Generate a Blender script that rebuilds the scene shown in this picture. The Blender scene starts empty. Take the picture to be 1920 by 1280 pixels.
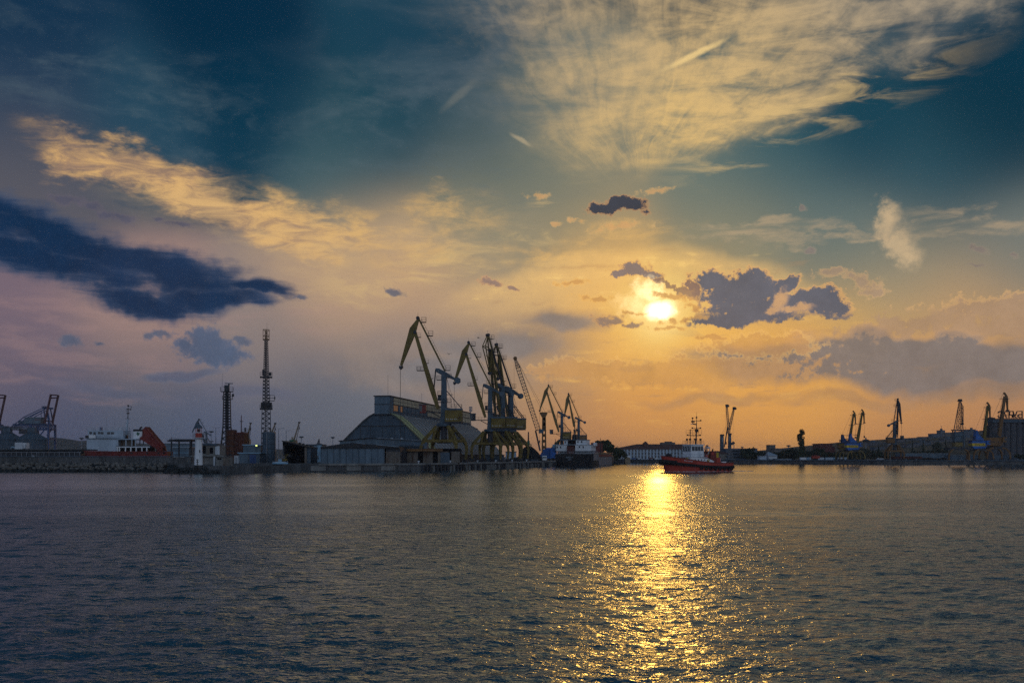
import bpy, bmesh, math, random
from mathutils import Vector, Matrix
random.seed(7)
sc = bpy.context.scene
COL = sc.collection
F_PX = 1867.0          # focal length in photo pixels
YH = 855.0             # horizon row of the photo
CAM_H = 4.8
SUN_PX, SUN_PY = 1236.0, 584.0
R = math.radians

def pdir(px, py):
    v = Vector(((px - 960) / F_PX, 1.0, (YH - py) / F_PX)); v.normalize(); return v
def W(px, py, D):
    """world point seen at photo pixel (px, py) at distance D"""
    return Vector(((px - 960) / F_PX * D, D, CAM_H + (YH - py) / F_PX * D))
def WX(px, D): return (px - 960) / F_PX * D
def WZ(py, D): return CAM_H + (YH - py) / F_PX * D
def lin(r, g, b):
    return tuple(((c / 255) / 12.92 if c / 255 <= 0.04045 else ((c / 255 + 0.055) / 1.055) ** 2.4) for c in (r, g, b))

# ------------------------------------------------------------------ camera, exposure
cam = bpy.data.cameras.new('camera'); camo = bpy.data.objects.new('camera', cam); COL.objects.link(camo)
camo.location = (0, 0, CAM_H); camo.rotation_euler = (R(90), 0, 0)
cam.sensor_width = 36; cam.lens = F_PX / 1920 * 36; cam.shift_y = (YH - 640) / 1920
cam.clip_start = 0.5; cam.clip_end = 30000
sc.camera = camo
sc.render.engine = 'CYCLES'
vs = sc.view_settings
sc.display_settings.display_device = 'sRGB'
vs.view_transform = 'Standard'; vs.look = 'None'; vs.gamma = 1.0; vs.exposure = 0.0; vs.use_curve_mapping = False
cy = sc.cycles
cy.max_bounces = 6; cy.diffuse_bounces = 2; cy.glossy_bounces = 3; cy.transmission_bounces = 3; cy.volume_bounces = 0
cy.caustics_reflective = False; cy.caustics_refractive = False
cy.sample_clamp_direct = 14.0; cy.sample_clamp_indirect = 3.0
cy.use_denoising = False; cy.denoiser = "OPENIMAGEDENOISE"; cy.denoising_input_passes = "RGB_ALBEDO_NORMAL"; cy.denoising_prefilter = "ACCURATE"
cy.use_adaptive_sampling = True; cy.adaptive_threshold = 0.012; cy.adaptive_min_samples = 24

# ------------------------------------------------------------------ world
sd = pdir(SUN_PX, SUN_PY)
SUN_EL = math.asin(sd.z); SUN_AZ = math.atan2(sd.x, sd.y)
world = bpy.data.worlds.new('World'); sc.world = world; world.use_nodes = True
wt = world.node_tree; wt.nodes.clear()

class S:
    """scalar shader socket with operators"""
    def __init__(s, nt, sock): s.nt = nt; s.k = sock
    def _m(s, op, *a, clamp=False): return smath(s.nt, op, s, *a, clamp=clamp)
    def __add__(s, o): return s._m('ADD', o)
    __radd__ = __add__
    def __sub__(s, o): return s._m('SUBTRACT', o)
    def __rsub__(s, o): return smath(s.nt, 'SUBTRACT', o, s)
    def __mul__(s, o): return s._m('MULTIPLY', o)
    __rmul__ = __mul__
    def __truediv__(s, o): return s._m('DIVIDE', o)
    def max(s, o): return s._m('MAXIMUM', o)
    def min(s, o): return s._m('MINIMUM', o)
    def smax(s, o, k): return s._m('SMOOTH_MAX', o, k)
    def pow(s, o): return s._m('POWER', o)
    def exp(s): return s._m('EXPONENT')
    def sstep(s, a, b, lo=0.0, hi=1.0): return maprange(s.nt, s, a, b, lo, hi, 'SMOOTHSTEP')
    def lstep(s, a, b, lo=0.0, hi=1.0): return maprange(s.nt, s, a, b, lo, hi, 'LINEAR')
def put(nt, inp, v):
    if isinstance(v, S): nt.links.new(v.k, inp)
    elif isinstance(v, bpy.types.NodeSocket): nt.links.new(v, inp)
    else: inp.default_value = v
def smath(nt, op, *a, clamp=False):
    n = nt.nodes.new('ShaderNodeMath'); n.operation = op; n.use_clamp = clamp
    for i, v in enumerate(a): put(nt, n.inputs[i], v)
    return S(nt, n.outputs[0])
def maprange(nt, v, a, b, lo, hi, kind):
    n = nt.nodes.new('ShaderNodeMapRange'); n.interpolation_type = kind; n.clamp = True
    put(nt, n.inputs['Value'], v)
    for nm, x in (('From Min', a), ('From Max', b), ('To Min', lo), ('To Max', hi)): put(nt, n.inputs[nm], x)
    return S(nt, n.outputs[0])
def vmath(nt, op, *a):
    n = nt.nodes.new('ShaderNodeVectorMath'); n.operation = op
    for i, v in enumerate(a):
        put(nt, n.inputs['Scale'] if (op == 'SCALE' and i == 1) else n.inputs[i], v)
    return n
def mapping(nt, v, loc=(0, 0, 0), rot=(0, 0, 0), scale=(1, 1, 1), kind='POINT'):
    n = nt.nodes.new('ShaderNodeMapping'); n.vector_type = kind
    put(nt, n.inputs[0], v)
    n.inputs['Location'].default_value = loc; n.inputs['Rotation'].default_value = rot; n.inputs['Scale'].default_value = scale
    return n.outputs[0]
def noise(nt, v, scale, detail=5, rough=0.55, dist=0.0, col=False, lac=2.0, ntype='FBM'):
    n = nt.nodes.new('ShaderNodeTexNoise'); n.noise_dimensions = '3D'; n.noise_type = ntype
    put(nt, n.inputs['Vector'], v)
    n.inputs['Scale'].default_value = scale; n.inputs['Detail'].default_value = detail
    n.inputs['Roughness'].default_value = rough; n.inputs['Distortion'].default_value = dist
    n.inputs['Lacunarity'].default_value = lac
    return n.outputs['Color'] if col else S(nt, n.outputs['Fac'])
def mixc(nt, f, a, b, mode='MIX'):
    n = nt.nodes.new('ShaderNodeMix'); n.data_type = 'RGBA'; n.blend_type = mode; n.clamp_factor = True
    put(nt, n.inputs[0], f)
    for i, v in ((6, a), (7, b)):
        if isinstance(v, tuple): v = (*v[:3], 1.0)
        put(nt, n.inputs[i], v)
    return n.outputs[2]

def mixv(nt, f, a, b):
    """colour mix kept in vector sockets"""
    n = nt.nodes.new('ShaderNodeMix'); n.data_type = 'VECTOR'; n.clamp_factor = True
    put(nt, n.inputs[0], f)
    for i, v in ((4, a), (5, b)): put(nt, n.inputs[i], tuple(v[:3]) if isinstance(v, tuple) else v)
    return n.outputs[1]
def comb(nt, x=0.0, y=0.0, z=0.0):
    n = nt.nodes.new('ShaderNodeCombineXYZ')
    for i, v in enumerate((x, y, z)): put(nt, n.inputs[i], v)
    return n.outputs[0]
def new_group(name, ins, outs):
    g = bpy.data.node_groups.new(name, 'ShaderNodeTree')
    for n, k in ins: g.interface.new_socket(n, in_out='INPUT', socket_type='NodeSocket' + k)
    for n, k in outs: g.interface.new_socket(n, in_out='OUTPUT', socket_type='NodeSocket' + k)
    return g, g.nodes.new('NodeGroupInput'), g.nodes.new('NodeGroupOutput')
# ---- the sky: clear-sky gradient, veils and clouds as functions of the view direction
nt = wt
tc = nt.nodes.new('ShaderNodeTexCoord'); DIR = tc.outputs['Generated']
sx = nt.nodes.new('ShaderNodeSeparateXYZ'); nt.links.new(DIR, sx.inputs[0])
dx, dy, dz = (S(nt, sx.outputs[i]) for i in range(3))
az = smath(nt, 'ARCTAN2', dx, dy); el = smath(nt, 'ARCSINE', dz)
K = F_PX
def ang(px, py):
    d = pdir(px, py); return math.atan2(d.x, d.y) * K, -math.asin(d.z) * K
# P: azimuth / elevation in units of 1/1867 rad, downwards positive
P0 = comb(nt, az * K, el * (-K))
def warp(src, scale, detail, rough, amp, stretch=(1, 1, 1)):
    c = noise(nt, mapping(nt, DIR, scale=stretch), scale, detail, rough, col=True)
    sp = nt.nodes.new('ShaderNodeSeparateColor'); nt.links.new(c, sp.inputs[0])
    c = comb(nt, smath(nt, 'MULTIPLY_ADD', S(nt, sp.outputs[0]), amp, -amp / 2), smath(nt, 'MULTIPLY_ADD', S(nt, sp.outputs[1]), amp, -amp / 2))
    return vmath(nt, 'ADD', src, c).outputs[0]
PB = warp(P0, 9, 4, 0.55, 120)            # broad, soft distortion
PW = warp(P0, 30, 7, 0.62, 46)            # cauliflower edges
PC = warp(P0, 14, 6, 0.6, 150, (1, 1, 2.2))   # wispy
PW_s = warp(P0, 60, 5, 0.6, 9)
ell_g, gi, go = new_group('ellipse', [('P', 'Vector'), ('A', 'Vector'), ('B', 'Vector'), ('C', 'Vector')], [('r', 'Float')])
_d1 = vmath(ell_g, 'DOT_PRODUCT', gi.outputs[0], gi.outputs[1]).outputs['Value']
_d2 = vmath(ell_g, 'DOT_PRODUCT', gi.outputs[0], gi.outputs[2]).outputs['Value']
ell_g.links.new(vmath(ell_g, 'DISTANCE', comb(ell_g, S(ell_g, _d1), S(ell_g, _d2)), gi.outputs[3]).outputs['Value'], go.inputs[0])
def rr(P, px, py, rx, ry, rot=0):
    """radius in an ellipse's own axes: 1 on its outline"""
    cx, cy_ = ang(px, py); c, s_ = math.cos(R(rot)), math.sin(R(rot))
    A = (c / rx, s_ / rx, 0); B = (-s_ / ry, c / ry, 0)
    n = nt.nodes.new('ShaderNodeGroup'); n.node_tree = ell_g
    put(nt, n.inputs[0], P); n.inputs[1].default_value = A; n.inputs[2].default_value = B
    n.inputs[3].default_value = (A[0] * cx + A[1] * cy_, B[0] * cx + B[1] * cy_, 0)
    return S(nt, n.outputs[0])
def blob(P, px, py, rx, ry, rot=0, inner=0.0, outer=1.0):
    return rr(P, px, py, rx, ry, rot).sstep(outer, inner)
def maxof(l):
    a = l[0]
    for b in l[1:]: a = a.max(b)
    return a

# clear sky and broad veils: smooth blend of colours tied to directions
CTRL = [  # px, py, colour
 (60, 30, (16, 48, 74)), (420, 60, (3, 40, 64)), (480, 200, (6, 52, 74)), (760, 40, (24, 62, 82)), (900, 300, (52, 78, 90)),
 (700, 250, (26, 66, 82)), (60, 200, (40, 62, 86)), (250, 230, (36, 70, 90)), (640, 330, (62, 92, 100)),
 (1100, 330, (120, 122, 110)), (1880, 60, (6, 50, 70)), (1860, 240, (3, 48, 66)), (1600, 260, (14, 62, 80)), (1450, 330, (50, 88, 98)),
 (1750, 350, (40, 78, 92)), (1500, 430, (88, 110, 112)), (1330, 400, (98, 116, 112)), (1600, 470, (104, 118, 114)), (1350, 455, (128, 130, 112)), (1000, 340, (92, 108, 104)), (900, 400, (128, 130, 110)), (1100, 420, (138, 134, 108)), (1880, 480, (112, 120, 116)), (1700, 520, (140, 136, 118)),
 (60, 330, (92, 90, 98)), (30, 620, (120, 102, 114)), (250, 610, (158, 130, 122)), (60, 700, (96, 92, 108)), (250, 740, (76, 87, 105)),
 (100, 800, (70, 79, 106)), (400, 820, (80, 90, 114)), (500, 640, (140, 126, 122)), (560, 740, (88, 96, 112)), (720, 720, (107, 111, 121)), (640, 560, (176, 146, 122)), (700, 470, (188, 160, 124)),
 (650, 800, (98, 102, 114)), (800, 660, (110, 113, 124)), (780, 540, (196, 156, 120)), (900, 470, (166, 148, 120)), (900, 590, (178, 148, 118)), (880, 760, (140, 122, 110)),
 (1000, 640, (160, 136, 112)), (1020, 740, (180, 140, 100)), (1080, 820, (190, 134, 88)), (1120, 500, (232, 180, 110)), (1000, 420, (140, 134, 114)), (1160, 620, (238, 180, 96)),
 (1250, 720, (222, 156, 80)), (1250, 800, (204, 144, 86)), (1350, 640, (246, 186, 92)), (1420, 480, (160, 146, 112)), (1500, 690, (226, 164, 82)), (1480, 790, (222, 158, 82)),
 (1600, 620, (214, 170, 100)), (1650, 790, (202, 142, 86)), (1800, 800, (196, 136, 84)), (1800, 600, (206, 160, 104)), (1880, 700, (168, 134, 104)), (1900, 840, (186, 128, 84)), (1400, 845, (214, 150, 84)), (1700, 700, (190, 144, 96)),
]
FAR = [ # azimuth (deg), elevation, colour, outside the frame and behind the camera
 (0, 40, (10, 44, 62)), (-40, 40, (8, 42, 64)), (40, 40, (8, 42, 60)), (0, 70, (16, 46, 70)), (-50, 12, (70, 80, 102)), (50, 12, (110, 104, 100)),
 (-90, 10, (112, 120, 148)), (90, 10, (122, 126, 146)), (180, 8, (192, 200, 216)), (-135, 8, (168, 178, 202)), (135, 8, (184, 191, 208)),
 (-90, 40, (56, 86, 118)), (90, 40, (58, 86, 116)), (180, 40, (140, 162, 188)), (180, 75, (40, 76, 108)), (-135, 35, (108, 132, 162)), (135, 35, (116, 138, 165)),
 (-50, 0, (66, 72, 98)), (50, 0, (120, 104, 96)), (-140, -20, (60, 66, 84)), (140, -20, (60, 66, 84)), (0, -30, (60, 58, 60))]
acc_c = None; acc_w = None
DIRV = vmath(nt, 'ADD', DIR, (1e-9, 0, 0)).outputs[0]
ctl_g, gi, go = new_group('control_colour', [('D', 'Vector'), ('d', 'Vector'), ('k', 'Float'), ('c', 'Vector'), ('C', 'Vector'), ('W', 'Float'), ('b', 'Float')], [('C', 'Vector'), ('W', 'Float')])
_dp = S(ctl_g, vmath(ctl_g, 'DOT_PRODUCT', gi.outputs[0], gi.outputs[1]).outputs['Value'])
_w = ((_dp - 1.0) * S(ctl_g, gi.outputs[2]) + S(ctl_g, gi.outputs[6])).exp()
_c = vmath(ctl_g, 'ADD', vmath(ctl_g, 'SCALE', gi.outputs[3], _w).outputs[0], gi.outputs[4]).outputs[0]
ctl_g.links.new(_c, go.inputs[0]); ctl_g.links.new((_w + S(ctl_g, gi.outputs[5])).k, go.inputs[1])
def addctrl(d, c, kappa, bias=0.0):
    global acc_c, acc_w
    n = nt.nodes.new('ShaderNodeGroup'); n.node_tree = ctl_g
    nt.links.new(DIRV, n.inputs[0]); n.inputs[1].default_value = tuple(d); n.inputs[2].default_value = kappa; n.inputs[3].default_value = lin(*c); n.inputs[6].default_value = bias
    if acc_c is not None: nt.links.new(acc_c, n.inputs[4]); nt.links.new(acc_w, n.inputs[5])
    acc_c, acc_w = n.outputs[0], n.outputs[1]
for px, py, c in CTRL: addctrl(pdir(px, py), c, 800.0)
for a, e, c in FAR:
    d = Vector((math.sin(R(a)) * math.cos(R(e)), math.cos(R(a)) * math.cos(R(e)), math.sin(R(e))))
    addctrl(d, c, 18.0, -7.0)
base = vmath(nt, 'SCALE', acc_c, smath(nt, 'DIVIDE', 1.0, S(nt, acc_w))).outputs[0]
# the far weights are broad: keep them faint inside the frame by the sharper kernels' sum
sky = nt.nodes.new('ShaderNodeTexSky'); sky.sky_type = 'NISHITA'; sky.sun_disc = False
sky.sun_elevation = SUN_EL; sky.sun_rotation = SUN_AZ; sky.altitude = 0; sky.air_density = 1.5; sky.dust_density = 2.5; sky.ozone_density = 2.0
sp_ = nt.nodes.new('ShaderNodeSeparateColor'); nt.links.new(sky.outputs[0], sp_.inputs[0])
nish = vmath(nt, 'SCALE', comb(nt, *(S(nt, o_) for o_ in sp_.outputs[:3])), 0.0003).outputs[0]
col = vmath(nt, 'ADD', base, nish).outputs[0]

# noises
n_soft = noise(nt, mapping(nt, DIR, scale=(1, 1, 2.5)), 10, 6, 0.6, 0.6)
n_fine = noise(nt, mapping(nt, DIR, scale=(1, 1, 1.6)), 42, 8, 0.62, 0.3)
n_wisp = noise(nt, mapping(nt, DIR, rot=(0, R(20), 0), scale=(1, 1, 1.9)), 17, 9, 0.62, 0.8)
n_puff = noise(nt, DIR, 34, 8, 0.6)
n_puff2 = noise(nt, DIR, 120, 7, 0.64)
n_strk = noise(nt, mapping(nt, DIR, rot=(0, R(-24), 0), scale=(1.0, 1.0, 5.5)), 16, 7, 0.6, 0.5)
n_hstr = noise(nt, mapping(nt, DIR, rot=(0, R(6), 0), scale=(1.0, 1.0, 6.5)), 14, 8, 0.6, 0.4)
n_dstr = noise(nt, mapping(nt, DIR, rot=(0, R(16), 0), scale=(1.0, 1.0, 3.6)), 24, 9, 0.64, 0.9)

# faint mottling of the whole sky veil
col = mixv(nt, n_soft.sstep(0.40, 0.75) * 0.12, col, vmath(nt, 'MULTIPLY', col, (1.3, 1.28, 1.24)).outputs[0])

# --- high golden cirrus fan above the sun: streaks that spread from one direction
fx, fy = ang(1192, 396)
fm = vmath(nt, 'SUBTRACT', PB, (fx, fy, 0)).outputs[0]
qx = S(nt, vmath(nt, 'DOT_PRODUCT', fm, (1, 0, 0)).outputs['Value']); qy = S(nt, vmath(nt, 'DOT_PRODUCT', fm, (0, -1, 0)).outputs['Value'])
theta = smath(nt, 'ARCTAN2', qx, qy)          # 0 = straight up, + = right
rad = S(nt, vmath(nt, 'LENGTH', fm).outputs['Value'])
fanA = noise(nt, comb(nt, theta * 5.2, rad * 0.0034, 3.1), 1.7, 9, 0.64, 0.9)
# (tie what follows to this noise, so that Cycles evaluates the tree in this order and stays within its stack)
_z = fanA * 1e-9
_zv = comb(nt, _z, _z, 0.0)
PB, PW, PC, PW_s, DIRV = (vmath(nt, 'ADD', v, _zv).outputs[0] for v in (PB, PW, PC, PW_s, DIRV))
theta = theta + _z; rad = rad + _z
def edge(Pv, p0, p1, w0, w1):
    """soft half plane: 1 on the left-hand side of the line p0 -> p1"""
    a0, a1 = ang(*p0), ang(*p1); L = math.hypot(a1[0] - a0[0], a1[1] - a0[1]); nx, ny = -(a1[1] - a0[1]) / L, (a1[0] - a0[0]) / L
    dd = S(nt, vmath(nt, 'DOT_PRODUCT', Pv, (nx, ny, 0)).outputs['Value']) - (nx * a0[0] + ny * a0[1])
    return dd.sstep(w0, w1)
PX_ = vmath(nt, 'SCALE', vmath(nt, 'ADD', PB, PC).outputs[0], 0.5).outputs[0]
PY_ = S(nt, vmath(nt, 'DOT_PRODUCT', PX_, (0, 1, 0)).outputs['Value'])
yb_ = ang(1200, 432)[1]
m_r = edge(PX_, (1330, 308), (1800, 92), 26, -80)
m_l = edge(PX_, (880, 0), (1170, 400), 190, -260)
m_b = PY_.sstep(yb_, yb_ - 170)
m_t = PY_.sstep(yb_ - 1000, yb_ - 520)
fanmask = m_r * m_l * m_b * m_t
nearness = rad.sstep(620, 60)
n_sw = noise(nt, mapping(nt, DIRV, rot=(0, R(31), 0), scale=(1.0, 1.0, 4.2)), 13, 9, 0.62, 0.7)
n_sw2 = noise(nt, mapping(nt, DIRV, rot=(0, R(-46), 0), scale=(1.0, 1.0, 3.4)), 12, 9, 0.62, 0.8)
mixr = theta.sstep(-0.1, 0.45)
fstr = fanA * 0.20 + n_sw * (mixr * 0.34 + 0.10) + n_sw2 * (0.34 - mixr * 0.30) + n_wisp * 0.18 + n_fine * 0.22
fthick = (fstr + nearness * 0.07 + fanmask * 0.05).sstep(0.475, 0.74)
fcol = mixv(nt, nearness * 0.85 + mixr * rad.sstep(900, 300) * 0.2, lin(168, 154, 134), lin(232, 192, 122))
col = mixv(nt, fanmask.sstep(0.0, 0.9) * 0.34, col, mixv(nt, nearness, lin(98, 108, 112), lin(150, 142, 116)))
col = mixv(nt, fanmask.sstep(0.0, 0.7) * fthick * 0.9, col, fcol)
redge = edge(PX_, (1330, 322), (1800, 106), 40, -10) * edge(PX_, (1330, 270), (1800, 54), -30, 10) * rad.sstep(60, 180) * rad.sstep(720, 380)
col = mixv(nt, redge * n_sw.sstep(0.46, 0.66) * 0.55, col, lin(222, 188, 126))
# thin grey veil in the upper middle
veil = blob(PC, 860, 120, 420, 210, -8, 0.1, 1.0) * n_soft.sstep(0.34, 0.7)
col = mixv(nt, veil * 0.42, col, lin(96, 106, 114))
uw = maxof([blob(PC, 330, 210, 420, 130, 10, 0.0, 1.1), blob(PC, 720, 230, 330, 140, -14, 0.0, 1.1), blob(PC, 100, 120, 240, 120, 0, 0.0, 1.1), blob(PC, 880, 330, 260, 70, 8, 0.0, 1.1)])
col = mixv(nt, uw * (n_sw2 * 0.6 + n_fine * 0.4).sstep(0.44, 0.68) * 0.38, col, lin(92, 108, 116))
# --- golden cirrus bank on the left
lb = maxof([blob(PC, 320, 352, 290, 60, 15, 0.25, 1.1), blob(PC, 500, 420, 250, 56, 12, 0.2, 1.1), blob(PC, 200, 318, 130, 36, 6, 0.2, 1.1)])
lden = lb * 0.9 + (n_dstr * 0.8 + n_fine * 0.4 - 0.6) * 1.25 - 0.22
lcol = mixv(nt, n_dstr.sstep(0.35, 0.62), lin(176, 140, 110), lin(230, 182, 116))
col = mixv(nt, lden.sstep(-0.35, 1.0) * lb.sstep(0.0, 0.5) * 0.95, col, lcol)
cbl = maxof([blob(PC, 640, 440, 220, 66, 10, 0.1, 1.2), blob(PC, 800, 440, 150, 70, -8, 0.1, 1.2), blob(PC, 830, 395, 42, 46, 0, 0.2, 1.3), blob(PC, 1100, 455, 200, 26, -8, 0.2, 1.3)])
col = mixv(nt, cbl * (n_fine * 0.5 + n_dstr * 0.5).sstep(0.40, 0.66) * 0.8, col, lin(222, 178, 112))
gv = maxof([blob(PB, 620, 470, 330, 90, 14, 0.0, 1.1), blob(PB, 830, 450, 240, 80, -6, 0.0, 1.1), blob(PB, 420, 400, 260, 70, 14, 0.0, 1.1)])
col = mixv(nt, gv * (n_dstr * 0.6 + n_soft * 0.5).sstep(0.38, 0.68) * 0.4, col, lin(204, 172, 126))
# --- bright band under the arch round the sun
ex, ey = ang(1180, 640)
arch = rr(PB, 1180, 760, 470, 276)
archm = arch.sstep(1.07, 0.99) * arch.sstep(0.5, 0.98) * rr(P0, 1190, 540, 470, 120).sstep(1.0, 0.25)
col = mixv(nt, archm * (n_fine * 0.7 + n_hstr * 0.7 - 0.1) * 0.95, col, lin(252, 202, 124))
band = rr(PB, 1200, 560, 430, 105).sstep(1.15, 0.2)
mott = n_hstr * 0.6 + n_fine * 0.5
col = mixv(nt, band * mott.sstep(0.60, 0.76) * 0.75, col, lin(255, 216, 134))
col = mixv(nt, band * mott.sstep(0.50, 0.36) * 0.55, col, lin(188, 140, 98))
band2 = rr(PB, 1330, 690, 560, 120).sstep(1.1, 0.2)
m2 = n_hstr * 0.75 + n_fine * 0.35
col = mixv(nt, band2 * m2.sstep(0.58, 0.72) * 0.6, col, lin(250, 192, 98))
col = mixv(nt, band2 * m2.sstep(0.52, 0.40) * 0.55, col, lin(172, 134, 102))
# sun glow
sdp = S(nt, vmath(nt, 'DOT_PRODUCT', DIRV, tuple(sd)).outputs['Value'])
g1 = smath(nt, 'MULTIPLY_ADD', sdp, 420.0, -420.0).exp()
g2 = smath(nt, 'MULTIPLY_ADD', sdp, 1500.0, -1500.0).exp()
col = mixv(nt, g1 * 0.3, col, lin(255, 190, 84))
col = mixv(nt, g2 * (0.55 + n_fine * 0.5), col, lin(255, 222, 130))
g3 = smath(nt, 'MULTIPLY_ADD', sdp, 5200.0, -5200.0).exp()
col = mixv(nt, g3 * (0.45 + n_puff * 0.5), col, (1.25, 0.86, 0.34))
corem = maxof([(rr(PW_s, SUN_PX, SUN_PY - 3, 21, 13, 0) + (n_puff2 - 0.5) * 1.2).sstep(1.9, 0.3), (rr(PW_s, 1218, 549, 22, 17, 40) + (n_puff2 - 0.5) * 3.5).sstep(2.0, 0.0) * 0.30, (rr(PW_s, 1196, 572, 26, 14) + (n_puff2 - 0.5) * 3.5).sstep(2.2, 0.0) * 0.14])

# --- cumulus: density = nearest ellipse + noise, shaded from lit rim to shadowed body
EY = S(nt, vmath(nt, 'DOT_PRODUCT', PB, (0, 1, 0)).outputs['Value'])
def cloud(parts, body, rim, k=0.55, P=PW, soft=0.22, op=1.0, rimw=0.55, nz=None, ymid=None):
    global col
    d = maxof([1.0 - rr(P, *p) for p in parts])
    d = d + (n_puff * 0.55 + n_puff2 * 0.85 - 0.70) * (k * 4.4) if nz is None else d + (nz - 0.5) * (k * 1.6)
    a = d.sstep(0.0, soft)
    t = d.sstep(soft * 0.4, soft * 0.4 + rimw)
    if ymid is not None: ya = ang(1236, ymid)[1]; t = t.max(EY.sstep(ya - 10, ya + 14))
    c = mixv(nt, t, rim, body)
    c = vmath(nt, 'SCALE', c, n_puff * 0.7 + n_puff2 * 0.25 + 0.53).outputs[0]
    col = mixv(nt, a * op, col, c)
    return a
# broad grey bank, low right, with its lit crest
low_n = (n_soft * 0.5 + n_puff * 0.5)
cloud([(1560, 690, 300, 52, 4), (1700, 660, 260, 44, 3), (1860, 700, 220, 62, 0), (1640, 640, 70, 34, 0), (1790, 630, 60, 26, 0)], lin(126, 117, 114), lin(206, 158, 108), 0.6, PB, 0.5, 0.9, 0.3, low_n, 662)
cloud([(1300, 700, 260, 34, 0), (1120, 690, 130, 22, 0), (1420, 650, 120, 26, 0)], lin(206, 152, 90), lin(250, 196, 112), 0.55, PW, 0.3, 0.6, 0.3, None, 678)
cloud([(930, 640, 250, 66, -4), (1060, 590, 130, 32, 4), (820, 700, 240, 80, 0)], lin(126, 120, 120), lin(160, 136, 116), 0.5, PB, 0.8, 0.8, 0.4, low_n)
cloud([(1840, 575, 150, 26, -4), (1700, 612, 140, 22, -6), (1890, 610, 120, 24, 0)], lin(172, 140, 112), lin(226, 178, 118), 0.7, PW, 0.5, 0.7, 0.5, None, 590)
cloud([(1350, 750, 200, 14, 0), (1600, 760, 190, 16, 2), (1840, 745, 150, 24, 0)], lin(170, 132, 98), lin(190, 142, 96), 0.7, PB, 0.7, 0.5, 0.4, low_n, 745)
# pinkish veils low left
pv = maxof([blob(PC, 100, 590, 260, 24, 8, 0.2, 1.2), blob(PC, 120, 660, 330, 30, 8, 0.1, 1.2), blob(PC, 420, 590, 300, 24, 0, 0.1, 1.2), blob(PC, 100, 715, 220, 16, 10, 0.1, 1.2)])
col = mixv(nt, pv * n_hstr.sstep(0.36, 0.66) * 0.26, col, lin(176, 140, 132))
# dark bank at the left
cloud([(120, 452, 330, 60, 13), (330, 500, 180, 52, 10), (90, 496, 290, 48, 5), (470, 522, 112, 24, 6), (270, 556, 150, 34, 2), (380, 545, 150, 40, 0), (-120, 450, 240, 74, 0)],
      lin(14, 44, 76), lin(62, 76, 102), 0.95, PB, 0.5, 0.97, 0.5, (n_puff * 0.35 + n_puff2 * 0.15 + n_hstr * 0.5))
for x, y, a, b in ((120, 372, 46, 12), (175, 388, 26, 9), (222, 408, 40, 11), (330, 424, 30, 7), (300, 412, 14, 5)):
    cloud([(x, y, a, b, 6)], lin(80, 80, 98), lin(98, 92, 104), 0.5, PW, 0.7, 0.7)
cloud([(386, 640, 52, 30, 10), (400, 664, 78, 26, 4), (350, 650, 30, 16, 0)], lin(72, 88, 114), lin(92, 100, 122), 0.42, PW, 0.45, 0.88)
cloud([(330, 690, 80, 14, 0)], lin(80, 90, 114), lin(96, 102, 120), 0.5, PB, 0.5, 0.7, 0.5, low_n)
for x, y, a, b, r in ((130, 644, 30, 13, 8), (188, 646, 13, 7, 0), (458, 638, 26, 9, 8), (280, 628, 14, 9, 0), (304, 630, 26, 9, 24), (740, 544, 30, 9, 10), (562, 556, 17, 6, 0)):
    cloud([(x, y, a, b, r)], lin(78, 90, 112), lin(100, 102, 118), 0.4, PW, 0.6, 0.8)
cloud([(220, 730, 140, 18, 3), (470, 735, 120, 20, 0)], lin(86, 92, 114), lin(100, 100, 118), 0.5, PB, 0.7, 0.5, 0.5, low_n)
# the small dark cloud above the sun and the sunlit scraps round it
for x, y, a, b in ((1010, 365, 30, 10), (1160, 425, 60, 12), (1085, 414, 22, 8), (1040, 420, 14, 6), (1235, 358, 40, 9)):
    cloud([(x, y, a, b, -4)], lin(222, 168, 108), lin(206, 170, 114), 0.7, PW, 0.6, 0.6)
cloud([(1130, 392, 50, 15, 0), (1160, 384, 26, 15, 0), (1190, 388, 38, 15, 6)], lin(58, 62, 74), lin(190, 144, 100), 0.5, PW, 0.34, 0.95, 0.3)
# clouds right of and round the sun
cloud([(1385, 545, 88, 40, 2), (1330, 528, 50, 24, 0), (1400, 522, 52, 24, 0), (1430, 575, 130, 26, -4), (1400, 594, 120, 20, -2), (1340, 600, 60, 14, 0), (1535, 562, 62, 27, 8), (1560, 572, 44, 20, 14), (1475, 530, 32, 16, -30)],
      lin(96, 98, 110), lin(236, 180, 110), 0.40, PW, 0.26, 0.94, 0.28, None, 596)
cloud([(1463, 566, 15, 30, 24), (1500, 577, 34, 9, -6), (1446, 588, 20, 8, 0)], lin(206, 160, 112), lin(170, 140, 118), 0.5, PW, 0.5, 0.85, 0.5)
cloud([(1612, 528, 40, 16, 10), (1560, 515, 40, 10, 0), (1630, 545, 30, 10, 0)], lin(170, 140, 116), lin(212, 170, 120), 0.8, PW, 0.5, 0.6)
cloud([(1192, 504, 34, 14, 4), (1160, 508, 24, 8, 0), (1225, 515, 32, 9, 14)], lin(124, 110, 110), lin(220, 164, 100), 0.55, PW, 0.45, 0.9, 0.35)
cloud([(1280, 545, 30, 9, 30), (1250, 528, 24, 8, 20), (1300, 536, 20, 10, 60)], lin(150, 118, 96), lin(240, 184, 104), 0.9, PW, 0.35, 0.85, 0.3)
col = mixv(nt, corem, col, (3.4, 2.7, 1.5))
cloud([(1150, 602, 34, 15, 4), (1180, 612, 26, 8, 0)], lin(146, 122, 108), lin(214, 160, 100), 0.55, PW, 0.5, 0.85, 0.35)
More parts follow.
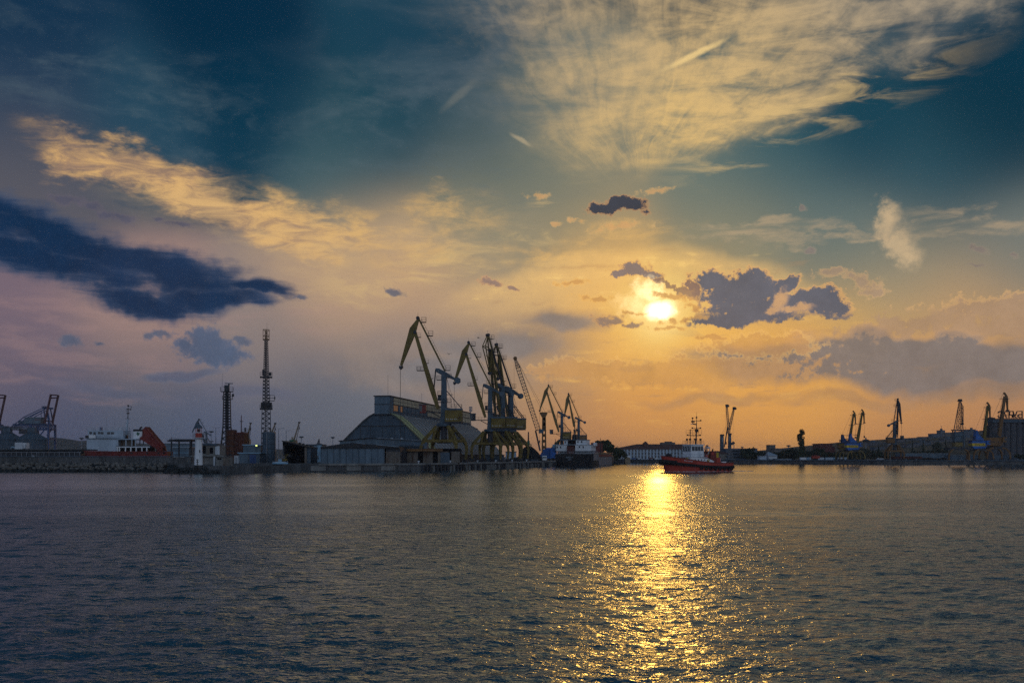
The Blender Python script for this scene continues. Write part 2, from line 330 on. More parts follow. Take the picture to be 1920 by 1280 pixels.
for x, y, a, b, r in ((1285, 600, 60, 9, -6), (1330, 630, 60, 6, 0), (1262, 556, 40, 8, 12), (1180, 590, 36, 6, -4), (1120, 560, 60, 8, 2), (1080, 530, 50, 7, -3), (1300, 575, 26, 7, 30), (1250, 618, 50, 6, 0)):
    cloud([(x, y, a, b, r)], lin(206, 150, 86), lin(244, 186, 100), 0.7, PW, 0.6, 0.75, 0.5)
cloud([(918, 534, 26, 8, 6), (960, 540, 16, 5, 0)], lin(140, 116, 108), lin(196, 152, 112), 0.5, PW, 0.3, 0.85)
# upright plume and streaks at the right
plume = maxof([1.0 - rr(PW, 1665, 410, 24, 44, -12), 1.0 - rr(PW, 1690, 455, 30, 46, -28), 1.0 - rr(PW, 1706, 480, 26, 26, 0)]) + (n_puff2 - 0.5) * 1.6 + (n_puff - 0.5) * 1.2
col = mixv(nt, plume.sstep(-0.2, 0.9) * (n_fine * 0.6 + 0.45) * 0.95, col, lin(214, 184, 142))
rs = maxof([blob(PC, 1830, 415, 170, 20, 6, 0.1, 1.2), blob(PC, 1420, 432, 160, 14, 3, 0.1, 1.2), blob(PC, 1600, 440, 200, 12, 2, 0.1, 1.2)])
col = mixv(nt, rs * n_strk.sstep(0.35, 0.66) * 0.55, col, lin(196, 168, 132))
for x, y, a, b in ((1825, 467, 24, 9), (1898, 478, 14, 5), (1515, 468, 13, 7), (1830, 492, 18, 5), (1505, 385, 12, 8)):
    cloud([(x, y, a, b, 6)], lin(132, 118, 112), lin(150, 136, 120), 0.7, PW, 0.6, 0.7)
# short contrails
def streak(px, py, ln, wd, rot, c, op):
    global col
    r_ = rr(PW_s, px, py, ln, wd, rot)
    col = mixv(nt, r_.sstep(1.25, 0.25) * op, col, c)
streak(1302, 103, 66, 6.5, -20, lin(248, 212, 142), 0.75)
streak(976, 262, 24, 4.5, 27, lin(196, 176, 140), 0.5)
streak(860, 180, 44, 9, -38, lin(150, 144, 128), 0.22)
BG_STRENGTH = 0.1
colx = vmath(nt, 'SCALE', col, 1.0 / BG_STRENGTH).outputs[0]
bg = nt.nodes.new('ShaderNodeBackground'); nt.links.new(colx, bg.inputs[0]); bg.inputs[1].default_value = BG_STRENGTH
wo = nt.nodes.new('ShaderNodeOutputWorld'); nt.links.new(bg.outputs[0], wo.inputs[0])
world.cycles.sampling_method = 'MANUAL'; world.cycles.sample_map_resolution = 1024

# ------------------------------------------------------------------ sun
sl = bpy.data.lights.new('sun', 'SUN'); sl.energy = 0.062; sl.angle = R(0.53); sl.color = (1.0, 0.47, 0.075)
so = bpy.data.objects.new('sun', sl); COL.objects.link(so)
so.rotation_euler = (-sd).to_track_quat('-Z', 'Y').to_euler(); so.location = (60, 300, 120)
# ------------------------------------------------------------------ materials
import numpy as np
def newmat(name):
    m = bpy.data.materials.new(name); m.use_nodes = True
    nt = m.node_tree; b = nt.nodes['Principled BSDF']
    return m, nt, b
# ------------------------------------------------------------------ water
def make_water():
    m, nt, b = newmat('harbour_water')
    g = nt.nodes.new('ShaderNodeNewGeometry'); pos = g.outputs['Position']
    nt.nodes.remove(b)
    df = nt.nodes.new('ShaderNodeBsdfDiffuse'); df.inputs['Color'].default_value = (0.022, 0.058, 0.078, 1)
    gl = nt.nodes.new("ShaderNodeBsdfAnisotropic"); gl.distribution = "BECKMANN"; gl.inputs['Color'].default_value = (0.87, 0.96, 0.98, 1); gl.inputs["Roughness"].default_value = 0.125
    fr = nt.nodes.new('ShaderNodeFresnel'); fr.inputs['IOR'].default_value = 3.1
    mx = nt.nodes.new('ShaderNodeMixShader')
    for i, o_ in ((0, fr.outputs[0]), (1, df.outputs[0]), (2, gl.outputs[0])): nt.links.new(o_, mx.inputs[i])
    nt.links.new(mx.outputs[0], nt.nodes['Material Output'].inputs['Surface'])
    gust = noise(nt, mapping(nt, pos, rot=(0, 0, R(6)), scale=(0.3, 1.0, 1)), 0.028, 4, 0.6, 0.5)
    spy = nt.nodes.new('ShaderNodeSeparateXYZ'); nt.links.new(pos, spy.inputs[0])
    amp = gust.sstep(0.32, 0.68, 0.4, 1.4) * S(nt, spy.outputs[1]).sstep(28, 200, 1.7, 0.55) * S(nt, spy.outputs[1]).sstep(180, 420, 1.0, 0.30)   # calmer in the lee of the quays
    w1 = noise(nt, mapping(nt, pos, rot=(0, 0, R(-14)), scale=(0.6, 1, 1)), 0.8, 3, 0.5, 0.4)
    w2 = noise(nt, mapping(nt, pos, rot=(0, 0, R(16)), scale=(0.72, 1, 1)), 2.3, 3, 0.55, 0.4)
    w3 = noise(nt, mapping(nt, pos, rot=(0, 0, R(-4)), scale=(0.85, 1, 1)), 7.0, 2, 0.5)
    h = (w1 * 0.14 + w2 * 0.10 + w3 * 0.035) * amp
    put(nt, gl.inputs['Roughness'], S(nt, spy.outputs[1]).lstep(25, 200, 0.21, 0.20) * S(nt, spy.outputs[1]).sstep(150, 400, 1.0, 0.72))
    bp = nt.nodes.new('ShaderNodeBump'); bp.inputs['Strength'].default_value = 1.0; bp.inputs['Distance'].default_value = 1.0
    put(nt, bp.inputs['Height'], h); [nt.links.new(bp.outputs[0], q.inputs['Normal']) for q in (df, gl, fr)]
    rng = np.random.default_rng(3)
    bands = [(10, 46, 0.105), (46, 100, 0.21), (100, 220, 0.46), (220, 480, 1.05), (480, 900, 2.6)]
    waves = []
    for i in range(70):
        lam = 0.38 * (7.5 / 0.38) ** (rng.random() ** 1.9)
        th = rng.normal(math.radians(84), 0.5)
        a = 0.0044 * lam * (1.15 if lam < 1.2 else (1.2 / lam) ** 0.6) * rng.uniform(0.5, 1.1)
        waves.append((lam, th, a, rng.uniform(0, 6.28)))
    V = []; Q = []; off = 0
    for y0, y1, c in bands:
        hw = 0.52 * y1 + 14
        nx, ny = int(2 * hw / c) + 1, int((y1 - y0) / c) + 1
        X, Y = np.meshgrid(np.linspace(-hw, hw, nx), np.linspace(y0, y1, ny))
        Z = np.zeros_like(X)
        for lam, th, a, ph in waves:
            yb = 1e9
            for b0, b1, cc in bands:
                if cc * 3.6 > lam: yb = b0; break
            if yb <= y0 + 1: continue
            f = np.clip((yb - Y) / (0.5 * yb), 0, 1) if yb < 1e8 else 1.0
            k = 2 * math.pi / lam
            s = np.sin(k * (X * math.cos(th) + Y * math.sin(th)) + ph + 0.7 * np.sin(X * 0.11 + ph * 3) )
            Z += a * f * (s + 0.25 * s * s - 0.125)
        V.append(np.stack([X, Y, Z], -1).reshape(-1, 3))
        I = np.arange(nx * ny).reshape(ny, nx) + off
        Q.append(np.stack([I[:-1, :-1], I[:-1, 1:], I[1:, 1:], I[1:, :-1]], -1).reshape(-1, 4)); off += nx * ny
    # the open water around and below the detailed sheet
    V.append(np.array([(-3200, -600, -0.5), (3200, -600, -0.5), (3200, 5000, -0.5), (-3200, 5000, -0.5)], float))
    Q.append(np.array([[off, off + 1, off + 2, off + 3]]))
    V = np.concatenate(V); Q = np.concatenate(Q)
    me = bpy.data.meshes.new('water')
    me.vertices.add(len(V)); me.vertices.foreach_set('co', V.astype(np.float32).ravel())
    me.loops.add(Q.size); me.loops.foreach_set('vertex_index', Q.astype(np.int32).ravel())
    me.polygons.add(len(Q)); me.polygons.foreach_set('loop_start', np.arange(0, Q.size, 4, dtype=np.int32))
    me.polygons.foreach_set('use_smooth', np.ones(len(Q), bool))
    me.update(calc_edges=True)
    o = bpy.data.objects.new('water', me); COL.objects.link(o); me.materials.append(m)
    o['kind'] = 'structure'; o['label'] = 'choppy dark harbour water with a golden sun path'
    return o
water = make_water()
# ------------------------------------------------------------------ builders
def paint(name, rgb, rough=0.6, metal=0.0, var=0.25, scale=0.35, rust=0.0, rustcol=(0.06, 0.022, 0.01), streak=False, bump=0.0):
    """painted / weathered surface: base colour broken up by grime, optional rust patches"""
    m, nt, b = newmat(name)
    t = nt.nodes.new('ShaderNodeTexCoord'); v = t.outputs['Object']
    sc_ = (1, 1, 0.25) if streak else (1, 1, 1)
    n = noise(nt, mapping(nt, v, scale=sc_), scale, 6, 0.65, 0.3)
    lo = tuple(max(0.0, c * (1 - var)) for c in rgb); hi = tuple(min(0.9, c * (1 + var)) for c in rgb)
    c = mixc(nt, n.sstep(0.3, 0.7), lo, hi)
    if rust:
        n2 = noise(nt, mapping(nt, v, loc=(7, 3, 1), scale=sc_), scale * 2.7, 7, 0.7, 0.4)
        c = mixc(nt, n2.sstep(0.66 - rust * 0.3, 0.74 - rust * 0.2) * 0.85, c, rustcol)
    nt.links.new(c, b.inputs['Base Color'])
    b.inputs['Roughness'].default_value = rough; b.inputs['Specular IOR Level'].default_value = 0.35 if rough < 0.9 else 0.1; b.inputs['Metallic'].default_value = metal
    if bump:
        bp = nt.nodes.new('ShaderNodeBump'); bp.inputs['Strength'].default_value = 0.5; bp.inputs['Distance'].default_value = bump
        nb = noise(nt, v, 3.0, 5, 0.6); put(nt, bp.inputs['Height'], nb); nt.links.new(bp.outputs[0], b.inputs['Normal'])
    return m
M = {}
M['yellow'] = paint('crane_yellow', (0.155, 0.11, 0.024), 0.7, rust=0.4, var=0.3)
M['yellow_far'] = paint('faded_yellow', (0.18, 0.125, 0.035), 0.6, rust=0.4, var=0.3)
M['ochre'] = paint('ochre_brown', (0.18, 0.09, 0.03), 0.6, rust=0.3)
M['blue_grey'] = paint('blue_grey_paint', (0.075, 0.11, 0.14), 0.75, rust=0.25)
M['slate_far'] = paint('far_slate', (0.055, 0.085, 0.115), 0.85, streak=True)
M['red_ship'] = paint('dull_red_hull', (0.17, 0.022, 0.018), 0.6, rust=0.2)
M['slate'] = paint('slate_panel', (0.10, 0.145, 0.185), 0.7, streak=True, rust=0.1)
M['slate_dark'] = paint('dark_slate_panel', (0.06, 0.09, 0.12), 0.7, streak=True)
M['blue'] = paint('strong_blue', (0.02, 0.11, 0.36), 0.5, rust=0.1)
M['blue_deep'] = paint('navy_blue', (0.025, 0.06, 0.16), 0.5, rust=0.2)
M['sky_blue'] = paint('pale_blue', (0.22, 0.38, 0.50), 0.6)
M['flag_yellow'] = paint('bright_yellow', (0.55, 0.38, 0.03), 0.5)
M['white'] = paint('white_paint', (0.72, 0.74, 0.76), 0.5, var=0.08, rust=0.12, streak=True)
M['offwhite'] = paint('off_white', (0.52, 0.56, 0.60), 0.7, var=0.14, streak=True)
M['palewall'] = paint('pale_wall', (0.40, 0.48, 0.56), 0.8, var=0.12, streak=True)
M['black'] = paint('black_paint', (0.012, 0.013, 0.016), 0.55)
M['dark'] = paint('dark_steel', (0.03, 0.034, 0.042), 0.6, rust=0.3)
M['inner_shade'] = paint('painted_inner_shade', (0.008, 0.008, 0.010), 0.9)  # near-black colour stands in for the shade inside openings and sheds
M['steel'] = paint('grey_steel', (0.16, 0.17, 0.19), 0.5, rust=0.3)
M['galv'] = paint('galvanised', (0.26, 0.28, 0.31), 0.5)
M['rust'] = paint('rusted_steel', (0.10, 0.035, 0.018), 0.8, var=0.5, rust=0.6, rustcol=(0.05, 0.02, 0.014), streak=True)
M['red'] = paint('red_hull', (0.42, 0.055, 0.034), 0.55, rust=0.15, var=0.2)
M['red_dark'] = paint('dark_red', (0.17, 0.028, 0.02), 0.6, rust=0.3)
M['maroon'] = paint('maroon', (0.09, 0.025, 0.024), 0.7, rust=0.3)
M['red_oxide'] = paint('red_oxide_roof', (0.10, 0.048, 0.042), 0.85, var=0.25)
M['rubber'] = paint('tyre_rubber', (0.014, 0.014, 0.015), 0.85)
M['concrete'] = paint('concrete', (0.20, 0.20, 0.19), 0.85, var=0.35, rust=0.2, rustcol=(0.05, 0.05, 0.045), streak=True, bump=0.03)
M['quay'] = paint('wet_concrete', (0.085, 0.088, 0.09), 0.8, var=0.4, rust=0.4, rustcol=(0.025, 0.026, 0.025), streak=True, bump=0.04)
M['apron'] = paint('quay_surface', (0.11, 0.11, 0.108), 0.85, var=0.4, rust=0.2, rustcol=(0.04, 0.04, 0.04))
M['stone'] = paint('breakwater_stone', (0.15, 0.14, 0.125), 0.9, var=0.5, scale=0.9, bump=0.06)
M['stone_dark'] = paint('wet_stone', (0.022, 0.024, 0.024), 0.75, var=0.5, scale=0.9, bump=0.06)
M['olive'] = paint('olive_roof_band', (0.40, 0.42, 0.22), 0.95, var=0.2)
M['roofblue'] = paint('blue_grey_roofing', (0.25, 0.275, 0.28), 0.95, var=0.22, streak=True)
M['cream'] = paint('cream_panel', (0.58, 0.49, 0.33), 0.7, var=0.14)
M['brownwall'] = paint('stained_wall', (0.15, 0.13, 0.11), 0.85, rust=0.45, streak=True)
M['roofdark'] = paint('tarred_roof', (0.018, 0.019, 0.023), 0.6, var=0.4)
M['roofsheen'] = paint('pale_roof_sheet', (0.30, 0.36, 0.42), 0.35, var=0.2)
M['coal'] = paint('coal', (0.016, 0.017, 0.019), 0.9, var=0.5, scale=1.5, bump=0.2)
M['leaf'] = paint('foliage', (0.035, 0.05, 0.018), 0.8, var=0.5, scale=0.6)
M['leaf_far'] = paint('foliage_far', (0.03, 0.045, 0.026), 0.8, var=0.5, scale=0.3)
M['bark'] = paint('bark', (0.05, 0.04, 0.03), 0.9)
M['green'] = paint('green_paint', (0.02, 0.11, 0.06), 0.6)
M['land'] = paint('harbour_land', (0.07, 0.068, 0.062), 0.9, var=0.4, scale=0.05)
M['hill'] = paint('hill_scrub', (0.05, 0.06, 0.05), 0.95, var=0.4, scale=0.01)
M['tan'] = paint('tan_hull', (0.26, 0.20, 0.13), 0.6, rust=0.2)
M['container_red'] = paint('container_red', (0.16, 0.03, 0.022), 0.6, rust=0.2, streak=True)
M['rope'] = paint('wire_rope', (0.04, 0.04, 0.042), 0.6)
M['apt1'] = paint('apartment_grey', (0.13, 0.13, 0.145), 0.85, var=0.15, scale=0.1)
M['apt2'] = paint('apartment_tan', (0.15, 0.135, 0.12), 0.85, var=0.15, scale=0.1)
M['apt3'] = paint('apartment_blue', (0.10, 0.125, 0.16), 0.85, var=0.15, scale=0.1)
M['silo'] = paint('silo_concrete', (0.085, 0.088, 0.10), 0.85, var=0.2, scale=0.12, streak=True)
def glass(name, c=(0.02, 0.03, 0.04), rough=0.08):
    m, nt, b = newmat(name); b.inputs['Base Color'].default_value = (*c, 1); b.inputs['Roughness'].default_value = rough
    b.inputs['IOR'].default_value = 1.5; return m
M['glass'] = glass('dark_glass')
def clear_glass():
    m, nt, b = newmat('clear_glass'); b.inputs['Base Color'].default_value = (0.9, 0.95, 0.95, 1); b.inputs['Roughness'].default_value = 0.02
    b.inputs['Transmission Weight'].default_value = 1.0; b.inputs['IOR'].default_value = 1.02; return m
M['clear'] = clear_glass()
def lamp_mat():
    m, nt, b = newmat('lit_lamp'); b.inputs['Emission Color'].default_value = (0.9, 1.0, 0.25, 1); b.inputs['Emission Strength'].default_value = 1.6; return m
M['lamp'] = lamp_mat()
def foam_mat():
    m, nt, b = newmat('wake_foam'); b.inputs['Base Color'].default_value = (0.55, 0.58, 0.6, 1); b.inputs['Roughness'].default_value = 0.6; return m
M['foam'] = foam_mat()

class MB:
    """collects solid shapes and links them as one mesh object"""
    def __init__(s): s.v = []; s.f = []
    def add(s, vs, fs):
        o = len(s.v); s.v += [tuple(p) for p in vs]; s.f += [tuple(i + o for i in q) for q in fs]; return s
    def box(s, c, d, rz=0.0, taper=1.0):
        cx, cy, cz = c; x, y, z = d[0] / 2, d[1] / 2, d[2] / 2; cs, sn = math.cos(rz), math.sin(rz); P = []
        for zz, k in ((-z, 1.0), (z, taper)):
            for a, b in ((-x, -y), (x, -y), (x, y), (-x, y)):
                a, b = a * k, b * k; P.append((cx + a * cs - b * sn, cy + a * sn + b * cs, cz + zz))
        return s.add(P, [(0, 3, 2, 1), (4, 5, 6, 7), (0, 1, 5, 4), (1, 2, 6, 5), (2, 3, 7, 6), (3, 0, 4, 7)])
    def bx(s, x0, x1, y0, y1, z0, z1): return s.box(((x0 + x1) / 2, (y0 + y1) / 2, (z0 + z1) / 2), (abs(x1 - x0), abs(y1 - y0), abs(z1 - z0)))
    def bar(s, a, b, w=0.2, h=None, w2=None, h2=None, up=(0, 0, 1)):
        a, b = Vector(a), Vector(b); h = w if h is None else h; w2 = w if w2 is None else w2; h2 = (h if w2 == w else h * w2 / w) if h2 is None else h2
        d = (b - a).normalized(); u = Vector(up)
        if abs(d.dot(u)) > 0.98: u = Vector((0, 1, 0))
        x = d.cross(u).normalized(); z = x.cross(d); P = []
        for p, ww, hh in ((a, w, h), (b, w2, h2)):
            for i, j in ((-1, -1), (1, -1), (1, 1), (-1, 1)): P.append(p + x * (i * ww / 2) + z * (j * hh / 2))
        return s.add(P, [(0, 3, 2, 1), (4, 5, 6, 7), (0, 1, 5, 4), (1, 2, 6, 5), (2, 3, 7, 6), (3, 0, 4, 7)])
    def tube(s, a, b, r0, r1=None, n=8, cap=True):
        a, b = Vector(a), Vector(b); r1 = r0 if r1 is None else r1; d = (b - a).normalized(); u = Vector((0, 0, 1)) if abs(d.z) < 0.95 else Vector((1, 0, 0))
        x = d.cross(u).normalized(); y = d.cross(x); P = []
        for p, r in ((a, r0), (b, r1)):
            for i in range(n):
                t = 2 * math.pi * i / n; P.append(p + (x * math.cos(t) + y * math.sin(t)) * r)
        F = [(i, (i + 1) % n, n + (i + 1) % n, n + i) for i in range(n)]
        if cap: F += [tuple(range(n))[::-1], tuple(range(n, 2 * n))]
        return s.add(P, F)
    def lathe(s, prof, n=16, c=(0, 0, 0)):
        P = []; F = []; m = len(prof)
        for r, z in prof:
            for i in range(n):
                t = 2 * math.pi * (i + 0.5) / n; P.append((c[0] + r * math.cos(t), c[1] + r * math.sin(t), c[2] + z))
        for k in range(m - 1):
            for i in range(n): F.append((k * n + i, k * n + (i + 1) % n, (k + 1) * n + (i + 1) % n, (k + 1) * n + i))
        F += [tuple(range(n))[::-1], tuple(range((m - 1) * n, m * n))]
        return s.add(P, F)
    def prism(s, poly, t0, t1, axis='y'):
        """polygon (2D) extruded: axis y -> polygon in x,z ; axis z -> x,y ; axis x -> y,z"""
        mk = {'y': lambda p, t: (p[0], t, p[1]), 'z': lambda p, t: (p[0], p[1], t), 'x': lambda p, t: (t, p[0], p[1])}[axis]
        n = len(poly); P = [mk(p, t0) for p in poly] + [mk(p, t1) for p in poly]
        return s.add(P, [tuple(range(n))[::-1], tuple(range(n, 2 * n))] + [(i, (i + 1) % n, n + (i + 1) % n, n + i) for i in range(n)])
    def ball(s, c, r, n=8, sq=(1, 1, 1)):
        prof = [(r * math.sin(math.pi * k / (n // 2 + 1)), -r * math.cos(math.pi * k / (n // 2 + 1))) for k in range(1, n // 2 + 1)]
        k0 = len(s.v); s.lathe(prof, n); 
        for i in range(k0, len(s.v)): s.v[i] = (c[0] + s.v[i][0] * sq[0], c[1] + s.v[i][1] * sq[1], c[2] + s.v[i][2] * sq[2])
        return s
    def ring(s, c, R_, r, n=18, m=6, axis='y'):
        P = []; F = []
        for i in range(n):
            t = 2 * math.pi * i / n
            for j in range(m):
                q = 2 * math.pi * j / m; a = R_ + r * math.cos(q); e = r * math.sin(q)
                x, y, z = {'y': (a * math.cos(t), e, a * math.sin(t)), 'z': (a * math.cos(t), a * math.sin(t), e), 'x': (e, a * math.cos(t), a * math.sin(t))}[axis]
                P.append((c[0] + x, c[1] + y, c[2] + z))
        for i in range(n):
            for j in range(m): F.append((i * m + j, ((i + 1) % n) * m + j, ((i + 1) % n) * m + (j + 1) % m, i * m + (j + 1) % m))
        return s.add(P, F)
    def truss(s, a, b, w0, w1, bays, r, side=(0, 1, 0), d0=None, d1=None, x=True):
        """four-chord lattice girder from a to b"""
        a, b = Vector(a), Vector(b); d0 = w0 if d0 is None else d0; d1 = w1 if d1 is None else d1
        d = (b - a).normalized(); sd_ = Vector(side); sd_ = (sd_ - d * sd_.dot(d)).normalized(); up = sd_.cross(d)
        def cor(t):
            p = a.lerp(b, t); w = w0 + (w1 - w0) * t; h = d0 + (d1 - d0) * t
            return [p + sd_ * (i * w / 2) + up * (j * h / 2) for i, j in ((-1, -1), (1, -1), (1, 1), (-1, 1))]
        C0, C1 = cor(0), cor(1)
        for i in range(4): s.bar(C0[i], C1[i], r * 1.5)
        for k in range(bays):
            A, B = cor(k / bays), cor((k + 1) / bays)
            for i in range(4):
                j = (i + 1) % 4
                s.bar(A[i], A[j], r)
                if k % 2 == 0 or x: s.bar(A[i], B[j], r)
                if k % 2 == 1 or x: s.bar(A[j], B[i], r)
        E = cor(1)
        for i in range(4): s.bar(E[i], E[(i + 1) % 4], r)
        return s
    def rail(s, pts, h=1.1, r=0.06, step=2.0, closed=False):
        pts = [Vector(p) for p in pts]
        if closed: pts = pts + [pts[0]]
        for a, b in zip(pts, pts[1:]):
            n = max(1, int((b - a).length / step))
            for i in range(n + 1):
                p = a.lerp(b, i / n); s.bar(p, p + Vector((0, 0, h)), r)
            for k in (0.5, 1.0): s.bar(a + Vector((0, 0, h * k)), b + Vector((0, 0, h * k)), r)
        return s
    def ladder(s, a, b, off, w=0.5, r=0.05, step=1.2):
        a, b, off = Vector(a), Vector(b), Vector(off); n = max(2, int((b - a).length / step))
        s.bar(a + off, b + off, r)
        for i in range(n + 1): p = a.lerp(b, i / n); s.bar(p, p + off, r)
        return s
    def mesh(s, name, mat, smooth=False):
        me = bpy.data.meshes.new(name); me.from_pydata(s.v, [], s.f); me.materials.append(mat)
        bm = bmesh.new(); bm.from_mesh(me); bmesh.ops.recalc_face_normals(bm, faces=bm.faces[:]); bm.to_mesh(me); bm.free()
        if smooth:
            me.polygons.foreach_set('use_smooth', [True] * len(me.polygons)); 
            try: me.set_sharp_from_angle(angle=R(40))
            except Exception: pass
        me.update(); return me
    def build(s, name, mat, parent=None, smooth=False):
        return link(name, s.mesh(name, M[mat] if isinstance(mat, str) else mat, smooth), parent)
def link(name, me, parent=None, loc=None, rz=None):
    o = bpy.data.objects.new(name, me); COL.objects.link(o)
    if parent is not None: o.parent = parent
    if loc is not None: o.location = loc
    if rz is not None: o.rotation_euler = (0, 0, rz)
    return o
def tag(o, label=None, cat=None, group=None, kind=None):
    if label: o['label'] = label
    if cat: o['category'] = cat
    if group: o['group'] = group
    if kind: o['kind'] = kind
    return o
def thing(name, label, cat, loc=(0, 0, 0), rz=0.0, group=None, scale=1.0):
    o = bpy.data.objects.new(name, None); COL.objects.link(o); o.location = loc; o.rotation_euler = (0, 0, rz); o.scale = (scale,) * 3
    o.empty_display_size = 0.5
    return tag(o, label, cat, group)
def solo(name, mb, mat, label, cat, group=None, loc=(0, 0, 0), rz=0.0, smooth=False):
    o = mb.build(name, mat, None, smooth); o.location = loc; o.rotation_euler = (0, 0, rz); return tag(o, label, cat, group)
def structure(name, mb, mat, label=None, smooth=False):
    o = mb.build(name, mat, None, smooth); return tag(o, label, None, None, 'structure')

# ------------------------------------------------------------------ ground, quays, hills
GZ = 2.45
def quad_sheet(poly, z): return MB().add([(x, y, z) for x, y in poly], [tuple(range(len(poly)))])
QN = [(-59, 303), (-29, 318), (-11.8, 366), (20, 484), (60, 640), (74, 742)]      # quay edge, near to far
FQ = [(74, 742), (149, 664), (215, 576), (330, 556), (700, 540)]                  # far basin edge
land_poly = [(-59, 303), (-29, 318), (-11.8, 366), (20, 484), (60, 640), (74, 742), (149, 664), (215, 576), (330, 556), (700, 540), (2600, 900), (3000, 4900), (-3000, 4900), (-2600, 430), (-175, 330), (-112, 318)]
lm = MB(); n_ = len(land_poly)
lm.add([(x, y, GZ) for x, y in land_poly] + [(x, y, -3.0) for x, y in land_poly], [tuple(range(n_))] + [(i, n_ + i, n_ + (i + 1) % n_, (i + 1) % n_) for i in range(n_)])
ground = structure('quay', lm, 'quay', 'dark wet concrete quay and harbour ground behind it')
ap = quad_sheet([(-57, 305), (-30, 320), (-13, 367), (18.5, 484), (58, 640), (40, 645), (-2, 490), (-40, 372), (-52, 330), (-70, 330)], GZ + 0.004)
structure('pavement', ap, 'apron', 'grey worn concrete apron along the quay edge')
# coping strip and fender piles along the receding quay
cop = MB()
for (a, b) in zip(QN, QN[1:]): cop.bar((a[0], a[1], GZ - 0.15), (b[0], b[1], GZ - 0.15), 0.9, 0.55)
structure('kerb', cop, 'concrete', 'pale concrete coping along the quay edge')
pile = MB().box((0, 0, 0), (0.62, 0.7, 3.0)).mesh('fender_pile', M['dark']); pile2 = MB().box((0, 0, 0), (0.62, 0.62, 2.4)).mesh('fender_pile', M['concrete'])
def along(pts, step):
    out = []
    for a, b in zip(pts, pts[1:]):
        L = math.hypot(b[0] - a[0], b[1] - a[1]); k = int(L / step)
        for i in range(k): t = i / k; out.append((a[0] + (b[0] - a[0]) * t, a[1] + (b[1] - a[1]) * t, math.atan2(b[1] - a[1], b[0] - a[0])))
    return out
pr = random.Random(5)
for i, (x, y, a) in enumerate(along(QN[1:5], 2.7)):
    off = 0.45; nx, ny = math.sin(a), -math.cos(a)
    link('fender_pile', pile2 if pr.random() < 0.42 else pile, ground, (x + nx * off, y + ny * off, 0.5 + pr.uniform(-0.2, 0.25)), a)
# rusted sheet panels on the near quay wall
pan = MB().box((0, 0, 0), (4.6, 0.16, 1.7)).mesh('quay_panel', M['quay']); pan2 = MB().box((0, 0, 0), (4.6, 0.16, 1.5)).mesh('quay_panel', M['concrete'])
for i, (x, y, a) in enumerate(along(QN[:2], 5.0)):
    link('quay_panel', pan if i % 2 else pan2, ground, (x + math.sin(a) * 0.1, y - math.cos(a) * 0.1, 1.15), a)
# bollards
bol = MB().lathe([(0.28, 0), (0.22, 0.15), (0.22, 0.5), (0.42, 0.62), (0.42, 0.8), (0.2, 0.9)], 10).mesh('bollard', M['offwhite'], True)
bl_pts = along(QN[1:5], 21.0)
blab = ['pale mushroom bollard at the near corner of the quay', 'pale bollard on the quay edge under the front yellow crane', 'pale bollard on the quay edge right of the front crane', 'pale bollard on the quay edge below the second crane', 'pale bollard beside the paired cranes on the quay edge']
for i, (x, y, a) in enumerate(bl_pts[:6]):
    o = link('bollard', bol, None, (x - math.sin(a) * 0.9, y + math.cos(a) * 0.9, GZ + 0.004))
    if i < 5: tag(o, blab[i], 'bollard', 'bollards along the quay')
    else: tag(o, 'small pale bollard on the quay edge left of the moored cargo ship', 'bollard', 'bollards along the quay')
# distant ridge on the left
hm = MB(); rr_ = random.Random(11); D = 3300.0; xs = [-2400 + 60 * i for i in range(40)]
prof = [(-400, 826), (0, 824), (95, 819.5), (118, 821), (145, 826.5), (163, 825), (200, 828), (260, 831), (330, 833), (420, 838), (560, 843), (760, 848)]
def hy(px):
    for (a, ya), (b, yb) in zip(prof, prof[1:]):
        if a <= px <= b: return ya + (yb - ya) * (px - a) / (b - a)
    return 850
NP = 130; top = []
for i in range(NP + 1):
    px = -400 + 1160 * i / NP; top.append((WX(px, D), D, WZ(hy(px) + rr_.uniform(-0.5, 0.5), D)))
P = top + [(x, y - 900, -3) for x, y, z in top] + [(x, y + 1200, -3) for x, y, z in top]; n1 = NP + 1
hm.add(P, [(i, i + 1, n1 + i + 1, n1 + i) for i in range(NP)] + [(i + 1, i, 2 * n1 + i, 2 * n1 + i + 1) for i in range(NP)])
structure('hills', hm, 'hill', 'low blue hazy hills beyond the harbour on the left')
# ================================================================== LEFT: breakwater, red ship, silos, container cranes
def rock_mesh(seed, mat, name='stone'):
    r = random.Random(seed); bm = bmesh.new(); bmesh.ops.create_icosphere(bm, subdivisions=1, radius=1.0)
    for v in bm.verts:
        v.co *= r.uniform(0.72, 1.1); v.co.x *= 1.15; v.co.z *= 0.72
        for ax in range(3):
            if abs(v.co[ax]) > 0.62: v.co[ax] = math.copysign(0.62 + (abs(v.co[ax]) - 0.62) * 0.25, v.co[ax])
    me = bpy.data.meshes.new(name); bm.to_mesh(me); bm.free(); me.materials.append(mat); return me
rocks = [rock_mesh(i, M['stone']) for i in range(6)]; rocksd = [rock_mesh(20 + i, M['stone_dark']) for i in range(4)]
rr_ = random.Random(4)
bw = thing('breakwater', 'rubble stone breakwater slope below the long concrete wall on the left', 'breakwater', (-135, 314, 0))
core = MB().add([(-60, -4, -1.5), (28, -7, -1.5), (28, 4, 2.6), (-60, 8, 2.6), (-60, 8, -1.5), (28, 4, -1.5)], [(0, 1, 2, 3), (0, 3, 4), (1, 5, 2), (4, 3, 2, 5)])
core.build('core', 'stone_dark', bw)
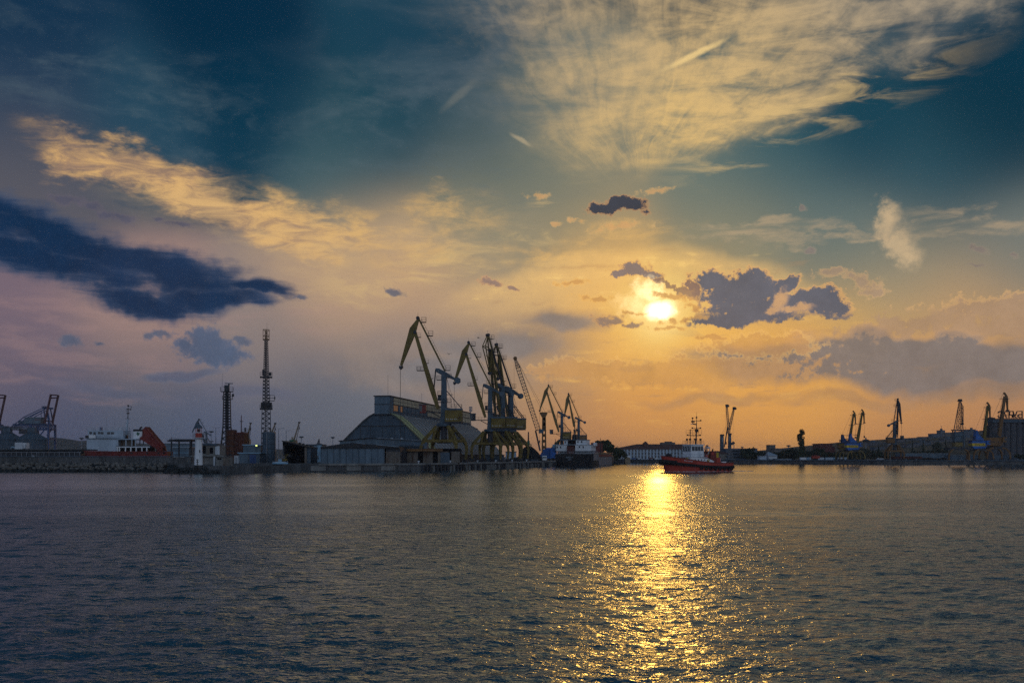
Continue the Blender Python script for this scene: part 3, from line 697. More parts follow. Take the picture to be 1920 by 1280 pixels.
def stones(parent, pts, fn, s0, s1, dark_below=0.7):
    for x, y, z in pts:
        s = rr_.uniform(s0, s1)
        o = link(fn, (rr_.choice(rocksd) if z < dark_below else rr_.choice(rocks)), parent, (x, y, z)); o.scale = (s * rr_.uniform(0.9, 1.5), s, s * rr_.uniform(0.8, 1.2)); o.rotation_euler = (rr_.uniform(-0.4, 0.4), rr_.uniform(-0.4, 0.4), rr_.uniform(0, 6.3))
pts = []
for row in range(4):
    x = -32.0
    while x < 26: pts.append((x + rr_.uniform(-0.3, 0.3), -5.2 + row * 2.1 + rr_.uniform(-0.4, 0.4) - x * 0.03, 0.15 + row * 0.72 + rr_.uniform(-0.2, 0.2))); x += rr_.uniform(1.2, 2.0)
stones(bw, pts, 'stone', 0.75, 1.15)
# concrete wall on top, cast in sections
wl = thing('sea_wall', 'long low grey concrete sea wall on top of the rock breakwater', 'wall', (0, 0, 0))
for i in range(14):
    px0, px1 = -90 + i * 32, -90 + (i + 1) * 32 - 0.6; D = 321
    MB().bx(WX(px0, D), WX(px1, D), D, D + 0.8, 2.2, WZ(856.3, D) + rr_.uniform(-0.04, 0.04)).build('wall_section', 'quay', wl)
MB().bx(WX(-90, 321), WX(358, 321), 320.8, 322.4, WZ(856.3, 321) + 0.05, WZ(856.3, 321) + 0.3).build('coping', 'slate_dark', wl)

# freight wagons: a long dark row behind the wall
def wagon(px, D, label):
    t = thing('freight_wagon', label, 'wagon', (WX(px, D), D, GZ), 0.0, 'dark freight wagons behind the sea wall', 1.3)
    MB().bx(-5.6, 5.6, -1.4, 1.4, 1.1, 2.9).build('body', 'dark', t)
    rb = MB()
    for k in range(9): rb.bx(-5.5 + k * 1.37 - 0.08, -5.5 + k * 1.37 + 0.08, -1.5, -1.4, 1.1, 2.9)
    rb.bx(-5.7, 5.7, -1.52, -1.4, 2.82, 3.0); rb.build('rib', 'steel', t)
    c = MB(); 
    for k in range(7): c.ball((-4.6 + k * 1.55, 0, 2.9), 1.2, 8, (1, 0.9, 0.62))
    c.build('coal_load', 'coal', t)
    for sx_ in (-3.7, 3.7):
        b = MB().bx(sx_ - 1.4, sx_ + 1.4, -0.9, 0.9, 0.5, 1.0).build('bogie', 'black', t)
        for q in (-0.9, 0.9): MB().tube((sx_ + q, -1.0, 0.45), (sx_ + q, 1.0, 0.45), 0.45, n=10).build('wheel', 'black', b)
for i, (px, lb) in enumerate(((-44, 'leftmost dark coal wagon behind the wall, cut by the picture edge'), (36, 'dark coal wagon behind the wall below the conical silos'), (116, 'dark coal wagon nearest the bow of the red ship'))):
    wagon(px, 348, lb)
tk = MB()
for dy in (-0.72, 0.72): tk.bx(WX(-200, 348), WX(160, 348), 348 + dy - 0.05, 425 + dy + 0.05, GZ + 0.004, GZ + 0.14)
structure('rails', tk, 'steel', 'pair of railway rails under the dark freight wagons')
# raised road behind the wagons, carrying the cabin and the car
ZR = WZ(841.8, 400)
rd = MB().bx(WX(-120, 400), WX(160, 400), 396, 412, ZR - 0.5, ZR)
for px in range(-110, 160, 30): rd.bx(WX(px, 400) - 0.4, WX(px, 400) + 0.4, 400, 408, GZ, ZR - 0.5)
structure('road', rd, 'quay', 'raised road deck behind the dark freight wagons')
rl_ = MB().rail([(WX(-120, 400), 396.3, ZR), (WX(160, 400), 396.3, ZR)], 1.1, 0.06, 2.2); o = rl_.build('railing', 'steel'); tag(o, 'thin steel railing along the raised road behind the dark wagons', 'railing')
t = thing('site_cabin', 'small white site cabin with a blue emblem in front of the conical silos', 'cabin', (WX(46, 400), 400, ZR)); s = 400 / F_PX
MB().bx(-6.6 * s, 6.6 * s, -1.2, 1.2, 0.2, 2.5).build('body', 'white', t)
MB().bx(-7.2 * s, 7.2 * s, -1.3, 1.3, 2.5, 2.62).build('roof', 'offwhite', t)
MB().lathe([(0.4, 0), (0.4, 0.06)], 14).build('emblem', 'blue', t); bpy.context.view_layer.update()
e = t.children[-1]; e.location = (-0.5, -1.2, 1.35); e.rotation_euler = (R(90), 0, 0)
MB().bx(1.0, 1.25, -1.24, -1.2, 0.3, 2.3).build('door_frame', 'steel', t)
MB().bx(-6.0 * s, 6.0 * s, -1.0, 1.0, 0, 0.2).build('skid', 'dark', t)
def car(px, D, label, mat, group=None, L=4.3, rz=0.0, z=None):
    t = thing('parked_car', label, 'car', (WX(px, D), D, GZ + 0.004 if z is None else z), rz, group); h = L / 2
    MB().prism([(-h, 0.35), (h, 0.35), (h, 0.75), (h * .86, 0.92), (h * .42, 0.98), (h * .18, 1.42), (-h * .55, 1.45), (-h * .9, 1.0), (-h, 0.9)], -0.85, 0.85).build('body', mat, t)
    MB().prism([(h * .36, 0.98), (h * .16, 1.36), (-h * .52, 1.38), (-h * .78, 1.0)], -0.87, 0.87).build('window', 'glass', t)
    for a in (-h * .62, h * .62):
        for y in (-0.86, 0.72): MB().tube((a, y, 0.33), (a, y + 0.14, 0.33), 0.33, n=10).build('wheel', 'rubber', t)
    MB().bx(-h - 0.02, -h + 0.05, -0.7, -0.4, 0.6, 0.78).build('headlight', 'white', t)
car(32, 400, 'pale car parked left of the white site cabin', 'sky_blue', z=ZR)
t = thing('notice_board', 'small pale notice board on thin legs behind the sea wall', 'notice board', (WX(62, 330), 330, GZ))
MB().bx(-0.45, 0.45, -0.05, 0.05, 1.4, 2.6).build('panel', 'offwhite', t)
for x in (-0.35, 0.35): MB().bx(x - 0.05, x + 0.05, -0.1, -0.05, 0, 1.5).build('leg', 'galv', t)

# conical storage silos and their conveyor
def cone_silo(px, apex, label):
    D = 880.0; s = D / F_PX
    t = thing('conical_silo', label, 'silo', (WX(px, D), D, GZ), 0, 'conical silos below the container crane')
    r = 27 * s; ze = WZ(823.5, D) - GZ; za = WZ(apex, D) - GZ
    MB().lathe([(r, 0), (r, ze)], 40).build('wall', 'slate_far', t, True)
    MB().lathe([(r * 1.03, ze - 0.3), (r * 1.03, ze + 0.1), (r * 0.62, ze + (za - ze) * 0.45), (r * 0.11, za), (0.05, za + 0.3)], 40).build('roof', 'slate_far', t, True)
    rb = MB()
    for k in range(20):
        a = 2 * math.pi * k / 20; c, q = math.cos(a), math.sin(a); rb.bar((r * 1.02 * c, r * 1.02 * q, ze + 0.3), (r * 0.12 * c, r * 0.12 * q, za + 0.2), 0.35)
    rb.build('roof_rib', 'slate_dark', t)
    MB().bx(-3.5, 3.5, -2, 2, za - 1, WZ(801, D) - GZ).build('head_house', 'slate_dark', t)
cone_silo(14, 808, 'left conical roofed storage silo, half cut by the picture edge'); cone_silo(60, 808, 'right conical roofed storage silo beside the blue crane leg')
D = 880; t = thing('conveyor_bridge', 'long thin grey conveyor bridge running over both conical silos', 'conveyor', (0, D, 0))
MB().bx(WX(-40, D), WX(62, D), -1.4, 1.4, WZ(804.2, D), WZ(801.8, D)).build('deck', 'steel', t)
MB().bx(WX(3, D), WX(15, D), -2, 2, WZ(801.8, D), WZ(798.3, D)).build('drive_house', 'slate_dark', t)
tr = MB(); tr.truss((WX(-40, D), 0, WZ(803, D)), (WX(40, D), 0, WZ(803, D)), 2.6, 2.6, 22, 0.2); tr.build('lattice', 'dark', t)
# pale arched shed with curved roof
D = 1000; t = thing('arched_shed', 'low shed with a shallow arched roof right of the container crane', 'shed', (WX(122, D), D, GZ)); w = 26 * D / F_PX
ar = [(-w + 2 * w * i / 14, 3.2 + 4.6 * math.sin(math.pi * i / 14)) for i in range(15)]
MB().prism([(-w, 0)] + ar + [(w, 0)], 0, 30).build('wall', 'slate', t)
rf = MB()
for a, b in zip(ar, ar[1:]): rf.bar((a[0], 15, a[1] + 0.2), (b[0], 15, b[1] + 0.2), 31.5, 0.4, up=(0, 0, 1))
rf.build('roof', 'roofblue', t)

# ship-to-shore container cranes, booms raised
def sts(px_off, label):
    D = 1100.0; s = D / F_PX; BL = 'blue_deep'
    t = thing('container_crane', label, 'crane', (WX(px_off, D), D, GZ), 0, 'container cranes on the far left')
    X = lambda px: (px - 0) * s - 0.0
    Z = lambda py: WZ(py, D) - GZ
    def legs(px, y):
        MB().bx(X(px) - 1.0, X(px) + 1.0, y - 1, y + 1, 0, Z(795)).build('leg', BL, t)
    for y in (0, 16): legs(91, y); legs(58, y)
    bm_ = MB()
    for y in (0, 16): bm_.bar((X(58), y, Z(822)), (X(91), y, Z(822)), 1.6); bm_.bar((X(75), y, Z(816)), (X(84), y, Z(804.5)), 1.0)
    for px in (58, 91): bm_.bar((X(px), 0, Z(822)), (X(px), 16, Z(822)), 1.6); bm_.bar((X(px), 0, Z(804)), (X(px), 16, Z(804)), 1.6)
    bm_.build('portal_beam', BL, t)
    g = MB(); g.truss((X(20), 8, Z(799)), (X(93), 8, Z(799)), 6.0, 6.0, 14, 0.5, d0=5.2, d1=5.2); g.bx(X(20), X(93), 5, 11, Z(796.6), Z(794.6)); g.bx(X(62), X(93), 5, 11, Z(806), Z(804)); g.build('girder', 'blue_deep', t)
    h = MB().bx(X(43), X(74), 3.5, 12.5, Z(793.6), Z(782.5)).build('machinery_house', 'slate', t)
    MB().bx(X(43) - 0.4, X(74) + 0.4, 3.2, 12.8, Z(782.5), Z(781.6)).build('roof', 'slate', h)
    MB().bx(X(30), X(43), 5, 11, Z(793.6), Z(788)).build('electrical_room', 'slate', t)
    MB().bx(X(62), X(74), 3.36, 3.46, Z(786.8), Z(785.6)).build('stripe', 'container_red', h)
    for y in (4, 12):
        a = MB(); a.bar((X(82), y, Z(795)), (X(79), y, Z(764)), 1.3, w2=1.0); a.bar((X(91), y, Z(795)), (X(85), y, Z(764)), 1.3, w2=1.0); a.bar((X(74), y, Z(781)), (X(74), y, Z(770)), 0.6); a.build('mast_frame', BL, t)
    k = MB(); k.bar((X(77), 4, Z(764)), (X(77), 12, Z(764)), 1.6, 2.2); k.bar((X(77), 8, Z(764)), (X(93), 8, Z(765)), 2.0); k.rail([(X(75), 4, Z(763)), (X(82), 4, Z(763)), (X(82), 12, Z(763)), (X(75), 12, Z(763))], 1.4, 0.2, 3, True); k.build('apex', BL, t)
    for p, q, w in (((78, 764), (42, 781), 0.8), ((78, 768), (54, 781), 0.7), ((42, 781), (17, 800), 0.8), ((46, 784), (26, 799), 0.5)):
        st = MB()
        for y in (4, 12): st.bar((X(p[0]), y, Z(p[1])), (X(q[0]), y, Z(q[1])), w)
        st.build('backstay', BL, t)
    for q, (a, b) in enumerate((((82, 793), (91.5, 739)), ((89.5, 793), (98.5, 739)))):
        b_ = MB(); ay, by = (2, 5) if q == 0 else (11, 14); b_.bar((X(a[0]), ay, Z(a[1])), (X(b[0]), by, Z(b[1])), 1.6, 2.2)
        b_.build('boom', 'maroon', t)
    cx = MB()
    for f in (0.08, 0.99):
        cx.bar((X(82 + 9.5 * f), 3, Z(793 - 54 * f)), (X(89.5 + 9 * f), 13, Z(793 - 54 * f)), 1.2)
    cx.bar((X(89.5), 4, Z(746)), (X(98), 13, Z(744)), 1.4); cx.build('boom_tie', 'maroon', t)
    MB().bx(X(31), X(45), 5, 11, Z(813), Z(804.5)).build('trolley', 'dark', t)
    for px in (58, 91):
        for y in (0, 16): MB().bx(X(px) - 3, X(px) + 3, y - 0.7, y + 0.7, 0, 1.3).build('bogie', 'dark', t)
sts(0, 'blue container crane with its dark red boom raised behind the conical silos'); sts(-100.4, 'second container crane, only its raised boom showing at the left edge')

# floodlight masts
def light_mast(px, ytop, D, label, head=4.0, disk2=None, mat='galv', ybase=None, square=False):
    t = thing('floodlight_mast', label, 'light mast', (WX(px, D), D, GZ), 0, 'floodlight masts in the harbour'); z = WZ(ytop, D) - GZ; hw = head * D / F_PX; s = D / F_PX
    MB().tube((0, 0, 0), (0, 0, z - 1.2 * s), 0.9 * s, 0.6 * s, 8).build('pole', mat, t)
    if square:
        h = MB().bx(-hw, hw, -0.4, 0.4, z - 8 * s, z); h = MB()
        for k in range(4): h.bx(-hw, hw, -0.5, 0.5, z - (8.4 - k * 2.6) * s, z - (6.8 - k * 2.6) * s)
        h.bx(-hw, -hw + 0.6 * s, -0.5, 0.5, z - 8 * s, z); h.bx(hw - 0.6 * s, hw, -0.5, 0.5, z - 8 * s, z); h.build('lamp_frame', 'galv', t)
    else:
        MB().lathe([(hw * 0.35, z - 3.4 * s), (hw, z - 1.6 * s), (hw, z - 0.6 * s), (hw * 0.5, z)], 12).build('lamp_ring', 'steel', t)
        fl = MB()
        for k in range(8):
            a = 2 * math.pi * k / 8; fl.box((hw * 1.05 * math.cos(a), hw * 1.05 * math.sin(a), z - 1.4 * s), (0.9 * s, 0.9 * s, 1.4 * s), a)
        fl.build('floodlight', 'dark', t)
    if disk2: zz = WZ(disk2, D) - GZ; MB().lathe([(hw * 0.8, zz - 1.2 * s), (hw, zz - 0.4 * s), (hw, zz + 0.8 * s), (hw * 0.6, zz + 1.2 * s)], 12).build('maintenance_ring', 'steel', t)
    return t
light_mast(153, 820, 620, 'floodlight mast left of the white bridge of the red ship', 4.2, 834)
light_mast(396, 807.5, 520, 'floodlight mast between the lighthouse and the dark lattice mast', 4.4, 827)
light_mast(565, 817.5, 620, 'floodlight mast behind the dark open shed', 3.9)
light_mast(624, 818.5, 620, 'floodlight mast left of the big hall above the long shed', 3.5)
def street_lamp(px, ytop, D, arms, label):
    t = thing('street_lamp', label, 'street lamp', (WX(px, D), D, GZ), 0, 'street lamps on the port road'); z = WZ(ytop, D) - GZ; s = D / F_PX
    MB().tube((0, 0, 0), (0, 0, z), 0.16, 0.10, 8).build('pole', 'steel', t)
    for a in arms:
        m = MB().bar((0, 0, z), (a * s, 0, z + 0.25), 0.1); m.build('arm', 'steel', t)
        MB().bx(min(a * 0.7 * s, a * s), max(a * 0.7 * s, a * s), -0.15, 0.15, z + 0.1, z + 0.28).build('lamp_head', 'galv', t)
street_lamp(404.7, 801.5, 420, (-8, 9), 'tall street lamp with two arms behind the concrete blockhouse'); street_lamp(522.5, 803.5, 430, (10,), 'taller single arm street lamp right of the dark tank'); street_lamp(536.5, 807.5, 430, (9,), 'shorter single arm street lamp above the dark open shed')

# red and white work ship behind the wall
D = 430.0; s = D / F_PX
sp = thing('work_ship', 'red hulled work ship with white bridge and red folding boom, behind the sea wall', 'ship', (WX(240, D), D, 0))
X = lambda px: (px - 240) * s
Z = lambda py: WZ(py, D)
MB().prism([(X(163), Z(844.4)), (X(167), Z(844.6)), (X(228), Z(845.8)), (X(322), Z(846)), (X(322), -1.5), (X(172), -1.5), (X(166), Z(854))], -5.5, 5.5).build('hull', 'red_ship', sp)
MB().bx(X(164), X(322), -5.66, -5.5, Z(847.4), Z(846.4)).build('rubbing_strake', 'red_dark', sp)
for px in (256, 285, 306, 316): MB().bx(X(px) - 0.4, X(px) + 0.4, -5.62, -5.5, Z(850.5), Z(847.8)).build('scupper', 'black', sp)
h1 = MB().bx(X(171), X(228), -4.6, 4.6, Z(845.6), Z(822)).build('deckhouse', 'palewall', sp)
MB().tube((X(193.5), -4.7, Z(838.8)), (X(193.5), -4.55, Z(838.8)), 0.25, n=10).build('porthole_lamp', 'white', h1)
b1 = MB().prism([(X(171.5), Z(806.6)), (X(238), Z(806.8)), (X(238.5), Z(822)), (X(175), Z(822)), (X(173), Z(814))], -4.2, 4.2).build('bridge', 'palewall', sp)
MB().bx(X(168.5), X(232), -5.0, 5.0, Z(822.6), Z(821.4)).build('bridge_deck', 'slate', sp)
for a, b, y0, y1 in ((175.5, 180, 809.5, 814), (182.8, 187, 810, 815.4), (191.5, 196, 809.5, 813.6), (197, 201.5, 809.8, 813.8), (208.5, 214, 810, 814), (215.5, 221, 810, 814)):
    MB().bx(X(a), X(b), -4.32, -4.2, Z(y1), Z(y0)).build('window', 'glass', b1)
MB().bx(X(169), X(175.5), -4.9, -3.0, Z(821), Z(816.5)).build('wing_box', 'black', sp)
MB().bx(X(175.6), X(188), -4.95, -4.75, Z(821.4), Z(815.6)).build('wing_bulwark', 'white', sp)
rl = MB().rail([(X(170.5), -4.2, Z(806.6)), (X(236), -4.2, Z(806.6)), (X(236), 4.2, Z(806.6)), (X(170.5), 4.2, Z(806.6))], 1.3, 0.07, 1.5, True).rail([(X(188), -4.9, Z(821.4)), (X(232), -4.9, Z(821.4))], 1.1, 0.07, 1.4); rl.build('railing', 'offwhite', sp)
MB().bx(X(188.5), X(191.5), -1, 0.5, Z(806.6), Z(800.5)).build('locker', 'blue_deep', sp)
ms = MB().tube((X(236.5), 0, Z(815)), (X(239.8), 0, Z(785)), 0.55, 0.28, 8).build('mast', 'palewall', sp)
tm = MB().tube((X(239.8), 0, Z(785)), (X(240.4), 0, Z(759)), 0.2, 0.08, 6)
for py, a, b in ((784.6, -6, 4.5), (792.8, -5, 3), (775, -1.5, 2), (770, -4, 2), (767, -3.5, 2), (761.5, -1, 7)): tm.bar((X(240 + a), 0, Z(py)), (X(240 + b), 0, Z(py)), 0.14)
tm.bx(X(238), X(242), -0.5, 0.5, Z(775.6), Z(773.6)); tm.bx(X(238), X(242), -0.5, 0.5, Z(767.8), Z(766.2)); tm.bar((X(246.5), 0, Z(761.5)), (X(245), 0, Z(768.5)), 0.14); tm.box((X(244.6), 0, Z(767.5)), (0.5, 0.4, 0.5)); tm.ball((X(240.4), 0, Z(760)), 0.4, 6); tm.build('topmast', 'dark', sp)
for px, y0 in ((196.6, 781), (211.8, 784)): MB().tube((X(px), 1, Z(806.6)), (X(px) + 0.4, 1, Z(y0)), 0.05, 0.03, 5).build('aerial', 'steel', sp)
for px in (223, 228): MB().lathe([(0.1, 0), (0.1, 0.7), (0.55, 0.75), (0.55, 0.95)], 8, (X(px), -1, Z(806.6))).build('radar_post', 'offwhite', sp)
bf = MB()
for px in (229, 244, 255, 261.5): bf.bar((X(px), -4.6, Z(836)), (X(px), -4.6, Z(823.5)), 0.34); bf.bar((X(px), 4.6, Z(836)), (X(px), 4.6, Z(823.5)), 0.34)
bf.bx(X(228), X(263), -5, 5, Z(824.2), Z(822.6)); bf.build('boat_deck', 'palewall', sp)
MB().bx(X(234), X(250), -2.6, 3.2, Z(836), Z(824.6)).build('deck_cabin', 'brownwall', sp)
MB().bx(X(226.5), X(289), -5.1, 5.1, Z(838.6), Z(836)).build('upper_deck', 'slate_dark', sp)
for px in (229.5, 233, 244, 254, 263.8, 274.5, 283.5): MB().bx(X(px) - 0.22, X(px) + 0.22, -5.3, -4.9, Z(845.8), Z(838.6)).build('deck_post', 'white', sp)
MB().bx(X(227), X(289), -5.35, -5.1, Z(838.8), Z(837.2)).build('deck_edge', 'white', sp)
MB().bx(X(229), X(284), -3, 4, Z(845.8), Z(838.6)).build('deck_recess_shade', 'inner_shade', sp)  # solid near-black block, colour standing in for shade under the deck
fn = MB().prism([(X(253.5), Z(823)), (X(273), Z(823)), (X(272), Z(808.5)), (X(254), Z(808.5))], -2.4, 2.4).build('funnel', 'white', sp)
MB().bx(X(253.6), X(272.5), -2.5, 2.5, Z(808.5), Z(804.8)).build('funnel_top', 'black', fn)
MB().prism([(X(259.5), Z(812.6)), (X(262.6), Z(809.8)), (X(265.8), Z(812.6)), (X(262.6), Z(817)) ], -2.5, -2.4).build('emblem', 'green', fn)
ex = MB().tube((X(262), 0, Z(805)), (X(263.5), 0, Z(801.5)), 0.35, n=8); ex.tube((X(263.5), 0, Z(801.5)), (X(266.5), 0, Z(800.6)), 0.38, n=8); ex.tube((X(269), 0.8, Z(805)), (X(270.5), 0.8, Z(803)), 0.25, n=8); ex.build('exhaust', 'black', fn)
MB().tube((X(245.6), -2, Z(823)), (X(245.6), -2, Z(808)), 0.12, n=6).build('vent_pipe', 'offwhite', sp)
MB().bx(X(239), X(242), -2, -1, Z(822), Z(815.5)).build('fan_box', 'black', sp)
# folded red boom: two plated arms with a lattice between, sloping to the stern
for y in (-3.2, 2.2):
    MB().prism([(X(272.5), Z(804)), (X(278), Z(804.6)), (X(306), Z(838)), (X(308.5), Z(845)), (X(301), Z(845.6)), (X(296), Z(840)), (X(271), Z(825)), (X(266), Z(821.5)), (X(271.5), Z(817))], y, y + 1.0).build('boom_arm', 'red_ship', sp)
bb = MB(); bb.truss((X(276), -0.6, Z(802)), (X(308), -0.6, Z(839)), 4.4, 3.4, 9, 0.3, d0=0.9, d1=0.8); bb.bar((X(272), -0.6, Z(804)), (X(281), -0.6, Z(805)), 2.2, 0.7); bb.build('boom_lattice', 'red_ship', sp)
MB().bx(X(296), X(301), -2.5, 2.5, Z(846), Z(838)).build('boom_pedestal', 'dark', sp)
MB().bx(X(300.6), X(302), -3.4, -2.8, Z(847), Z(836)).build('boom_rest', 'red_ship', sp); MB().bx(X(307.4), X(308.8), -3.4, -2.8, Z(847), Z(834)).build('boom_rest', 'red_ship', sp)
# ================================================================== PIER HEAD: lighthouse, masts, sheds
D = 284.0
ph = MB().prism([(WX(352, D), 287), (WX(402, D), 279.4), (WX(440, D), 278.6), (WX(474, D), 285), (WX(482, D), 300), (-62, 312), (-102, 318), (WX(340, D), 300)], -2.5, WZ(873.3, D), 'z')
pier = structure('pier_head', ph, 'quay', 'low concrete pier head carrying the lighthouse')
zp = WZ(873.3, D)
rk = thing('rock_pile', 'dark wet boulders piled round the foot of the lighthouse pier', 'rocks', (WX(360, D), D, 0))
pts = []
for row in range(3):
    x = -6.6 + row * 0.8
    while x < 9.5 - row * 0.5: pts.append((x, -7.6 + row * 2.0 + rr_.uniform(-0.4, 0.4) + max(0, -x - 2) * 0.9, 0.1 + row * 0.6 + rr_.uniform(-0.15, 0.15))); x += rr_.uniform(0.9, 1.5)
for k in range(16): pts.append((rr_.uniform(-7, -1), rr_.uniform(-2, 9), rr_.uniform(0.3, 1.3)))
stones(rk, pts, 'stone', 0.6, 1.1, 1.5)
pts = []
for k in range(40): px = rr_.uniform(345, 480); pts.append((WX(px, D) - WX(360, D), 7 + rr_.uniform(6, 16) * 0.2 + (px - 345) * 0.02, rr_.uniform(0.4, 2.0)))
# lighthouse
s = D / F_PX
lh = thing('lighthouse', 'small white octagonal lighthouse with red lantern drum on the pier head', 'lighthouse', (WX(370.5, D), D + 1, zp))
Zl = lambda py: WZ(py, D) - zp
MB().lathe([(7.6 * s * 1.08, 0), (7.4 * s * 1.08, 0.3), (5.5 * s * 1.08, Zl(821))], 8).build('tower', 'white', lh)
MB().lathe([(7.9 * s * 1.08, 0), (7.9 * s * 1.08, 0.25)], 8).build('plinth', 'black', lh)
MB().lathe([(6.2 * s, Zl(822.6)), (10.3 * s, Zl(821)), (10.3 * s, Zl(819.8))], 16).build('gallery', 'offwhite', lh)
gr = MB().rail([(10 * s * math.cos(a), 10 * s * math.sin(a), Zl(819.8)) for a in [2 * math.pi * k / 12 for k in range(12)]], 7.5 * s, 0.035, 9, True); gr.build('railing', 'steel', lh)
ln = MB().lathe([(6.1 * s, Zl(819.8)), (6.1 * s, Zl(810.8))], 16).build('lantern_drum', 'red', lh)
MB().lathe([(6.7 * s, Zl(811.2)), (6.7 * s, Zl(810))], 16).build('sill', 'white', ln)
MB().lathe([(5.6 * s, Zl(810)), (5.6 * s, Zl(802))], 12).build('lantern_glass', 'clear', lh)
lp_ = MB().lathe([(1.2 * s, Zl(810)), (1.6 * s, Zl(808)), (1.6 * s, Zl(805)), (0.8 * s, Zl(803.6))], 10).build('lens', 'galv', lh)
br = MB()
for k in range(8): a = 2 * math.pi * k / 8; br.bar((5.8 * s * math.cos(a), 5.8 * s * math.sin(a), Zl(810.5)), (5.8 * s * math.cos(a), 5.8 * s * math.sin(a), Zl(801.5)), 0.09)
br.build('glazing_bar', 'red', lh)
rf = MB().lathe([(7.0 * s, Zl(802.2)), (7.0 * s, Zl(801)), (5.0 * s, Zl(797.6)), (2.2 * s, Zl(795.4)), (1.3 * s, Zl(795)), (1.3 * s, Zl(793.6))], 16).build('roof', 'slate_dark', lh, True)
MB().ball((0, 0, Zl(792.9)), 1.5 * s, 8).build('finial', 'dark', rf)
MB().tube((0, 0, Zl(792)), (0, 0, Zl(788.5)), 0.03, n=5).build('lightning_rod', 'dark', rf)
MB().bx(3.2 * s, 4.6 * s, -7.1 * s, -5.0 * s, Zl(848), Zl(843)).build('window', 'glass', lh)
ld = MB()
for py in (861, 865.5, 870): ld.bx(-2.4 * s, 2.4 * s, -8.2 * s, -7.0 * s, Zl(py + 0.6), Zl(py))
ld.bx(-0.5 * s, 0.5 * s, -8.0 * s, -7.2 * s, Zl(871), Zl(860)); ld.build('ladder', 'dark', lh)

def gbuild(name, label, cat, px0, px1, yt, yb, D, depth, wall, roof=None, group=None, roofover=0.3, roofth=0.3, zb=None, win=None, rz=0, door=None):
    """flat roofed block seen at the given picture extents"""
    w = (px1 - px0) * D / F_PX; zb = GZ if zb is None else zb; h = WZ(yt, D) - zb
    t = thing(name, label, cat, (WX((px0 + px1) / 2, D), D, zb), rz, group)
    wb = MB().bx(-w / 2, w / 2, 0, depth, 0, h - roofth).build('wall', wall, t)
    MB().bx(-w / 2 - roofover, w / 2 + roofover, -roofover, depth + roofover, h - roofth, h).build('roof', roof or wall, t)
    if win:
        rows, cols, ww, wh = win[:4]; margin = win[4] if len(win) > 4 else 0.08
        me = MB().bx(-ww / 2, ww / 2, -0.06, 0.06, 0, wh).mesh('window', M['glass']); sm = MB().bx(-ww / 2 - 0.12, ww / 2 + 0.12, -0.12, 0.02, -0.14, -0.02).mesh('sill', wall if not isinstance(wall, str) else M[wall])
        for r_ in range(rows):
            for c in range(cols):
                x = -w / 2 + w * (margin + (1 - 2 * margin) * (c + 0.5) / cols); z = (h - roofth) * (0.12 + 0.88 * r_ / rows) + 0.2
                o = link('window', me, t, (x, -0.02, z)); link('sill', sm, o)
    if door: MB().bx(door[0], door[1], -0.08, 0.05, 0.02, door[2]).build('door', door[3], t)
    return t
# steel frame beside the lighthouse
D = 330.0; s = D / F_PX; X = lambda px: (px - 340) * s
t = thing('steel_frame', 'open steel frame with a flat beam roof left of the lighthouse', 'steel frame', (WX(340, D), D, GZ)); Z = lambda py: WZ(py, D) - GZ
for px, y in ((321.5, 0), (324.3, 6), (348, 6), (356.6, 0)): MB().bx(X(px) - 0.2, X(px) + 0.2, y - 0.2, y + 0.2, 0, Z(825)).build('post', 'dark', t)
b_ = MB(); b_.truss((X(318), 0, Z(825.4)), (X(358), 0, Z(825)), 0.6, 0.6, 10, 0.1, d0=0.7, d1=0.7); b_.truss((X(318), 6, Z(825.4)), (X(358), 6, Z(825)), 0.6, 0.6, 10, 0.1, d0=0.7, d1=0.7)
for px in (320, 330, 340, 350, 357): b_.bar((X(px), 0, Z(825)), (X(px), 6, Z(825)), 0.25)
b_.build('roof_beam', 'dark', t)
MB().bx(X(320), X(358), -0.4, 6.4, Z(823.8), Z(823)).build('roof_sheet', 'steel', t)
MB().bar((X(314), 0, Z(826.2)), (X(322), 0, Z(826)), 0.5).build('cantilever', 'dark', t)
w_ = MB(); w_.bar((X(322), 0, Z(820)), (X(316), 0, Z(826)), 0.08); w_.bar((X(322), 0, Z(820)), (X(340), 0, Z(823.5)), 0.08); w_.bar((X(322), 0, Z(823)), (X(322), 0, Z(819)), 0.12); w_.build('stay', 'dark', t)
gbuild('warehouse', 'long blue grey warehouse far behind the lighthouse', 'warehouse', 306, 366, 830.5, 860, 560, 30, 'slate', 'roofblue')
t = gbuild('harbour_shed', 'low pale banded shed seen through the open steel frame', 'shed', 324, 354, 837.6, 862, 400, 10, 'slate', 'roofsheen')
MB().bx(-2.9, 1.6, -0.3, 0, 1.6, 2.4).build('white_panel', 'white', t)
MB().bx(-3.1, 3.1, -0.2, 0, 3.6, 3.8).build('gutter', 'sky_blue', t)
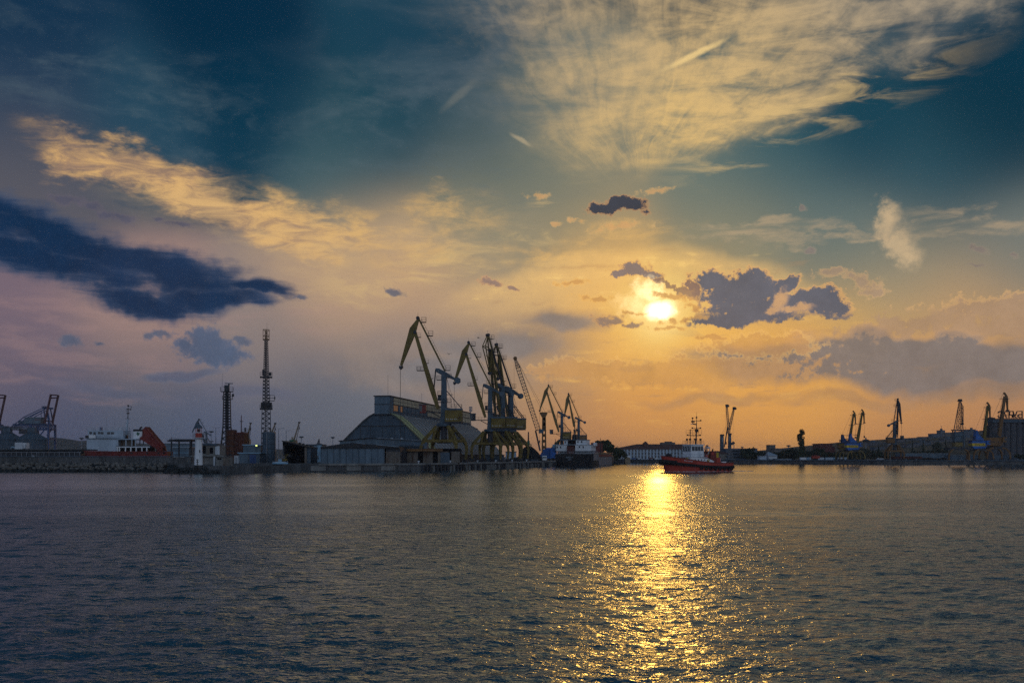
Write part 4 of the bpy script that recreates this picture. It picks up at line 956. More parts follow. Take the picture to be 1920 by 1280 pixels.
# concrete blockhouse
D = 296.0; s = D / F_PX; X = lambda px: (px - 396) * s; Z = lambda py: WZ(py, D) - GZ
t = thing('blockhouse', 'two storey bare concrete blockhouse with flat slab roofs right of the lighthouse', 'building', (WX(396, D), D, GZ))
MB().bx(X(379), X(412), 0, 6, Z(853.4), Z(834.6)).build('upper_wall', 'concrete', t)
MB().bx(X(377), X(408), -0.6, 6.6, Z(834.6), Z(831.2)).build('roof', 'slate_dark', t)
MB().bx(X(359), X(421), -0.9, 7, Z(855.2), Z(853.4)).build('floor_slab', 'concrete', t)
MB().bx(X(378), X(405), 0, 6, 0, Z(855.2)).build('lower_wall', 'concrete', t)
MB().bx(X(393.4), X(399.6), -0.06, 0.1, Z(850), Z(838.6)).build('doorway', 'inner_shade', t); MB().bx(X(379), X(386), -0.05, 0.1, Z(850), Z(836.5)).build('opening', 'inner_shade', t)  # near-black sheets on the solid wall paint the shade of the openings
MB().bx(X(387), X(393), -0.05, 0.05, Z(851.5), Z(839)).build('panel', 'brownwall', t)
MB().bx(X(404), X(412), -0.3, -0.02, Z(852), Z(836)).build('render_panel', 'offwhite', t)
MB().bx(X(401.5), X(405), -0.8, -0.1, -0.9, Z(855.2)).build('column', 'offwhite', t)
MB().bx(X(380), X(383), -0.06, 0.06, 0.0, Z(858)).build('lower_door', 'brownwall', t)
MB().rail([(X(404), -0.3, Z(831.2)), (X(414), -0.3, Z(831.2))], 0.9, 0.05, 0.8).build('railing', 'steel', t)
D = 294.0; s = D / F_PX
t = thing('concrete_bunker', 'low pale concrete box with a dark slot in front of the blockhouse', 'bunker', (WX(420, D), D - 1.5, zp))
MB().bx(-12 * s, 12 * s, 0, 4, 0, WZ(857.4, D) - zp).build('wall', 'concrete', t)
MB().bx(-12.3 * s, 12.3 * s, -0.2, 4.2, WZ(857.4, D) - zp, WZ(856.4, D) - zp).build('roof', 'concrete', t)
MB().bx(-9.5 * s, -2 * s, -0.05, 0.05, WZ(861, D) - zp, WZ(858.4, D) - zp).build('slot', 'inner_shade', t)  # near-black sheet paints the shade of the slot
MB().bx(1.2 * s, 12.2 * s, -0.12, -0.02, 0, WZ(858, D) - zp).build('panel', 'brownwall', t)
t = thing('scrap_heap', 'dark heap of scrap on the roof slab beside the concrete bunker', 'scrap heap', (WX(424, 299), 299, GZ)); m = MB()
for k in range(26): m.box((rr_.uniform(-2.4, 2.0), rr_.uniform(-0.6, 0.6), 1.6 + rr_.uniform(0, 1.5)), (rr_.uniform(.2, 1.2), .3, rr_.uniform(.1, .4)), rr_.uniform(0, 3))
m.build('scrap', 'dark', t); MB().bx(-2.4, 2.2, -0.5, 0.8, 0, 1.9).build('plinth', 'brownwall', t)

def platform(mb, c, w, d, z, rail=1.1, th=0.15, r=0.06):
    mb.bx(c[0] - w / 2, c[0] + w / 2, c[1] - d / 2, c[1] + d / 2, z - th, z)
    mb.rail([(c[0] - w / 2, c[1] - d / 2, z), (c[0] + w / 2, c[1] - d / 2, z), (c[0] + w / 2, c[1] + d / 2, z), (c[0] - w / 2, c[1] + d / 2, z)], rail, r, 1.2, True)
# radar lattice mast
D = 375.0; s = D / F_PX; X = lambda px: (px - 425.5) * s; Z = lambda py: WZ(py, D) - GZ
t = thing('radar_mast', 'dark lattice mast with a radar bar on top behind the rusty bins', 'mast', (WX(425.5, D), D, GZ), R(12))
m = MB(); m.truss((0, 0, 0), (0, 0, Z(800)), 5.2, 2.9, 6, 0.19); m.build('lower_lattice', 'dark', t)
m = MB(); m.truss((0, 0, Z(800)), (0, 0, Z(734)), 2.9, 2.3, 13, 0.15); m.build('upper_lattice', 'dark', t)
MB().tube((0, 0, 0), (0, 0, Z(727)), 0.62, n=8).build('core_duct', 'black', t)
m = MB(); platform(m, (0, 0), 4.5, 3.6, Z(733.5), 8 * s); m.build('top_platform', 'dark', t)
m = MB(); platform(m, (0.2, 0), 3.7, 3, Z(748), 1.2); m.bx(1.8, 2.6, -0.5, 0.5, Z(743), Z(738)); m.build('lower_platform', 'dark', t)
m = MB().bx(-0.9, 0.9, -0.9, 0.9, Z(733), Z(722)); m.tube((0.7, 0, Z(722)), (0.7, 0, Z(719.4)), 0.3); m.build('equipment_box', 'dark', t)
MB().box((0.7, 0, Z(718.6)), (3.0, 0.3, 0.34), 0.1).build('radar_bar', 'steel', t)
m = MB().tube((-1.7, 0, Z(723)), (-1.7, 0, Z(699.5)), 0.05, 0.03, 5); m.bar((-1.7, 0, Z(723)), (-0.9, 0, Z(726)), 0.1); m.build('aerial', 'dark', t)
# rusty bins
D = 362.0; s = D / F_PX
t = thing('rusty_bin', 'tall rusty steel bin at the foot of the radar mast', 'bin', (WX(434, D), D, GZ)); Z = lambda py: WZ(py, D) - GZ
MB().lathe([(10 * s, 0), (10 * s, Z(808)), (9.4 * s, Z(806.4))], 10).build('wall', 'rust', t); MB().lathe([(9.8 * s, Z(806.6)), (9.8 * s, Z(805.8)), (6 * s, Z(805.2))], 10).build('roof', 'red_dark', t)
m = MB()
for k in range(5): m.lathe([(10.25 * s, Z(846) + k * 1.9), (10.25 * s, Z(846) + k * 1.9 + 0.15)], 10)
m.build('hoop', 'dark', t)
t = thing('rusty_bin', 'shorter square rusty bin with flat top right of the tall one', 'bin', (WX(450, D), D - 1, GZ))
MB().bx(-9 * s, 9 * s, 0, 6, 0, Z(811.5)).build('wall', 'rust', t); MB().bx(-9.4 * s, 9.4 * s, -0.2, 6.2, Z(811.5), Z(810.4)).build('roof', 'red_dark', t)
m = MB()
for k in range(6): m.bx(-9 * s + k * 3.5 * s - 0.1, -9 * s + k * 3.5 * s + 0.1, -0.18, 0, 0, Z(811.5))
m.build('stiffener', 'maroon', t)
# stack, far derricks
D = 600.0; s = D / F_PX; Z = lambda py: WZ(py, D) - GZ
t = thing('chimney_stack', 'thin dark tapering stack rising behind the rusty bins', 'chimney', (WX(452.4, D), D, GZ))
MB().tube((0, 0, 0), (0, 0, Z(779)), 1.5 * s, 0.7 * s, 10).build('shaft', 'maroon', t); m = MB(); m.bx(-2.2 * s, 2.2 * s, -1, 1, Z(790.4), Z(789)); m.build('collar', 'dark', t)
m = MB().tube((0, 0, Z(779)), (0, 0, Z(776.5)), 0.1); m.build('rod', 'dark', t)
t = thing('rooftop_gantry', 'small dark gantry with railings above the square rusty bin', 'gantry', (WX(460, 370), 370, GZ)); s2 = 370 / F_PX; m = MB()
m.bx(-6.5 * s2, 6.5 * s2, -1, 1, WZ(809.6, 370) - GZ, WZ(808.8, 370) - GZ); m.rail([(-6.5 * s2, -1, WZ(808.8, 370) - GZ), (6.5 * s2, -1, WZ(808.8, 370) - GZ)], 5 * s2, 0.06, 1.0); m.build('deck', 'dark', t)
MB().bx(-1.3 * s2, 1.3 * s2, -0.4, 0.4, WZ(808.8, 370) - GZ, WZ(801.5, 370) - GZ).build('hoist', 'dark', t)
for x in (-6, 6): MB().bx(x * s2 - 0.15, x * s2 + 0.15, -0.2, 0.2, 0, WZ(809.6, 370) - GZ).build('leg', 'dark', t)
def derrick(pxf, yf, pxt, yt, D, label, pedestal=None):
    s = D / F_PX; Z = lambda py: WZ(py, D) - GZ; X = lambda px: (px - pxf) * s
    t = thing('deck_crane', label, 'crane', (WX(pxf, D), D, GZ), 0, 'pale jibs of far deck cranes')
    m = MB()
    for y in (-1.2, 1.2): m.bar((X(pxf), y, Z(yf)), (X(pxt), y * 0.3, Z(yt)), 1.5 * s, 1.3 * s)
    for k in range(8): f = (k + 0.5) / 8; m.bar((X(pxf + (pxt - pxf) * f), -1.2 + 0.8 * f, Z(yf + (yt - yf) * f)), (X(pxf + (pxt - pxf) * f), 1.2 - 0.8 * f, Z(yf + (yt - yf) * f)), 0.3)
    m.build('jib', 'tan', t)
    MB().bx(X(pxt) - 1.6 * s, X(pxt) + 1.8 * s, -0.8, 0.8, Z(yt + 1.5), Z(yt - 1.2)).build('jib_head', 'dark', t)
    m = MB().bar((X(pxt), 0, Z(yt)), (X(pxt), 0, Z(yt + 9)), 0.18); m.build('hoist_rope', 'rope', t); MB().bx(X(pxt) - 0.9 * s, X(pxt) + 0.9 * s, -0.3, 0.3, Z(yt + 13), Z(yt + 9)).build('hook_block', 'dark', t)
    m = MB().bar((X(pxf) + (5 if pedestal is None else pedestal) * s, 0, Z(yf)), (X(pxt), 0, Z(yt + 8)), 1.0 * s); m.build('luffing_ram', 'brownwall', t)
    MB().bx(X(pxf) - 2.4 * s, X(pxf) + 6.5 * s, -2, 2, 0, Z(yf) + 1).build('pedestal', 'tan', t)
    MB().bx(X(pxf) - 2.2 * s, X(pxf) + 0.6 * s, -2.2, -1.2, Z(yf) - 1, Z(yf - 9)).build('cab', 'tan', t)
derrick(462.5, 826, 469.8, 793, 640, 'pale far jib between the rusty bins and the tall tower'); derrick(509, 812, 516, 793.5, 640, 'pale far jib just right of the tall tower'); derrick(550, 828, 561, 791.5, 600, 'pale far jib, the rightmost of three, behind the dark shed')
# blue grey building with a lit lamp
t = gbuild('port_office', 'blue grey two level port building with a lit lamp', 'building', 456, 489, 833, 862, 352, 8, 'slate', 'sky_blue')
t2 = gbuild('workshop', 'low blue grey workshop with a pale roof edge left of the dark tank', 'workshop', 447, 487, 848, 872, 338, 8, 'slate_dark', 'sky_blue')
MB().bx(-3.0, -0.4, -0.08, 0.04, 0.02, 3.2).build('door', 'slate', t2); MB().bx(0.2, 2.4, -0.08, 0.04, 0.02, 2.9).build('door', 'blue_deep', t2)
D = 350.5; lmp = thing('wall_lamp', 'small lit yellow green lamp on the blue grey building', 'lamp', (WX(480.7, D), D, WZ(835, D)))
MB().ball((0, 0, 0), 0.32, 8, (1.2, 0.8, 0.8)).build('bulb', 'lamp', lmp); MB().bx(-0.3, 0.3, 0.15, 1.3, -0.2, 0.25).build('bracket', 'steel', lmp)
t = thing('kiosk', 'narrow pale kiosk between the bunker and the workshop', 'kiosk', (WX(443, 330), 330, GZ)); MB().bx(-0.65, 0.65, 0, 1.4, 0, 2.5).build('body', 'offwhite', t); MB().bx(-0.8, 0.8, -0.15, 1.5, 2.5, 2.65).build('roof', 'galv', t); MB().bx(-0.4, 0.4, -0.05, 0, 0.05, 2.1).build('door', 'galv', t)
# tall lattice tower
D = 368.0; s = D / F_PX; X = lambda px: (px - 499) * s; Z = lambda py: WZ(py, D) - GZ
t = thing('radio_tower', 'tall dark lattice tower with railed platforms and a top cage', 'tower', (WX(499, D), D, GZ), R(14))
m = MB(); m.truss((0, 0, 0), (0, 0, Z(766)), 3.7, 2.9, 11, 0.17); m.build('base_lattice', 'dark', t)
m = MB(); m.truss((0, 0, Z(766)), (0, 0, Z(708)), 2.5, 2.1, 9, 0.14); m.build('middle_lattice', 'dark', t)
m = MB(); m.truss((0, 0, Z(708)), (0, 0, Z(636)), 2.0, 1.2, 17, 0.11); m.build('upper_lattice', 'dark', t)
m = MB()
for z0, z1 in ((637, 630), (630, 618)): m.truss((0, 0, Z(z0)), (0, 0, Z(z1)), 2.2, 2.2, 1, 0.12, x=False)
for a in (-1.1, 0, 1.1): m.bar((a, -1.1, Z(637)), (a, -1.1, Z(618)), 0.1); m.bar((a, 1.1, Z(637)), (a, 1.1, Z(618)), 0.1)
m.bx(-1.2, 1.2, -1.2, 1.2, Z(637), Z(636)); m.truss((0, 0, Z(637)), (0, 0, Z(619)), 0.8, 0.8, 5, 0.08); m.build('top_cage', 'ochre', t)
MB().tube((0.3, 0, Z(618)), (0.3, 0, Z(605)), 0.05, 0.03, 5).build('aerial', 'dark', t)
m = MB(); platform(m, (0, 0), 4.4, 3.4, Z(706), 8 * s, 0.4); m.bx(1.0, 1.9, -0.5, 0.5, Z(704), Z(698)); m.bx(-1.4, -0.5, -0.7, 0.2, Z(704), Z(693)); m.build('upper_platform', 'dark', t)
m = MB(); platform(m, (0, 0), 4.6, 4.0, Z(765), 1.1, 0.5); m.bx(-1.9, 2.1, -1.6, 1.6, Z(764), Z(754.5)); m.build('middle_platform', 'black', t)
m = MB(); platform(m, (1.4, -0.6), 3.2, 2.2, Z(751), 10 * s, 0.12, 0.09); m.tube((2.9, -0.7, Z(746)), (3.3, -0.7, Z(746)), 0.5); m.build('side_cage', 'dark', t)
MB().tube((-0.1, 0, 0), (-0.1, 0, Z(640)), 0.18, n=6).build('cable_riser', 'black', t)
# dark tank
D = 350.0; s = D / F_PX; Z = lambda py: WZ(py, D) - GZ
t = thing('storage_tank', 'dark upright tank with a pale vertical pipe in front of the tall tower', 'tank', (WX(504.3, D), D, GZ))
MB().lathe([(12 * s, 0), (12 * s, Z(813)), (11 * s, Z(811)), (7 * s, Z(809.6))], 16).build('shell', 'slate_dark', t)
m = MB()
for k in range(5): m.lathe([(12.2 * s, 1.5 + k * 1.7), (12.2 * s, 1.62 + k * 1.7)], 16)
m.build('hoop', 'dark', t)
MB().tube((-0.2, -12.4 * s, 0), (-0.2, -12.4 * s, Z(811)), 0.2, n=8).build('pipe', 'steel', t)
m = MB(); m.bar((-9 * s, -0.4, Z(809)), (-5 * s, -0.4, Z(807)), 0.3); m.bar((-9 * s, -0.4, Z(806.5)), (-8 * s, -0.4, Z(810)), 0.25); m.build('inlet', 'dark', t)
# dark open shed
D = 334.0; s = D / F_PX; X = lambda px: (px - 556) * s; Z = lambda py: WZ(py, D) - GZ
t = thing('open_shed', 'dark open fronted shed with a sloping roof right of the tank', 'shed', (WX(556, D), D, GZ))
MB().prism([(X(530), 0), (X(533), 0), (X(533), Z(828)), (X(530), Z(827))], 0, 12).build('side_wall', 'dark', t)
MB().prism([(X(530), 0), (X(582), 0), (X(582), Z(839)), (X(530), Z(827))], 11.5, 12).build('back_wall', 'inner_shade', t)  # inner shade of the shed is put into this near-black colour
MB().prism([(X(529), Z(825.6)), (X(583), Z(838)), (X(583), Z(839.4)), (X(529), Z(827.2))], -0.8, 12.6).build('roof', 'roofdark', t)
MB().prism([(X(530), Z(827)), (X(571), Z(836.5)), (X(571), Z(841)), (X(548), Z(835)), (X(530), Z(835))], 0, 0.3).build('gable_panel', 'inner_shade', t)
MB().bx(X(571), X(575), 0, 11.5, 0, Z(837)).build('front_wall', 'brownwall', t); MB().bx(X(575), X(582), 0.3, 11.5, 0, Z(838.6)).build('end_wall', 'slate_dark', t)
MB().bx(X(533), X(571), 5.5, 6, 0, Z(839)).build('partition', 'inner_shade', t)
for k in range(4): MB().lathe([(0.35, 0), (0.35, 0.3), (0.5, 0.5), (0.15, 0.7)], 8, (X(556 + 7 * k), 5, Z(832.5 + k * 1.7))).build('roof_vent', 'dark', t)
MB().bx(X(540), X(548), 2, 6, Z(827), Z(824)).build('green_housing', 'green', t)
# wheel loader
D = 322.0; s = D / F_PX
t = thing('wheel_loader', 'small yellow wheel loader with raised arm in front of the dark shed', 'loader', (WX(533, D), D, GZ + 0.004))
MB().bx(-0.9, 1.0, -0.6, 0.6, 0.6, 1.5).build('chassis', 'yellow', t); MB().bx(-0.5, 0.35, -0.55, 0.55, 1.5, 2.5).build('cab', 'glass', t); MB().bx(-0.6, 0.45, -0.6, 0.6, 2.5, 2.62).build('cab_roof', 'yellow', t)
m = MB().bar((0.3, -0.6, 1.5), (1.0, -0.6, 3.0), 0.14); m.bar((0.3, 0.6, 1.5), (1.0, 0.6, 3.0), 0.14); m.bar((1.0, 0, 3.0), (1.6, 0, 2.7), 0.3); m.build('lift_arm', 'yellow', t)
MB().prism([(1.4, 2.3), (2.1, 2.3), (2.0, 3.0), (1.5, 2.9)], -0.9, 0.9).build('bucket', 'dark', t)
for x in (-0.65, 0.75):
    for y in (-0.75, 0.5): MB().tube((x, y, 0.5), (x, y + 0.28, 0.5), 0.5, n=12).build('wheel', 'rubber', t)
t = thing('sign_board', 'small pale blue board standing on the quay by the loader', 'board', (WX(525, 318), 318, GZ)); MB().bx(-0.55, 0.55, -0.04, 0.04, 0.5, 1.4).build('panel', 'sky_blue', t); MB().bx(-0.5, -0.4, 0, 0.08, 0, 0.6).build('leg', 'galv', t); MB().bx(0.4, 0.5, 0, 0.08, 0, 0.6).build('leg', 'galv', t)
t = thing('rowing_boat', 'pale blue upturned rowing boat lying on the quay edge', 'boat', (WX(526, 307), 306.6, GZ)); m = MB(); hl = []
for i in range(9):
    f = i / 8; w = 0.75 * math.sin(math.pi * min(1, max(0.05, f * 0.93 + 0.05))) ** 0.5; hl.append([(-2.4 + 4.8 * f, w * math.cos(a), 0.62 * math.sin(a) * (0.6 + 0.4 * math.sin(math.pi * f))) for a in (0, .6, 1.2, 1.9, 2.5, math.pi)])
P = [p for r_ in hl for p in r_]; m.add(P, [(i * 6 + j, i * 6 + j + 1, i * 6 + j + 7, i * 6 + j + 6) for i in range(8) for j in range(5)] + [tuple(range(6)), tuple(range(48, 54))]); m.build('hull', 'sky_blue', t); MB().bx(-2.4, 2.4, -0.04, 0.04, 0.55, 0.68).build('keel', 'offwhite', t)
# lattice derrick mast and pale building behind
gbuild('warehouse', 'pale blue warehouse seen behind the thin derrick mast', 'warehouse', 576, 603, 832.5, 866, 400, 10, 'sky_blue', 'slate')
D = 336.0; s = D / F_PX; X = lambda px: (px - 595) * s; Z = lambda py: WZ(py, D) - GZ
t = thing('derrick_mast', 'thin dark braced derrick with a small lattice tip left of the long shed', 'derrick', (WX(595, D), D, GZ)); m = MB()
m.bar((X(593), 0, 0), (X(593), 0, Z(834)), 0.16); m.bar((X(587), 0, Z(834)), (X(598), 0, Z(862)), 0.16); m.bar((X(602), 0, Z(831)), (X(595), 0, Z(833)), 0.14); m.bar((X(604), 0, Z(832)), (X(592), 0, Z(832)), 0.16); m.bar((X(606), 0, Z(848)), (X(588), 0, Z(848)), 0.12); m.bar((X(600), 0, Z(848)), (X(593), 0, Z(864)), 0.12); m.build('frame', 'dark', t)
m = MB(); m.truss((X(597), 0, Z(832)), (X(598.4), 0, Z(822.4)), 0.75, 0.15, 5, 0.06); m.build('lattice_tip', 'dark', t); MB().bx(X(585.6), X(592), -0.3, 0.3, Z(836), Z(833.5)).build('winch_box', 'dark', t)

# ================================================================== LONG SHED and THE BIG HALL
D = 322.0; s = D / F_PX; X = lambda px: (px - 660) * s; Z = lambda py: WZ(py, D) - GZ
t = thing('long_shed', 'long blue grey quayside shed with a dark tarred roof', 'shed', (WX(660, D), D + 2, GZ))
pw = (719.0 - 599.5) / 10
for k in range(10): MB().bx(X(599.7 + k * pw) + 0.05, X(599.7 + (k + 1) * pw) - 0.05, 0, 0.25, 0, Z(839.6)).build('wall_panel', 'slate', t)
ps = MB()
for k in range(11): ps.bx(X(599.5 + k * pw) - 0.1, X(599.5 + k * pw) + 0.1, -0.12, 0.3, 0, Z(839.6))
ps.build('post', 'slate_dark', t)
MB().bx(X(599), X(720), 0.3, 22, 0, Z(839)).build('body', 'dark', t)
MB().prism([(X(599), Z(839.8)), (X(599), Z(837.4)), (X(640), Z(831.5)), (X(659), Z(829.8)), (X(700), Z(833)), (X(748), Z(837.5)), (X(748), Z(839.8))], -0.5, 23).build('roof', 'roofdark', t)
m = MB(); m.bar((X(668), -0.6, Z(830.4)), (X(683), -0.6, Z(831.6)), 0.5, 0.1); m.bar((X(704), -0.6, Z(833.2)), (X(746), -0.6, Z(837.2)), 0.5, 0.12); m.build('gutter', 'roofsheen', t)
for k in range(7): MB().bx(X(722 + k * 3.9) + 0.02, X(722 + (k + 1) * 3.9) - 0.04, 0.2, 0.5, 0, Z(846.6)).build('stained_panel', 'brownwall', t)
MB().bx(X(722), X(749), 0.5, 22, 0, Z(840)).build('end_bay', 'dark', t)
# covered quay store with ochre canopy
D = 330.0; s = D / F_PX; X = lambda px: (px - 785) * s; Z = lambda py: WZ(py, D) - GZ
t = thing('quay_store', 'dark quay store with an ochre canopy beam under the front crane', 'store', (WX(785, D), D + 14, GZ))
k_ = (D + 14) / D; X = lambda px: ((px - 960) / F_PX * (D + 14)) - WX(785, D); Z = lambda py: WZ(py, D + 14) - GZ
MB().bx(X(749), X(862), 1.0, 12, 0, Z(840.5)).build('body', 'inner_shade', t)  # near-black block paints the shade behind the door openings
for a, b in ((749, 750.5), (763, 783), (793, 811), (821, 840), (846, 862)): MB().bx(X(a), X(b), 0.6, 1.0, 0, Z(846)).build('wall_panel', 'brownwall', t)
for a, b in ((722, 735), (736, 762), (762.5, 793), (793.5, 830)): MB().bx(X(a), X(b), -0.6, 0.9, Z(845.6), Z(841)).build('canopy_beam', 'ochre', t)
MB().bx(X(720), X(840), -0.8, 12, Z(841), Z(840.3)).build('canopy_roof', 'dark', t)
MB().bx(X(826), X(843), 0.2, 0.6, 0, Z(848)).build('roller_door', 'slate_dark', t)
t = thing('pipe_tank', 'dark horizontal cylindrical tank lying in front of the hall', 'tank', (WX(771, 352), 352, 0)); zc = WZ(834.2, 352); r_ = 5.4 * 352 / F_PX
MB().tube((WX(749, 352) - WX(771, 352), 0, zc), (WX(795, 352) - WX(771, 352), 0, zc), r_, n=18).build('shell', 'slate_dark', t, True)
for q in (-3.2, 0, 3.2): MB().bx(q - 0.25, q + 0.25, -0.9, 0.9, GZ, zc - r_ * 0.6).build('saddle', 'dark', t)
t = thing('annex', 'low blue grey annex with a shallow gabled roof in front of the hall gable', 'annex', (0, 378, GZ)); X = lambda px: WX(px, 378); Z = lambda py: WZ(py, 378) - GZ
MB().prism([(X(637), 0), (X(800), 0), (X(800), Z(828)), (X(694), Z(821.6)), (X(637), Z(827))], 0, 9).build('wall', 'slate', t)
MB().prism([(X(635), Z(827.2)), (X(694), Z(821.2)), (X(805), Z(827)), (X(805), Z(826.2)), (X(694), Z(820)), (X(635), Z(825.6))], -0.5, 9.5).build('roof', 'roofdark', t)
m = MB(); m.bar((X(706), -0.6, Z(820.6)), (X(800), -0.6, Z(826)), 0.4, 0.12); m.build('roof_edge', 'roofsheen', t)
for px in (734, 752): MB().bx(X(px) - 0.5, X(px) + 0.5, 1, 2, Z(824), Z(820.4)).build('skylight', 'roofsheen', t)

# the hall: local x across, y along its length
HA = math.atan2(25.3, 154.0)          # its long side runs away and to the right
H0 = Vector((WX(716.5, 392), 392, GZ)); zz = lambda py: WZ(py, 392) - GZ
hall = thing('storage_hall', 'big arched bulk storage hall with a glazed gallery along its ridge', 'hall', H0, -HA)
sec = [(3.1, zz(775.2)), (5.2, zz(780.5)), (7.6, zz(789)), (10.6, zz(802.5)), (13.4, zz(815)), (16.2, zz(828)), (18.8, zz(841)), (20.6, zz(852)), (21.0, 0)]
LH = 158.0
gab = [(x, z) for x, z in sec]
MB().prism([(-x, z) for x, z in gab][::-1] + [(x, z) for x, z in gab], 0.6, 1.0).build('gable_wall', 'slate_dark', hall)
m = MB(); m.bx(-9.4, 9.4, 0.4, 0.6, zz(798) - 0.2, zz(798) + 0.1)
for x in (-9, -5, 0, 5, 9): m.bx(x - 0.06, x + 0.06, 0.5, 0.6, 5, zz(800))
m.build('gable_joint', 'dark', hall)
NPAN = 27; pl = LH / NPAN
def roof_panel(sd_, mat):
    m = MB(); pts = [(sd_ * x, z) for x, z in sec[:-1]]; n = len(pts); th = 0.25
    for (a, b) in zip(pts, pts[1:]):
        dx_, dz_ = b[0] - a[0], b[1] - a[1]; L = math.hypot(dx_, dz_); nx, nz = -dz_ / L * th, dx_ / L * th
        if nx * sd_ < 0: nx, nz = -nx, -nz
        m.add([(a[0], 0.07, a[1]), (b[0], 0.07, b[1]), (b[0], pl - 0.07, b[1]), (a[0], pl - 0.07, a[1]), (a[0] + nx, 0.07, a[1] + nz), (b[0] + nx, 0.07, b[1] + nz), (b[0] + nx, pl - 0.07, b[1] + nz), (a[0] + nx, pl - 0.07, a[1] + nz)],
              [(4, 5, 6, 7), (0, 3, 2, 1), (0, 1, 5, 4), (3, 7, 6, 2), (0, 4, 7, 3), (1, 2, 6, 5)])
    return m.mesh('roof_panel', M[mat])
def roof_rib(sd_):
    m = MB()
    for (a, b) in zip(sec[:-1], sec[1:-1]): m.bar((sd_ * (a[0] + 0.2), 0, a[1] + 0.16), (sd_ * (b[0] + 0.2), 0, b[1] + 0.16), 0.16, 0.55, up=(0, 1, 0))
    return m.mesh('roof_rib', M['dark'])
pr_, po_, plf, rbR, rbL = roof_panel(1, 'roofblue'), roof_panel(1, 'olive'), roof_panel(-1, 'roofblue'), roof_rib(1), roof_rib(-1)
for k in range(NPAN):
    o = link('roof_panel', po_ if k < 2 else pr_, hall, (0, k * pl, 0))
    if k < 2: o['label'] = 'pale olive roof panel at the front edge'
    link('roof_rib', rbR, hall, (0, k * pl, 0)); link('roof_panel', plf, hall, (0, k * pl, 0))
    if k % 3 == 0: link('roof_rib', rbL, hall, (0, k * pl, 0))
MB().prism([(-20, 0), (-20, 2.6), (20, 2.6), (20, 0)], 1.2, LH - 0.5).build('base_wall', 'dark', hall)
inner = [(max(0.0, x - 0.35), z - 0.15) for x, z in sec]
MB().prism([(-x, z) for x, z in inner][::-1] + [(x, z) for x, z in inner], 1.2, LH - 0.2).build('inner_shell', 'dark', hall)
# gallery along the ridge
gz0, gz1 = zz(776), zz(742.6); gw = 3.15; GL = LH - 2
gh = MB().bx(-gw, gw, 0, 5.0, gz0 - 0.3, gz1).build('head_house', 'slate', hall)
MB().bx(-gw - 0.35, gw + 0.35, -0.4, GL + 0.4, gz1, gz1 + 0.3).build('gallery_roof', 'roofdark', hall)
m = MB().bx(-gw - 0.16, gw + 0.16, -0.14, 0, zz(758), zz(757)); m.bx(-gw - 0.1, gw + 0.1, -0.1, 0, gz0 - 0.3, gz0 + 0.1); m.build('joint', 'dark', gh)
m = MB(); m.bx(-gw + 0.2, gw - 0.25, 5.0, GL, gz0, gz1); m.build('gallery_core', 'dark', hall)
NB = 22; bl = (GL - 5.0) / NB; hgt = gz1 - gz0
p_up = MB().bx(-0.15, 0.15, 0.08, bl - 0.08, 0.60 * hgt, 0.97 * hgt).mesh('cream_panel', M['cream']); p_lo = MB().bx(-0.13, 0.13, 0.06, bl - 0.06, 0.0, 0.20 * hgt).mesh('sill_panel', M['slate']); p_mid = MB().bx(-0.12, 0.12, 0.06, bl - 0.06, 0.545 * hgt, 0.595 * hgt).mesh('head_rail', M['dark'])
w_l = MB().bx(-0.08, 0.08, 0.12, bl / 2 - 0.1, 0.22 * hgt, 0.54 * hgt).mesh('window', M['slate']); w_c = MB().bx(-0.08, 0.08, 0.12, bl / 2 - 0.1, 0.22 * hgt, 0.54 * hgt).mesh('window', M['cream']); w_d = MB().bx(-0.08, 0.08, 0.12, bl / 2 - 0.1, 0.22 * hgt, 0.54 * hgt).mesh('window', M['glass'])
jn = MB().bx(-0.2, 0.2, -0.07, 0.07, 0, hgt).mesh('mullion', M['dark']); kr = MB().bx(-0.18, 0.18, 0.1, bl - 0.1, 0.77 * hgt, 0.79 * hgt).mesh('seam', M['dark'])
for k in range(NB):
    y = 5.0 + k * bl
    for me in (p_up, p_lo, p_mid, jn, kr): link(me.name.split('.')[0], me, hall, (gw - 0.1, y, gz0))
    for h in (0, 1):
        me = w_d if (k, h) in ((0, 0), (0, 1), (1, 1)) else (w_c if (8 <= k <= 14 or k >= 18) else w_l)
        link('window', me, hall, (gw - 0.1, y + h * bl / 2, gz0))
    if k % 2 == 0 or k > 3:
        o = link('walkway_plate', bpy.data.meshes.get('walkway_plate') or MB().bx(0, 0.9, 0.5, bl * 0.62, 0, 0.25).mesh('walkway_plate', M['offwhite']), hall, (gw + 0.35, y, gz0 - 0.35))
m = MB().rail([(gw + 0.6, 5, gz0 + 0.1), (gw + 0.6, GL, gz0 + 0.1)], 1.1, 0.06, 6); m.build('railing', 'dark', hall)
for y, hh in ((8, 9), (62, 5)): MB().tube((0, y, gz1), (0, y, gz1 + hh), 0.05, n=5).build('lightning_rod', 'dark', hall)
MB().bx(5.5, 7.0, LH - 3, LH - 1, zz(787), zz(782)).build('roof_vent', 'dark', hall)
light_mast(882.5, 763, 548, 'square headed floodlight tower at the far end of the hall', 2.9, square=True)
